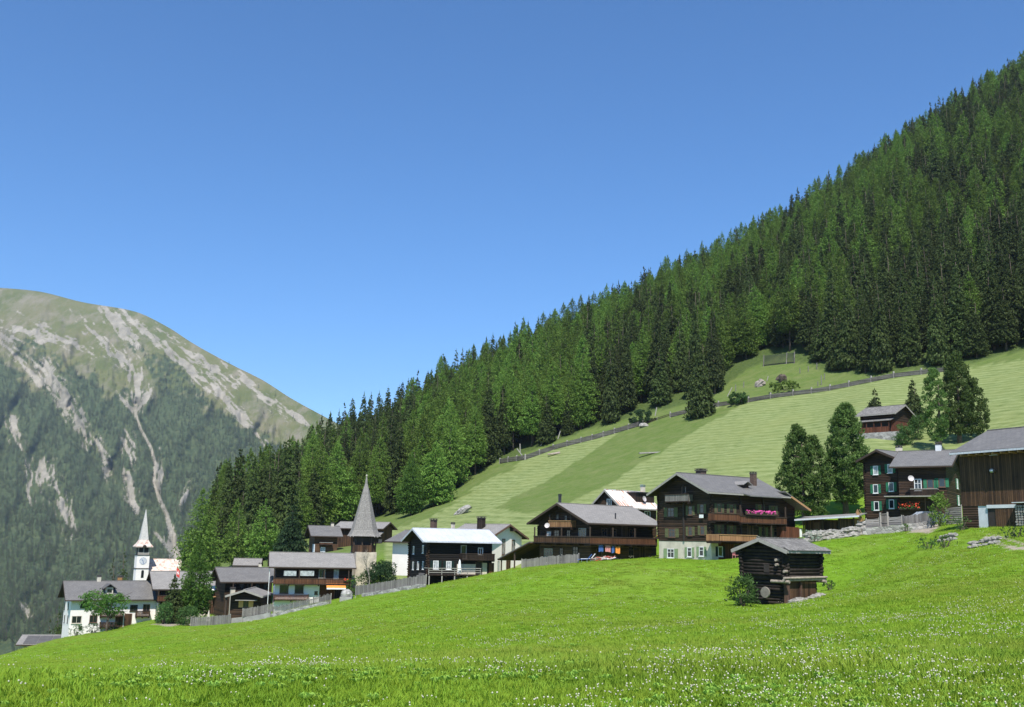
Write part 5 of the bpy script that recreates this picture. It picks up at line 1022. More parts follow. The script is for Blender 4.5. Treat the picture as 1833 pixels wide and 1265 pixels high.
walls(F, rt_, M['planks_brown'], zb, zt, 'b', rise); roof(F, rt_, M['slate_light'], 'b', zt, rise, .7, .8); mb = MB(); z_ = F.zat(q(11, 1120, 330)[1]); slab(mb, F, (-2.2, -.6, z_), (-2.2, 6, z_), (0, 6, z_ + 1.0), (0, -.6, z_ + 1.0), 0, .14); mb.build('lean_to_roof', M['slate_light'], rt_)
walls(F, rt_, M['planks_dark'], zb, z_ + .1, name='lean_to_wall', x0=-1.6, x1=-.003, y0=-.1, y1=5.6); win(F, rt_, 'L', *q(11, 1110, 380), .9, .8, 'frame_dark', None, 'glass', 1, d=1.6)

# --- dark chalet (two gables) with the shed in front
F = Fr(q(2, 800, 800)[0], 170, 28, q(2, 700, 800)[0], q(2, 1270, 800)[0], z=-9)
rt_ = house('dark_chalet', F, 'dark chalet with slate roof left of the house with the awning', 'house'); rise = F.W / 2 * .5; zt = F.zat(q(2, 800, 692)[1]) + .35; zb = F.gmin() - 1.5
walls(F, rt_, M['logs_dark'], zb, zt, 'a', rise); roof(F, rt_, M['slate'], 'a', zt, rise, .8, 1.0)
bal(F, rt_, 'R', 2, 880, 1262, 768, 815, 1.0, mat='balcony', posts=3, ph=1.9); [win(F, rt_, 'R', *q(2, zx, 730), .8, .9, 'frame_dark', None, 'glass', 1) for zx in (900, 970, 1050, 1130, 1210)]
chimney(F, rt_, ux(F, -1.9, zt - 2, q(2, 878, 780)[0]), -1.9, zb, F.zat(q(2, 878, 750)[1]), .65, 'chim_white', capw=.06)
F = Fr(q(2, 860, 900)[0], 158, 3, q(2, 850, 900)[0], q(2, 1165, 900)[0], z=-9); F.W = 6
rt_ = house('garden_cabin', F, 'small dark garden cabin with shallow gable and orange shutters', 'cabin'); rise = F.L / 2 * .32; zt = F.zat(q(2, 860, 835)[1]) + .2; zb = F.gmin() - 1
walls(F, rt_, M['logs_dark'], zb, zt, 'b', rise); roof(F, rt_, M['slate_light'], 'b', zt, rise, .5, 1.4, trim='beam_grey'); win(F, rt_, 'R', *q(2, 1015, 905), 1.5, 1.0, 'frame_brown', None, 'glass', 1)
mb = MB(); [fbox(mb, F, 'R', u - .33, u + .33, z - .5, z + .45, .0, .06) for u, z in (F.hit('R', *q(2, 963, 905)), F.hit('R', *q(2, 1064, 905)))]; mb.build('shutter', M['shutter_gold'], rt_)
mb = MB(); u0, z0 = F.hit('R', *q(2, 905, 866), .8); u1, _ = F.hit('R', *q(2, 1120, 866), .8); fbox(mb, F, 'R', u0, u1, z0 - .05, z0 + .05, 0, .9); mb.build('lintel_shelf', M['beam_grey'], rt_)
mb = MB(); c = F.p(-.4, -1.0, 0); mb.beam((c[0], c[1], zb), (c[0], c[1], zt - .1), .28, .28, (0, 1, 0)); mb.build('post', M['beam'], rt_)
# --- slate-roofed house below the church
F = Fr(q(2, 128, 900)[0], 174, 26, q(2, 95, 900)[0], q(2, 730, 900)[0], z=-11); F.W = 9
rt_ = house('slate_roof_house', F, 'wood and plaster house under a big slate roof behind the bright larch', 'house'); rise = F.W / 2 * .5; zt = F.zat(q(2, 128, 762)[1]) + .35; zb = F.gmin() - 1.5; zf = F.zat(q(2, 128, 890)[1])
walls(F, rt_, M['logs_dark'], zf, zt, 'a', rise); walls(F, rt_, M['plaster_grey'], zb, zf - .003, name='ground_floor_wall', x0=.03, x1=F.L - .03, y0=.03, y1=F.W - .03); roof(F, rt_, M['slate_light'], 'a', zt, rise, .9, 1.1)
bal(F, rt_, 'R', 2, 130, 420, 820, 880, 1.0, mat='balcony', posts=3, ph=1.9); [win(F, rt_, 'R', *q(2, zx, zy), .9, 1.0, 'frame_dark', None, 'glass', 1) for zx, zy in ((170, 910), (330, 915), (240, 800), (340, 800), (600, 800))]; door(F, rt_, 'R', *q(2, 655, 940), 1.0, 2.0, 'planks_brown')
mb = MB(); u0, z0 = F.hit('R', *q(2, 665, 770), 2.0); mb.hexa([F.fp('R', u0, z0, 2.0), F.fp('R', u0 + 2.6, z0 + .3, 2.0), F.fp('R', u0 + 2.6, z0 + .9, .6), F.fp('R', u0, z0 + .6, .6)] + [F.fp('R', u0, z0 + .06, 2.0), F.fp('R', u0 + 2.6, z0 + .36, 2.0), F.fp('R', u0 + 2.6, z0 + .96, .6), F.fp('R', u0, z0 + .66, .6)]); mb.build('awning', M['white'], rt_)
mb = MB(); u0, z0 = F.hit('R', *q(2, 640, 835), 2.4); mb.beam(F.fp('R', u0, z0, 2.4), F.fp('R', u0 + 5.0, z0 + .35, 2.4), .9, .12); mb.beam(F.fp('R', u0 + 1.5, z0 - .1, 2.4), F.fp('R', u0 + 2.9, z0 - 3.4, 2.4), .12, .12); mb.build('plank_canopy', M['beam_light'], rt_)
# flag on a pole
c = gp(q(13, 705, 950)[0], 171); zc = P(*q(13, 712, 900), 171)[2]; e = empty('flag_pole', c, 'slim pole with a red flag bearing a white cross, before the nave roof', 'flag'); MB().tube(c, (c[0], c[1], zc), .05, .03, 6).build('pole', M['frame_white'], e)
mb = MB(); mb.hexa([c * (1, 1, 0) + v for v in ((.05, 0, zc - 1.5), (.95, -.1, zc - 1.8), (.95, -.08, zc - 1.8), (.05, .02, zc - 1.5), (.05, 0, zc - .1), (.85, -.2, zc - .6), (.85, -.18, zc - .6), (.05, .02, zc - .1))]); fl_ = mb.build('flag', M['red'], e)
mb = MB(); mb.hexa([c * (1, 1, 0) + v for v in ((.38, -.075, zc - 1.25), (.58, -.10, zc - 1.32), (.58, -.09, zc - 1.32), (.38, -.065, zc - 1.25), (.38, -.115, zc - .62), (.55, -.14, zc - .70), (.55, -.13, zc - .70), (.38, -.105, zc - .62))]); mb.hexa([c * (1, 1, 0) + v for v in ((.20, -.06, zc - 1.0), (.74, -.14, zc - 1.2), (.74, -.13, zc - 1.2), (.20, -.05, zc - 1.0), (.20, -.07, zc - .82), (.74, -.165, zc - 1.0), (.74, -.155, zc - 1.0), (.20, -.06, zc - .82))]); mb.build('cross', M['white'], fl_); e.scale = (.62, .62, 1); fl_.location = (0, 0, 0)
c = gp(q(2, 632, 1000)[0], 158); e = MB().rings([[c + np.array([r_ * math.cos(t), r_ * math.sin(t), z_]) for t in np.linspace(0, 6.28, 11)[:-1]] for r_, z_ in ((.34, .4), (.22, 1.1), (.09, 1.7), (.02, 2.0))]).build('closed_parasol', M['chim_white']); tag(e, 'closed cream parasol behind the low plank fence near the cabin', 'parasol')
# --- white house at the far left
F = Fr(q(1, 530, 1000)[0], 170, 29, q(1, 478, 1000)[0], q(1, 1182, 900)[0], z=-13)
F.W = max(F.W, 6); F.W = min(F.W, 10)
rt_ = house('white_farmhouse', F, 'long white rendered farmhouse with slate roof and dormer at the village end', 'house'); rise = F.W / 2 * .52; zt = F.zat(q(1, 520, 822)[1]) + .3; zb = F.gmin() - 2.5; hz = zt + rise
walls(F, rt_, M['plaster'], zb, zt, 'a', 0.001); walls(F, rt_, M['planks_dark'], zt + .003, zt + .01, 'a', rise - .01, name='gable_cladding'); roof(F, rt_, M['slate'], 'a', zt, rise, .8, 1.0)
for zx, zy in ((490, 862), (517, 862), (488, 960), (512, 962)): win(F, rt_, 'L', *q(1, zx, zy), .7, 1.2, 'frame_dark', None, 'glass', 0)
for zx, zy, w, h, fr in ((578, 965, 1.5, 1.2, 'chim_white'), (705, 960, 1.2, 1.2, 'frame_brown'), (640, 850, 1.3, 1.1, 'frame_dark'), (1010, 878, 1.2, 1.0, 'frame_dark'), (1105, 880, 1.1, 1.3, 'frame_brown'), (790, 850, 1.2, 1.0, 'frame_dark'), (608, 1024, .45, .45, 'frame_dark')): win(F, rt_, 'R', *q(1, zx, zy), w, h, fr, None, 'glass', 1)
for zx, zy in ((965, 972), (898, 985)): door(F, rt_, 'R', *q(1, zx, zy), 1.0, 2.0, 'planks_brown')
bal(F, rt_, 'R', 1, 1030, 1135, 902, 945, .9, mat='planks_brown'); bal(F, rt_, 'R', 1, 760, 935, 905, 945, .9, mat='planks_brown'); bal(F, rt_, 'R', 1, 760, 885, 988, 1025, 1.2, mat='planks_brown')
chimney(F, rt_, ux(F, F.W / 2, hz, q(1, 745, 690)[0]), F.W * .5, hz - .4, hz + .9, .6, 'chim_white', capw=.05); chimney(F, rt_, ux(F, F.W / 2, hz, q(1, 910, 690)[0]), F.W * .62, hz - .6, hz + .75, .7, 'planks_gold', capw=.02)
xd = ux(F, .9, zt + 1.5, q(1, 828, 740)[0]); dm = MB(); lbox(dm, F, xd - .55, xd + .55, .8, 2.6, zt + .4, zt + 1.75); do = dm.build('dormer', M['chim_white'], rt_); dm = MB()
slab(dm, F, (xd - 1.05, .3, zt + 1.45), (xd, .3, zt + 2.2), (xd, 3.6, zt + 2.2), (xd - 1.05, 3.6, zt + 1.45), 0, .12); slab(dm, F, (xd, .3, zt + 2.2), (xd + 1.05, .3, zt + 1.45), (xd + 1.05, 3.6, zt + 1.45), (xd, 3.6, zt + 2.2), 0, .12); dm.build('dormer_roof', M['slate_dark'], do)
mb = MB(); lbox(mb, F, xd - .35, xd + .35, .76, .797, zt + .9, zt + 1.45); mb.build('dormer_window', M['glass'], do)
# --- roof below at the far left, small grey roof behind
F = Fr(q(1, 165, 1190)[0], 188, 12, q(1, 128, 1190)[0], q(1, 420, 1190)[0], z=-19); F.W = 7
rt_ = house('valley_house', F, 'low house with dark glassy roof just below the meadow crest at the left photo edge', 'house'); zt = F.zat(q(1, 165, 1158)[1]) + .1; zb = zt - 5; rise = 1.1
walls(F, rt_, M['plaster_grey'], zb, zt, 'a', rise); roof(F, rt_, M['slate_light'], 'a', zt, rise, .6, .8); mb = MB(); k_ = rise / (F.W / 2)
for i in range(5): x = .3 + i * 2.2; slab(mb, F, (x, -.45, zt - .45 * k_ + .3), (x + 2.1, -.45, zt - .45 * k_ + .3), (x + 2.1, 2.9, zt + 2.9 * k_ + .3), (x, 2.9, zt + 2.9 * k_ + .3), 0, .06)
mb.build('roof_panels', M['slate_dark'], rt_); mb = MB(); [fbox(mb, F, 'R', .4 + i * .7, .9 + i * .7, zt - 1.5, zt - .4, 0, .05) for i in range(10)]; mb.build('shutter_boards', M['boards_grey'], rt_)
F = Fr(q(2, 915, 540)[0], 212, 10, q(2, 905, 540)[0], q(2, 1140, 540)[0], z=-5); F.W = 5
rt_ = house('grey_roof_shed', F, 'small shed of which only the grey roof and chimney show below the forest', 'shed'); zt = F.zat(q(2, 915, 525)[1]) + .2; walls(F, rt_, M['planks_dark'], F.gmin() - 1, zt, 'a', 1.1); roof(F, rt_, M['shingle'], 'a', zt, 1.1, .5, .6); chimney(F, rt_, F.L + .4, -.3, F.gmin() - 1, zt + .3, .6, 'chim_white', capw=.02)

# --- church
F = Fr(q(13, 172, 900)[0] + 3.5, 262, 30, q(13, 160, 900)[0], q(13, 366, 900)[0], z=-6); F.W = 3.0; F.L = 3.0
F2 = Fr(q(13, 300, 1100)[0], 264, 16, q(13, 280, 1100)[0], q(13, 800, 1100)[0], z=-8); F2.W = 7.4
rt_ = house('church', F2, 'white church with clock tower, slim blue-green spire and pink-white shingle nave roof', 'church'); zb = -18.0
z1 = F.zat(q(13, 172, 742)[1]); z2 = F.zat(q(13, 172, 632)[1]); walls(F, rt_, M['plaster'], zb, z1, name='tower_wall'); zbelt = F.zat(q(13, 172, 927)[1])
mb = MB(); lbox(mb, F, -.12, F.L + .12, -.12, F.W + .12, zbelt - .08, zbelt + .08); lbox(mb, F, -.12, F.L + .12, -.12, F.W + .12, z1 + .003, z1 + .12); mb.build('string_course', M['beam'], rt_)
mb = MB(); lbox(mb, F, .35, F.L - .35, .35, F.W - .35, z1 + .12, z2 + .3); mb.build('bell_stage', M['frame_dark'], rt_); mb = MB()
for x in (.25, F.L / 2, F.L - .25):
    for y in (.25, F.W - .25): lbox(mb, F, x - .12, x + .12, y - .12, y + .12, z1 + .123, z2 + .1)
for y in (.2, F.W - .35): lbox(mb, F, .25, F.L - .25, y, y + .12, z1 + .125, z1 + .8)
mb.build('bell_stage_frame', M['beam_grey'], rt_)
def sq(F, e, z, n=4): x0, x1, y0, y1 = -e, F.L + e, -e, F.W + e; return [F.p(x0, y0, z), F.p(x1, y0, z), F.p(x1, y1, z), F.p(x0, y1, z)]
zk = F.zat(q(13, 240, 520)[1], F.L / 2, F.W / 2); zap = F.zat(q(13, 316, 90)[1], F.L / 2, F.W / 2); zs_ = z2 + .1
MB().rings([sq(F, .58, zs_), sq(F, .6, zs_ + .25), sq(F, .05, zs_ + (zk - zs_) * .45), sq(F, -.52, zk)]).build('spire_skirt', M['church_roof'], rt_)
MB().rings([sq(F, -.50, zk + .003), sq(F, -.84, zk + (zap - zk) * .35), sq(F, -F.L * .5 + .04, zap)]).build('spire', M['spire_green'], rt_); MB().tube(F.p(F.L / 2, F.W / 2, zap - .2), F.p(F.L / 2, F.W / 2, zap + 1.0), .04, .03, 5).build('spire_cross', M['darkmetal'], rt_)
mb = MB(); u, z = F.hit('R', *q(13, 272, 608), .6)
mb.rings([[F.fp('R', F.L / 2 + .48 * math.cos(t), zs_ + .05 + .55 * math.sin(t), d_) for t in np.linspace(0, math.pi, 9)] for d_ in (-.4, .66)]); mb.build('bell_dormer', M['frame_dark'], rt_)
zc = F.hit('R', *q(13, 270, 820))[1]; mb = MB().rings([[F.fp('R', F.L / 2 + .9 * math.cos(t), zc + .9 * math.sin(t), d_) for t in np.linspace(0, 6.28, 25)[:-1]] for d_ in (-.02, .04)]); ck = mb.build('clock_face', M['plaster_cool'], rt_); mb = MB()
for i in range(12): t = i * math.pi / 6; mb.beam(F.fp('R', F.L / 2 + .70 * math.cos(t), zc + .70 * math.sin(t), .05), F.fp('R', F.L / 2 + .86 * math.cos(t), zc + .86 * math.sin(t), .05), .04, .09)
mb.beam(F.fp('R', F.L / 2, zc, .06), F.fp('R', F.L / 2 + .12, zc - .75, .06), .04, .10); mb.beam(F.fp('R', F.L / 2, zc, .075), F.fp('R', F.L / 2 - .35, zc + .35, .075), .04, .12); mb.build('clock_hands', M['blue'], ck)
def arch(F, face, u, z, w, h, d=0.0, root=None, name='window'):
    pts = [(u - w / 2, z - h / 2), (u + w / 2, z - h / 2)] + [(u + w / 2 * math.cos(t), z + h / 2 - w / 2 + w / 2 * math.sin(t)) for t in np.linspace(0, math.pi, 8)]; MB().rings([[F.fp(face, a_, b_, d_) for a_, b_ in pts] for d_ in (d - .02, d + .03)]).build(name, M['glass'], root)
u, z = F.hit('R', *q(13, 258, 1005)); arch(F, 'R', F.L / 2 + .1, z, .65, 1.9, 0, rt_)
F = F2; zt = F.zat(q(13, 305, 1038)[1]) + .15; rise = F.W / 2 * 1.05
walls(F, rt_, M['plaster'], zb, zt, 'a', rise, name='nave_wall'); roof(F, rt_, M['church_roof'], 'a', zt, rise, .4, .3, trim='beam_grey'); u, z = F.hit('R', *q(13, 405, 1115)); arch(F, 'R', u, z, 1.0, 2.7, 0, rt_); arch(F, 'R', u + 4.0, z, 1.0, 2.7, 0, rt_)

# --- green-shuttered house
F = Fr(q(8, 328, 950)[0], 138, 36, q(8, 112, 950)[0], None, z=4, L=6.5)
rt_ = house('green_shutter_house', F, 'three-storey dark log house with bright green shutters and red flowers', 'house'); sl_ = .42; rise = F.W / 2 * sl_; zt = F.zat(q(8, 330, 668)[1]) + .3; zb = F.gmin() - 1.5
walls(F, rt_, M['logs_dark'], zb, zt, 'a', rise); logends(F, rt_, M['logs_dark'], zb + 2, zt - .3, ((0, 0), (0, F.W)), .32, .1, .2); roof(F, rt_, M['slate'], 'a', zt, rise, .7, .9, ogs=(.9, 0))
for zx, zy in ((172, 728), (265, 717), (172, 848), (273, 836), (178, 958), (275, 947)): win(F, rt_, 'L', *q(8, zx, zy), .78, 1.2, 'frame_white', 'shutter_green', 'curtain' if zy < 800 else 'glass', 0)
chimney(F, rt_, 4.4, F.W / 2, zt + rise - .5, zt + rise + .85, .65, 'plaster_grey', capw=.03)
K = Fr(q(8, 642, 950)[0], 131, 57, q(8, 330, 950)[0], q(8, 745, 950)[0], z=4); sl2 = .44; rise2 = K.L / 2 * sl2; zt2 = K.zat(q(8, 640, 712)[1]) + .35
K.L = 9.9; rise2 = 4.95 * .42; walls(K, rt_, M['logs_dark'], zb, zt2, 'b', rise2, name='rear_wing_wall'); roof(K, rt_, M['slate'], 'b', zt2, rise2, .9, .9)
for zx, zy in ((525, 815), (600, 808)): win(K, rt_, 'L', *q(8, zx, zy), .8, 1.15, 'frame_brown', 'shutter_green', 'glass', 0)
win(K, rt_, 'L', *q(8, 445, 822), .9, 1.5, 'frame_white', None, 'glass', 1, cross=1, name='balcony_door')
for zx, zy in ((698, 815), (706, 922)): win(K, rt_, 'R', *q(8, zx, zy), .9, 1.3, 'frame_white', 'shutter_green', 'curtain', 1)
bal(K, rt_, 'L', 8, 568, 395, 848, 888, 1.3, mat='planks_dark', rail='beam_grey', ends=(1, 0)); mb = MB(); u0, z0 = K.hit('L', *q(8, 570, 888), 1.4); fbox(mb, K, 'L', u0, u0 + 6.4, z0 - .2, z0 - .08, 0, 1.7); mb.build('canopy', M['beam_grey'], rt_)
u1, z1 = K.hit('L', *q(8, 460, 970), .9); flowers(K, rt_, 'L', u1, u1 + 2.6, z1, .8, 'redflower', 60, .7, w=.4); dish(K, rt_, 'L', *q(8, 400, 780), .38, 1.2); chimney(K, rt_, K.L / 2, K.W * .28, zt2 + rise2 - .5, zt2 + rise2 + .95, .7, 'plaster_cool', capm='cap', capw=.05)
door(K, rt_, 'L', *q(8, 520, 955), .9, 2.0, 'planks_dark')

# --- plank barn at the right
Q = P(q(9, 580, 960)[0], q(9, 580, 960)[1], 97); F = Fr(0, 0, 28.4, C=Q, L=9, Wd=1); bw = 19.0; F.C = np.array([Q[0], Q[1], 0.0]) - F.b * bw; F.W = bw
rt_ = empty('plank_barn', (F.C[0], F.C[1], F.gmin()), 'tall plank barn with rendered foot, cut off by the photo edge', 'barn'); zt = F.zat(q(9, 580, 345)[1], 0, bw) + .35; zb = F.gmin() - 1.5; rise = F.L / 2 * .44
zf = F.zat(q(9, 708, 775)[1], 0, F.hit('L', *q(9, 708, 775))[0]); uf = F.hit('L', *q(9, 708, 870))[0]
walls(F, rt_, M['planks_brown'], zf, zt, 'b', rise); walls(F, rt_, M['plaster_cool'], zb, zf - .003, name='foundation', y1=uf, x0=.06, x1=F.L - .05, y0=.05); walls(F, rt_, M['logs_dark'], zb, zf - .006, name='log_base', y0=uf + .003, x0=.03, x1=F.L - .05, y1=F.W - .03)
roof(F, rt_, M['slate'], 'b', zt, rise, 1.1, 1.1, trim='metal_sheet', ogs=(1.0, .1)); mb = MB(); n = 22
for i in range(n): u = .4 + i * (bw - .6) / n; fbox(mb, F, 'L', u, u + .14, zt - .62, zt - .45, 0, 1.0)
mb.build('rafter_ends', M['beam_light'], rt_)
u0, z1 = F.hit('L', *q(9, 785, 800), 0); u1, _ = F.hit('L', *q(9, 1030, 790), 0); _, z0 = F.hit('L', *q(9, 790, 965), 0)
mb = MB(); fbox(mb, F, 'L', u1, u0, z1 + .05, z1 + .35, -.05, .10); mb.build('lintel', M['plaster_cool'], rt_); mb = MB(); ua, _ = F.hit('L', *q(9, 858, 880)); fbox(mb, F, 'L', ua, u0, z0 - .3, z1 + .047, -.04, -.02 + .0); mb.build('shade_panel', M['frame_dark'], rt_)  # dark panel on the closed wall paints the shade inside the opening
mb = MB(); fbox(mb, F, 'L', u1, ua - .003, z0 - .2, z1 + .047, -.03, .06); mb.build('barn_door', M['planks_brown'], rt_)
mb = MB(); u, z = F.hit('L', *q(9, 838, 480), .2); mb.tube(F.fp('L', u, z, 0), F.fp('L', u, z, .35), .05, .05, 6); mb.blob(F.fp('L', u, z, .45), .22, 1, 8, 5, .0); mb.build('lamp', M['steel'], rt_); mb = MB(); u, z = F.hit('L', *q(9, 830, 340), .2); fbox(mb, F, 'L', u - .4, u + .4, z - .12, z + .12, 0, .2); mb.build('wall_box', M['steel'], rt_)
ub, _ = F.hit('L', *q(9, 1050, 860), .0); mb = MB(); rr = random.Random(3)
e = empty('firewood_stack', F.fp('L', ub - 2, zb + 1.5, .5), 'stack of split firewood under a pale board against the rendered barn foot', 'firewood'); z = z0 + .35
for r_ in range(8):
    for c_ in range(14): mb.tube(F.fp('L', ub - .1 - c_ * .26 + rr.uniform(-.04, .04), z + r_ * .22, .05), F.fp('L', ub - .1 - c_ * .26, z + r_ * .22, .45 + rr.uniform(0, .1)), rr.uniform(.08, .12), rr.uniform(.08, .12), 5)
mb.build('logs', M['beam_grey'], e); mb = MB(); fbox(mb, F, 'L', ub - 3.9, ub + .1, z + 1.85, z + 1.92, 0, .75); mb.build('cover_board', M['plaster_cool'], e)

# --- hut on the slope
F = Fr(q(7, 1012, 290)[0], 192, 43, q(7, 762, 320)[0], q(7, 1150, 240)[0], z=22)
rt_ = house('slope_hut', F, 'small wooden hut with porch and weathered shingle roof on the mown slope', 'hut'); rise = F.L / 2 * .45; zt = F.zat(q(7, 1020, 168)[1]) + .1; zb = F.gmin() - 1
zm_ = F.zat(q(7, 1012, 215)[1]); walls(F, rt_, M['logs_dark'], zm_, zt, 'b', rise); walls(F, rt_, M['planks_red'], zb, zm_ - .003, name='porch_wall', x0=.1, y0=.05, x1=F.L - .05, y1=F.W - .1); roof(F, rt_, M['shingle_grey'], 'b', zt, rise, .8, .7, trim='beam_grey')
mb = MB(); slab(mb, F, (-1.5, -.2, zm_ - .25), (-1.5, F.W * .98, zm_ - .25), (0, F.W * .98, zm_ + .25), (0, -.2, zm_ + .25), 0, .1); mb.build('porch_roof', M['shingle_grey'], rt_)
mb = MB(); [fbox(mb, F, 'L', u - .06, u + .06, zb, zm_ - .2, 1.2, 1.32) for u in np.linspace(.3, F.W - .4, 5)]; fbox(mb, F, 'L', .3, F.W - .3, zm_ - 2.3, zm_ - 1.3, 1.21, 1.26); mb.build('porch_railing', M['planks_red'], rt_); mb = MB(); fbox(mb, F, 'L', .6, F.W - .9, zm_ - 1.9, zm_ - .3, -.05, .02); mb.build('shade_panel', M['frame_dark'], rt_)  # flat dark sheet on the hut wall stands for the shade behind the porch
mb = MB(); c = F.p(-1.5, 0, 0); fbox(mb, F, 'L', -1.8, F.W, zb - .2, zm_ - 2.35, .3, 1.5); tag(mb.build('stone_footing', M['stone']), 'dry stone footing under the porch of the slope hut', 'stone wall')

# --- sheet-roofed woodshed and grey shed beneath the pines
F = Fr(q(12, 1195, 600)[0], 131, 60, q(12, 345, 600)[0], None, z=2, L=3.6)
rt_ = house('wood_shed', F, 'low open-fronted wood shed with white sheet roof beneath the pines', 'shed'); zr_, zl_ = F.zat(q(12, 1200, 405)[1]), F.zat(q(12, 335, 470)[1], 0, F.W); zb = F.gmin() - .6
walls(F, rt_, M['planks_brown'], zb, min(zr_, zl_) + .12, x0=.9); mb = MB(); [fbox(mb, F, 'L', u - .08, u + .08, zb, (zr_ + (zl_ - zr_) * u / F.W) - .1, -.08, .08) for u in (.1, F.W * .3, F.W * .62, F.W - .1)]; mb.build('post', M['beam'], rt_)
mb = MB(); fbox(mb, F, 'L', .2, 1.9, zb, zr_ - .25, -.2, -.05); fbox(mb, F, 'L', F.W * .60, F.W * .78, zb, zl_ - .25, -.2, -.05); mb.build('plank_panel', M['planks_brown'], rt_); mb = MB(); fbox(mb, F, 'R', 0, 3.4, zb, zr_ - .2, 0, .1); mb.build('end_panel', M['planks_gold'], rt_)
mb = MB(); mb.hexa([F.p(-1.0, -.8, zr_), F.p(4, -.8, zr_ + .5), F.p(4, F.W + .8, zl_ + .5), F.p(-1.0, F.W + .8, zl_)] + [F.p(-1.0, -.8, zr_ + .1), F.p(4, -.8, zr_ + .6), F.p(4, F.W + .8, zl_ + .6), F.p(-1.0, F.W + .8, zl_ + .1)]); sr_ = mb.build('roof', M['slate_light'], rt_); MB().beam(F.p(-1.04, -.8, zr_ + .02), F.p(-1.04, F.W + .8, zl_ + .02), .06, .2).build('fascia', M['metal_sheet'], sr_)
mb = MB(); rr = random.Random(5)
for i in range(16): u = -.9 + i * .14; c = F.fp('R', .2 + i * .1, 0, .9 + .05 * i); g0 = float(gz(c[0], c[1])); mb.tube((c[0], c[1], g0 - .2), F.fp('R', .2 + i * .1 + rr.uniform(-.5, .5), g0 + 2.4 + rr.uniform(-.3, .3), .2), .04, .03, 5)
tag(mb.build('leaning_poles', M['beam_light']), 'pale poles leaning against the right end of the wood shed', 'poles')
F = Fr(q(12, 1310, 380)[0], 160, 40, q(12, 740, 380)[0], None, z=3, L=5); F.W = 7
rt_ = house('pine_shed', F, 'grey-roofed shed half hidden behind the trunks of the big pines', 'shed'); zt = F.zat(q(12, 1290, 378)[1]) + .2; walls(F, rt_, M['planks_dark'], F.gmin() - 1, zt, 'b', 1.0); roof(F, rt_, M['slate'], 'b', zt, 1.0, .6, .5)

# --- black log barn in the meadow
F = Fr(q(14, 1300, 740)[0], 80.5, 40, q(14, 862, 700)[0], q(14, 1650, 700)[0], z=-3)
rt_ = house('log_barn', F, 'blackened log barn with grey shingle roof and round stone, alone in the meadow', 'barn'); rise = F.W / 2 * .35; zt = F.zat(q(14, 1285, 335)[1]) + .12; zb = F.gmin() - .8; zc = F.zat(q(14, 1300, 615)[1])
def logwall(F, root, x0, x1, y0, y1, z0, z1, r, name, mat, ext=.3, skipx=None):
    mb = MB(); z = z0 + r; rr = random.Random(int(z0 * 10)); i = 0
    while z < z1:
        k = r * rr.uniform(.92, 1.06)
        for yy in (y0, y1): mb.tube(F.p(x0 - ext * rr.uniform(.6, 1.3), yy, z), F.p(x1 + ext * rr.uniform(.6, 1.3), yy, z), k, k * rr.uniform(.85, 1), 8)
        for xx in (x0, x1): mb.tube(F.p(xx, y0 - ext * rr.uniform(.6, 1.3), z + r), F.p(xx, y1 + ext * rr.uniform(.6, 1.3), z + r), k, k * rr.uniform(.85, 1), 8)
        z += 2 * r * .97
    return mb.build(name, mat, root, True)
M['stone_shaded'] = plain('stone_shaded', (.20, .18, .15), .95, 0, .2); M['log_round'] = plain('log_round', (.026, .020, .016), .85, 0, .55, .25); M['log_pale'] = plain('log_pale', (.30, .25, .20), .9, 0, .4); M['log_red'] = plain('log_red', (.085, .045, .03), .9, 0, .4)  # disc stone: colour darkened for the shade at the barn foot
logwall(F, rt_, 0, F.L, 0, F.W, zc + .1, zt - .1, .13, 'upper_log_wall', M['log_round']); walls(F, rt_, M['log_round'], zc, zt - .05, 'a', rise, name='inner_wall', x0=.08, x1=F.L - .08, y0=.08, y1=F.W - .08)
logwall(F, rt_, .35, F.L - .3, .3, F.W - .25, zb, zc - .12, .13, 'lower_log_wall', M['log_round'], .12); walls(F, rt_, M['frame_dark'], zb, zc + .05, name='inner_base_wall', x0=.5, x1=F.L - .4, y0=.4, y1=F.W - .4)
mb = MB(); i = 0
while F.W / 2 - .13 - i * .26 / .35 > .3: 
    y_ = F.W / 2 - (F.W / 2 - i * .26 / .35) + .12; mb.tube(F.p(0, y_, zt + i * .26), F.p(0, F.W - y_, zt + i * .26), .13, .13, 8); mb.tube(F.p(F.L, y_, zt + i * .26), F.p(F.L, F.W - y_, zt + i * .26), .13, .13, 8); i += 1
mb.build('gable_logs', M['log_round'], rt_)
roof(F, rt_, M['shingle_grey'], 'a', zt, rise, .62, .6, trim='beam_grey'); mb = MB(); rr = random.Random(8)
for i in range(26):          # loose, uneven shingles along the eave and verge
    x = -.58 + (F.L + 1.16) * i / 26; z_ = zt - .62 * .35 + .28; slab(mb, F, (x, -.74 - rr.uniform(0, .1), z_ - .04), (x + .25, -.74 - rr.uniform(0, .1), z_ - .04), (x + .25, -.2, z_ + .24), (x, -.2, z_ + .24), rr.uniform(0, .02), rr.uniform(.03, .05))
mb.build('loose_shingles', M['shingle_grey'], rt_)
mb = MB(); z_ = zc - .05
for dz, dd in ((0, -.1), (.17, -.2)): mb.tube(F.p(-.5, dd, z_ + dz), F.p(F.L + .6, dd - .05, z_ + dz + .05), .10, .085, 8)
mb.tube(F.p(-.25, -.5, z_ - .1), F.p(-.2, 1.2, z_ - .1), .12, .12, 8); mb.tube(F.p(F.L + .1, -.5, z_ - .1), F.p(F.L + .1, 1.2, z_ - .1), .12, .12, 8); mb.build('sill_logs', M['log_pale'], rt_)
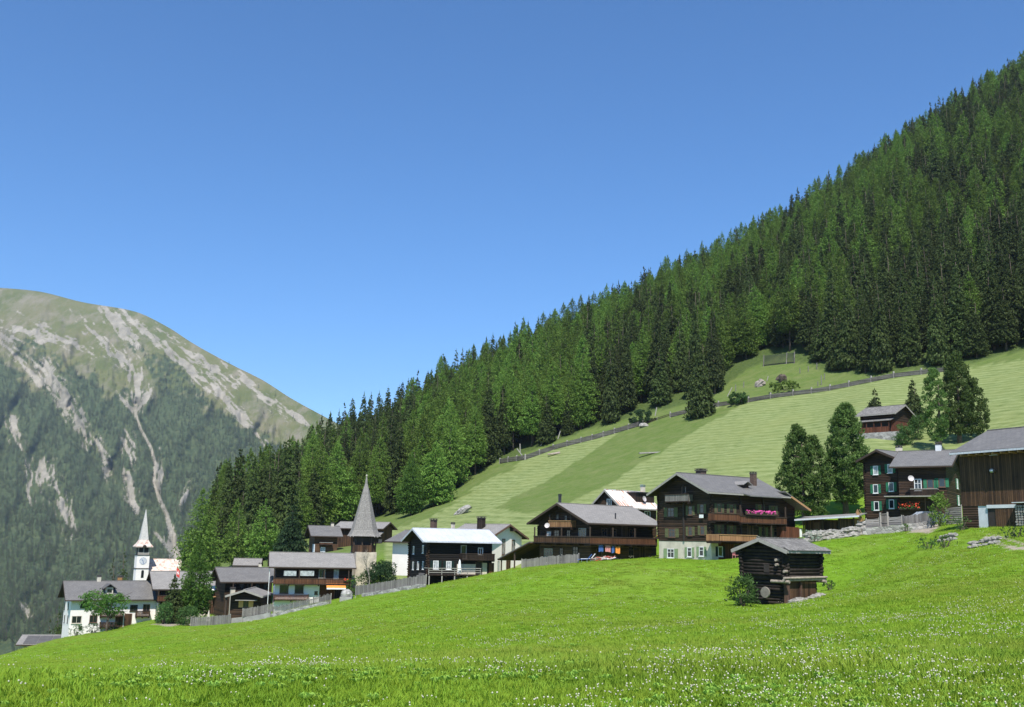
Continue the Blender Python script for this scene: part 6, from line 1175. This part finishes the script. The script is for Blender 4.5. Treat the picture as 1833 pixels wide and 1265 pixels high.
mb = MB(); fbox(mb, F, 'R', .5, F.L - .4, zb, zc - .15, -.16, -.12); mb.build('plank_base', M['planks_brown'], rt_); mb = MB(); fbox(mb, F, 'R', F.L * .42, F.L * .46, zb, zc - .1, -.1, .02); fbox(mb, F, 'R', F.L * .02, F.L * .10, zb, zc - .15, -.25, .02); mb.build('base_post', M['log_red'], rt_)
c = F.fp('L', *F.hit('L', *q(14, 1083, 745), .3), .25); c[2] = F.hit('L', *q(14, 1083, 745), .3)[1]; nrm_ = -F.a; tv = F.b
tag(MB().rings([[c + nrm_ * d_ + tv * r_ * math.cos(t) + np.array([0, 0, r_ * math.sin(t)]) for t in np.linspace(0, 6.28, 25)[:-1]] for d_, r_ in ((-.1, .40), (-.02, .43), (.06, .40), (.07, .06))]).build('round_stone', M['stone_shaded']), 'pale round stone disc leaning against the foot of the black log barn', 'stone disc')
mb = MB(); u, z = F.hit('L', *q(14, 1095, 500), .2); fbox(mb, F, 'L', u - .25, u + .25, z - .3, z + .3, .05, .15); mb.build('hatch', M['frame_dark'], rt_)
mb = MB(); [mb.tube(F.fp('L', *F.hit('L', *q(14, zx, zy), .2), .0), F.fp('L', *F.hit('L', *q(14, zx, zy), .2), .45), .12, .11, 8) for zx, zy in ((1212, 412), (1215, 462), (1298, 530))]; mb.build('log_ends', M['log_pale'], rt_)
g0 = F.p(F.L * .45, -.6, 0); mb = MB(); rr = random.Random(2)
for i in range(6): k = F.p(F.L * (.1 + .15 * i), -.45, 0); kz_ = float(gz(k[0], k[1])); ro_ = MB().blob((k[0], k[1], kz_ + .08), rr.uniform(.2, .42), i, 9, 5, .25, 1.2, 1, .6).build('rock', M['rock']); tag(ro_, 'grey rock against the reddish foot of the black log barn', 'rock', 'rocks at the barn foot')

# ------------------------------------------------------------------ fences, walls, stones
def run(pts, step):                # resample a world polyline on the ground
    out = []; 
    for a_, b_ in zip(pts[:-1], pts[1:]):
        n = max(1, int(np.linalg.norm((b_ - a_)[:2]) / step)); out += [a_ + (b_ - a_) * i / n for i in range(n)]
    out.append(pts[-1]); return [np.array([p_[0], p_[1], float(gz(p_[0], p_[1]))]) for p_ in out]
def plank_fence(pts, h, label, bmat='planks_grey', step=2.2, bw=.12, gap=.02, pmat='beam_grey', horiz=False, jag=.06, z0=0.0, name='plank_fence', ph=.1, group=None, pw=.1):
    ps = run(pts, step); c = ps[len(ps) // 2]; e = empty(name, c, label, 'fence', group); bd = MB(); rr = random.Random(int(c[0] * 10))
    for p_ in ps: MB().beam(p_ + (0, 0, -.4), p_ + (rr.uniform(-.03, .03), 0, h + ph + z0), pw, pw, (0, 1, 0)).build('post', M[pmat], e)
    for a_, b_ in zip(ps[:-1], ps[1:]):
        L_ = np.linalg.norm(b_ - a_); d_ = (b_ - a_) / L_; nrm = np.array([-d_[1], d_[0], 0]) * (pw * .5 + .02)
        if nrm[1] > 0: nrm = -nrm
        if horiz:
            k = int(h / bw)
            for i in range(k): z = z0 + .06 + bw * (i + .5); bd.beam(a_ + nrm + (0, 0, z + rr.uniform(-.015, .015)), b_ + nrm + (0, 0, z + rr.uniform(-.015, .015)), .025, bw - gap)
        else:
            t = 0
            for z in (.3, h - .25): bd.beam(a_ + nrm * .6 + (0, 0, z + z0), b_ + nrm * .6 + (0, 0, z + z0), .02, .08)
            while t < L_ - bw * .5: q0 = a_ + d_ * (t + bw / 2) + nrm; bd.beam(q0 + (0, 0, z0 + .02), q0 + (0, 0, z0 + h + rr.uniform(-jag, jag)), bw - gap, .022, (0, 1, 0)) if False else bd.hexa([q0 + v for v in ((-d_ * (bw - gap) / 2) + (0, 0, z0), (d_ * (bw - gap) / 2) + (0, 0, z0), (d_ * (bw - gap) / 2) + nrm * .2 + (0, 0, z0), (-d_ * (bw - gap) / 2) + nrm * .2 + (0, 0, z0))] + [q0 + (0, 0, hh_) + v for hh_ in (z0 + h + rr.uniform(-jag, jag),) for v in ((-d_ * (bw - gap) / 2), (d_ * (bw - gap) / 2), (d_ * (bw - gap) / 2) + nrm * .2, (-d_ * (bw - gap) / 2) + nrm * .2)]); t += bw
    bd.build('boards', M[bmat], e); return e
def gpts(l): return [gp(x, D) for x, D in l]
fp_ = [hitg(x, y + 4, 200) for x, y in FENCE[1:7]]; plank_fence(fp_, 1.35, 'long weathered board fence along the forest edge, left stretch', 'fence_dark', 3.2, .22, .03, 'beam_grey', True, pw=.38, ph=.35, name='slope_fence')
fp_ = [hitg(x, y + 4, 180) for x, y in FENCE[7:14]]; plank_fence(fp_, 1.3, 'long weathered board fence below the clearing, right stretch', 'fence_dark', 4.6, .22, .02, 'beam_grey', True, pw=.38, ph=.35, name='slope_fence')
plank_fence(gpts([(1150, 299), (1176, 300), (1200, 300)]), .9, 'gappy low stretch of slope fence between the two long stretches', 'planks_dark', 3.0, .35, .18, 'beam_grey', True, pw=.15, name='slope_fence')
plank_fence(gpts([(341, 152), (380, 152), (412, 150)]), 1.25, 'low grey plank fence left of the concrete wall', step=2.6)
plank_fence(gpts([(433, 150), (460, 150), (488, 149)]), 1.1, 'grey plank fence on top of the concrete garden wall', z0=.75, step=1.6)
plank_fence(gpts([(488, 149), (525, 147), (560, 145), (592, 143)]), 1.3, 'old picket fence climbing the meadow edge to the domed oven', step=2.2, bw=.16, gap=.06, jag=.16)
plank_fence(gpts([(636, 147), (650, 146), (705, 142), (762, 138)]), 1.25, 'grey plank fence above the rubble wall in front of the black log house', z0=.35, step=2.2)
plank_fence(gpts([(696, 156), (736, 154)]), 1.5, 'short picket fence at the foot of the bright white wall', bw=.16, gap=.07, jag=.12)
plank_fence(gpts([(934, 134.5), (970, 133.5), (1005, 132.5), (1036, 131.5)]), 1.1, 'brown-grey plank fence in front of the lean-to carport', 'planks_grey', step=2.4, bw=.16, gap=.02)
plank_fence(gpts([(1552, 115), (1574, 114.5)]), 1.3, 'pale board panel left of the garden gate', 'boards_grey', 1.6, .3, .02, 'beam_grey', True, z0=.4)
plank_fence(gpts([(1592, 114), (1615, 113)]), 1.3, 'pale board panel right of the garden gate', 'boards_grey', 1.8, .3, .02, 'beam_grey', True, z0=.4)
plank_fence(gpts([(1618, 114), (1650, 113), (1672, 112)]), 1.45, 'grey plank fence hiding the parked car', 'planks_grey', 1.9, .14, .01, z0=.2)
plank_fence(gpts([(1694, 111), (1722, 109)]), 1.9, 'taller grey board fence between the slim tree and the plank barn', 'boards_grey', 2, .25, .02, 'beam_grey', True)
plank_fence(gpts([(1536, 122), (1550, 120)]), 1.5, 'short plank fence between wood shed and gate', step=1.5)
def block_wall(pts, h, th, mat, label, name='stone_wall', z0=0.0, rough=.12):
    ps = run(pts, .7); mb = MB(); rr = random.Random(int(ps[0][0] * 7)); prev = None
    for i in range(len(ps)):
        d_ = unit((ps[min(i + 1, len(ps) - 1)] - ps[max(i - 1, 0)]) * (1, 1, 0)); n = np.array([-d_[1], d_[0], 0]) * th / 2; k = rr.uniform(-rough, rough)
        r_ = [ps[i] - n + (0, 0, -.8), ps[i] + n + (0, 0, -.8), ps[i] + n * (1 + k) + (0, 0, h + z0 + k), ps[i] - n * (1 - k) + (0, 0, h + z0 + k * .5)]
        if prev is None: prev = [r_]
        else: prev.append(r_)
    mb.rings(prev); return tag(mb.build(name, mat), label, 'wall')
block_wall(gpts([(413, 150.5), (450, 150), (484, 149)]), .72, .3, M['concrete'], 'grey concrete garden wall below the small cabin', 'concrete_wall', rough=.0)
block_wall(gpts([(484, 149.3), (530, 146.5), (588, 143)]), .35, .5, M['stone'], 'low stone wall under the old picket fence')
block_wall(gpts([(650, 145.7), (705, 141.7), (760, 137.7)]), .5, .5, M['stone'], 'low rubble wall under the plank fence by the bushes')
block_wall(gpts([(1545, 114.6), (1575, 113.8), (1615, 112.4), (1668, 111)]), .75, .6, M['stone'], 'rubble garden wall below the gate and the board fence')
def rockwall(px0, px1, D0, D1, n, rows, rmin, rmax, label, group, seed):
    rr = random.Random(seed)
    for i in range(n):
        t = (i + rr.uniform(.2, .8)) / n; k = rr.randrange(rows); p_ = gp(px0 + (px1 - px0) * t, D0 + (D1 - D0) * t + k * .35); r_ = rr.uniform(rmin, rmax)
        tag(MB().blob(p_ + (0, 0, r_ * .3 + k * rmax * 1.0), r_, seed * 50 + i, 9, 6, .22, rr.uniform(1, 1.5), 1, rr.uniform(.55, .8)).build('boulder', M['rock']), label, 'boulder', group)
rockwall(1437, 1530, 112, 113.5, 34, 2, .3, .58, 'pale boulder in the garden bank wall below the wood shed', 'boulders of the garden bank wall', 1)
rockwall(1528, 1560, 114, 116, 16, 3, .3, .5, 'pale boulder in the heap beside the leaning poles', 'boulders heaped by the leaning poles', 2)
rockwall(1682, 1712, 90, 89, 16, 2, .14, .28, 'small pale stone in the upper heap among weeds by the plank barn', 'stones of the upper heap', 3)
rockwall(1738, 1790, 81.5, 80.5, 26, 2, .14, .28, 'pale stone in the lower heap beside the farm track', 'stones of the lower heap', 4)
# the garden gate and the parked car
p0, p1 = gp(1577, 114.3), gp(1590, 114); e = empty('garden_gate', p0, 'tall weathered garden gate between two posts in the board fence', 'gate'); 
for p_ in (p0, p1): MB().beam(p_ + (0, 0, -.4), p_ + (0, 0, 2.3), .16, .16, (0, 1, 0)).build('post', M['beam_grey'], e)
mb = MB(); d_ = unit((p1 - p0) * (1, 1, 0)); L_ = np.linalg.norm(p1 - p0)
for i in range(6): a_ = p0 + d_ * (.1 + (L_ - .2) * (i + .5) / 6); mb.beam(a_ + (0, 0, .1), a_ + (0, 0, 2.0), .11, .03, (0, 1, 0))
for z in (.3, 1.2, 2.1): mb.beam(p0 + (0, -.06, z), p1 + (0, -.06, z), .04, .12)
mb.build('gate_leaf', M['planks_grey'], e)
cc = gp(1657, 117); th = math.radians(8); ca = np.array([math.cos(th), math.sin(th), 0]); cb_ = np.array([-math.sin(th), math.cos(th), 0]); cz_ = np.array([0, 0, 1.0]); e = empty('parked_car', cc, 'grey estate car parked behind the plank fence before the red flowers', 'car')
prof = [(-2.2, .35), (-2.25, .75), (-2.1, .95), (-1.2, 1.05), (-.55, 1.48), (1.4, 1.5), (2.05, 1.05), (2.2, .8), (2.2, .35)]
zoff = .35; body = [[cc + ca * x + cb_ * y + cz_ * (z + zoff) for x, z in prof] for y in (-.85, .85)]; mid_ = [[cc + ca * x * .99 + cb_ * y + cz_ * (z + zoff + (.03 if z > 1 else 0)) for x, z in prof] for y in (0,)]
MB().rings([body[0], mid_[0], body[1]]).build('body', M['carpaint'], e)
mb = MB(); gw = [(-1.08, 1.08), (-.55, 1.43), (1.35, 1.45), (1.85, 1.1)]; mb.rings([[cc + ca * x + cb_ * y + cz_ * (z + zoff) for x, z in gw] for y in (-.87, -.84)]); mb.build('side_window', M['glass'], e); mb = MB(); mb.hexa([cc + ca * x + cb_ * y + cz_ * (z + zoff) for x, y, z in ((-1.22, -.7, 1.07), (-1.22, .7, 1.07), (-1.15, .7, 1.07), (-1.15, -.7, 1.07), (-.62, -.62, 1.47), (-.62, .62, 1.47), (-.55, .62, 1.47), (-.55, -.62, 1.47))]); mb.build('windscreen', M['curtain'], e)
for x in (-1.35, 1.35):
    for y in (-.8, .8): c_ = cc + ca * x + cb_ * y + cz_ * (.33 + zoff); w_ = MB().tube(c_ - cb_ * .1, c_ + cb_ * .1, .33, .33, 14).build('wheel', M['tyre'], e); MB().tube(c_ - cb_ * .105, c_ + cb_ * .105, .2, .2, 10).build('rim', M['steel'], w_)
for y in (-.6, .6): MB().blob(cc + ca * -2.2 + cb_ * y + cz_ * (.75 + zoff), .13, 1, 8, 5, 0).build('headlight', M['white'], e)
# domed oven, junk heap, boulder, logs, wire panel
c = gp(620, 142.5); e = empty('domed_oven', c, 'small domed stone oven at the meadow edge under the orange awning', 'oven'); MB().blob(c + (0, 0, .75), .8, 3, 12, 7, .05, 1, .8, .95).build('dome', M['stone'], e); mb = MB(); mb.hexa([c + v for v in ((-.8, -.7, -.6), (.8, -.7, -.6), (.8, .7, -.6), (-.8, .7, -.6), (-.8, -.7, .5), (.8, -.7, .5), (.8, .7, .5), (-.8, .7, .5))]); mb.build('base', M['concrete'], e)
rr = random.Random(12); cols = ['pinkcloth', 'red', 'white', 'beam_light', 'planks_red', 'chim_white', 'beam_grey']
for i in range(34): p_ = gp(rr.uniform(1056, 1099), rr.uniform(130.5, 132.5)); m_ = MB(); a_ = rr.uniform(-.6, .6); ln_ = rr.uniform(.2, .6); m_.beam(p_ + (-ln_ * math.cos(a_), 0, rr.uniform(.05, .6)), p_ + (ln_ * math.cos(a_), rr.uniform(-.3, .3), rr.uniform(.1, .7)), .10, .05); tag(m_.build('scrap_board', M[cols[i % 7]]), 'loose board in the jumbled heap before the clothes line', 'board', 'boards of the jumbled heap')
def lounger(px, D, mk, label):
    p_ = gp(px, D); e = empty('garden_lounger', p_, label, 'lounger'); mb = MB(); mb.beam(p_ + (-.8, 0, .4), p_ + (.5, 0, .45), .55, .05); mb.build('seat', M[mk], e); mb = MB(); mb.beam(p_ + (.5, 0, .45), p_ + (1.0, 0, 1.05), .55, .05); mb.build('backrest', M[mk], e)
    for x in (-.7, .4):
        for y in (-.25, .25): MB().tube(p_ + (x, y, 0), p_ + (x, y, .42), .02, .02, 5).build('leg', M['steel'], e)
lounger(1045, 131, 'blue', 'dark blue lounger by the end of the brown-grey fence'); lounger(1051, 131.8, 'white', 'white folding lounger beside the jumbled heap')
p_ = hitg(833, 918, 200); bo_ = MB().blob(p_ + (0, 0, .7), 1.25, 7, 11, 7, .25, 1.8, 1.0, .6).build('boulder', M['rock']); bo_.rotation_euler = (0, -.55, 0); tag(bo_, 'large lone grey boulder in the mown slope above the white house', 'boulder')
p_ = hitg(992, 815, 200); mb = MB(); [mb.tube(p_ + (-1.8, k * .5, .25), p_ + (1.7, k * .5, .7 + k * .2), .22, .18, 6) for k in range(3)]; tag(mb.build('pale_logs', M['log_pale']), 'short stack of pale logs lying just below the left stretch of slope fence', 'logs')
p_ = hitg(1166, 813, 200); tag(MB().beam(p_ + (-3, 0, .2), p_ + (3, .3, .6), 1.0, .3).build('pale_plank', M['beam_grey']), 'pale plank lying in the strip of uncut grass', 'plank')
p_ = hitg(1153, 764, 200); tag(MB().blob(p_ + (0, 0, .4), 1.2, 9, 8, 5, .2, 1.3, 1, .6).build('boulder', M['rock']), 'flat boulder on the upper strip of uncut grass by the fence gap', 'boulder')
a_, b_ = hitg(1368, 655, 200), hitg(1423, 650, 200); e = empty('wire_mesh_panel', a_, 'tall wire mesh panel standing in the clearing at the forest edge', 'fence'); mb = MB(); n = 26
for i in range(n + 1): t = i / n; p_ = a_ + (b_ - a_) * t; mb.beam(p_ + (0, 0, .1), p_ + (0, 0, 3.3), .09, .09, (0, 1, 0))
for i in range(12): mb.beam(a_ + (0, 0, .1 + i * .29), b_ + (0, 0, .1 + i * .29), .08, .08)
mb.build('mesh', M['darkmetal'], e); [MB().beam(p_ + (-.3, 0, -.3), p_ + (.0, 0, 3.6), .22, .22, (0, 1, 0)).build('post', M['planks_grey'], e) for p_ in (a_, a_ + (b_ - a_) * .75, b_)]
for k, (zx, zy, L_, t_) in enumerate(((530, 740, 3.2, .5), (405, 790, 2.4, -.9), (840, 620, 1.6, .3), (598, 700, 2.0, .0), (660, 670, 1.8, .05), (1268, 650, 2.6, .0), (1290, 610, 1.8, .05), (1100, 560, 1.6, 0), (1165, 545, 1.7, 0), (1232, 530, 2.0, .02), (1348, 540, 1.8, 0), (1240, 660, 1.3, 0))):
    p_ = hitg(*q(16, zx, zy), 200); lean = 'leaning' if abs(t_) > .2 else 'upright'; tag(MB().beam(p_ + (0, 0, -.2), p_ + (L_ * math.sin(t_), 0, L_ * math.cos(t_)), .2, .2, (0, 1, 0)).build('fence_post', M['beam_grey'] if abs(t_) > .2 else M['planks_grey']), lean + ' weathered post standing loose in the clearing', 'post', 'loose ' + lean + ' posts of the clearing')
for k, (zx, zy, L_, t_) in enumerate(((590, 310, 3.2, .6), (690, 270, 2.6, .3), (758, 232, 2.4, .2), (500, 375, 3.4, -.7), (478, 345, 2.6, -.05), (1240, 140, 2.6, .2))):
    p_ = hitg(*q(15, zx, zy), 200); tag(MB().beam(p_ + (0, 0, -.2), p_ + (L_ * math.sin(t_), 0, L_ * math.cos(t_)), .26, .26, (0, 1, 0)).build('fence_post', M['beam_grey']), 'crooked pale post beyond the left stretch of slope fence', 'post', 'crooked posts beyond the slope fence')
for k, (zx, zy) in enumerate(((790, 660), (960, 625))): p_ = hitg(*q(16, zx, zy), 200); tag(MB().blob(p_ + (0, 0, .6), 1.5, 20 + k, 9, 6, .35, 1, 1, .9).build('tree_stump', M['bark_pale'] if k == 0 else M['bark']), ('pale' if k == 0 else 'dark') + ' gnarled root stump in the clearing', 'stump')

# ------------------------------------------------------------------ the air
def haze():
    m = bpy.data.materials.new('haze'); m.use_nodes = True; nt = m.node_tree; nt.nodes.clear(); o = nt.nodes.new('ShaderNodeOutputMaterial'); v = nt.nodes.new('ShaderNodeVolumePrincipled')
    v.inputs['Color'].default_value = (.75, .86, 1, 1); v.inputs['Density'].default_value = .00006; v.inputs['Anisotropy'].default_value = .3; nt.links.new(v.outputs[0], o.inputs['Volume'])
    mb = MB(); x0, x1, y0, y1, z0, z1 = -3200, 2200, -260, 6500, -231, float(VmA[..., 2].max()) + 40
    mb.hexa([(x0, y0, z0), (x1, y0, z0), (x1, y1, z0), (x0, y1, z0), (x0, y0, z1), (x1, y0, z1), (x1, y1, z1), (x0, y1, z1)]); o = mb.build('haze', m); tag(o, None, None, None, 'stuff')
haze()
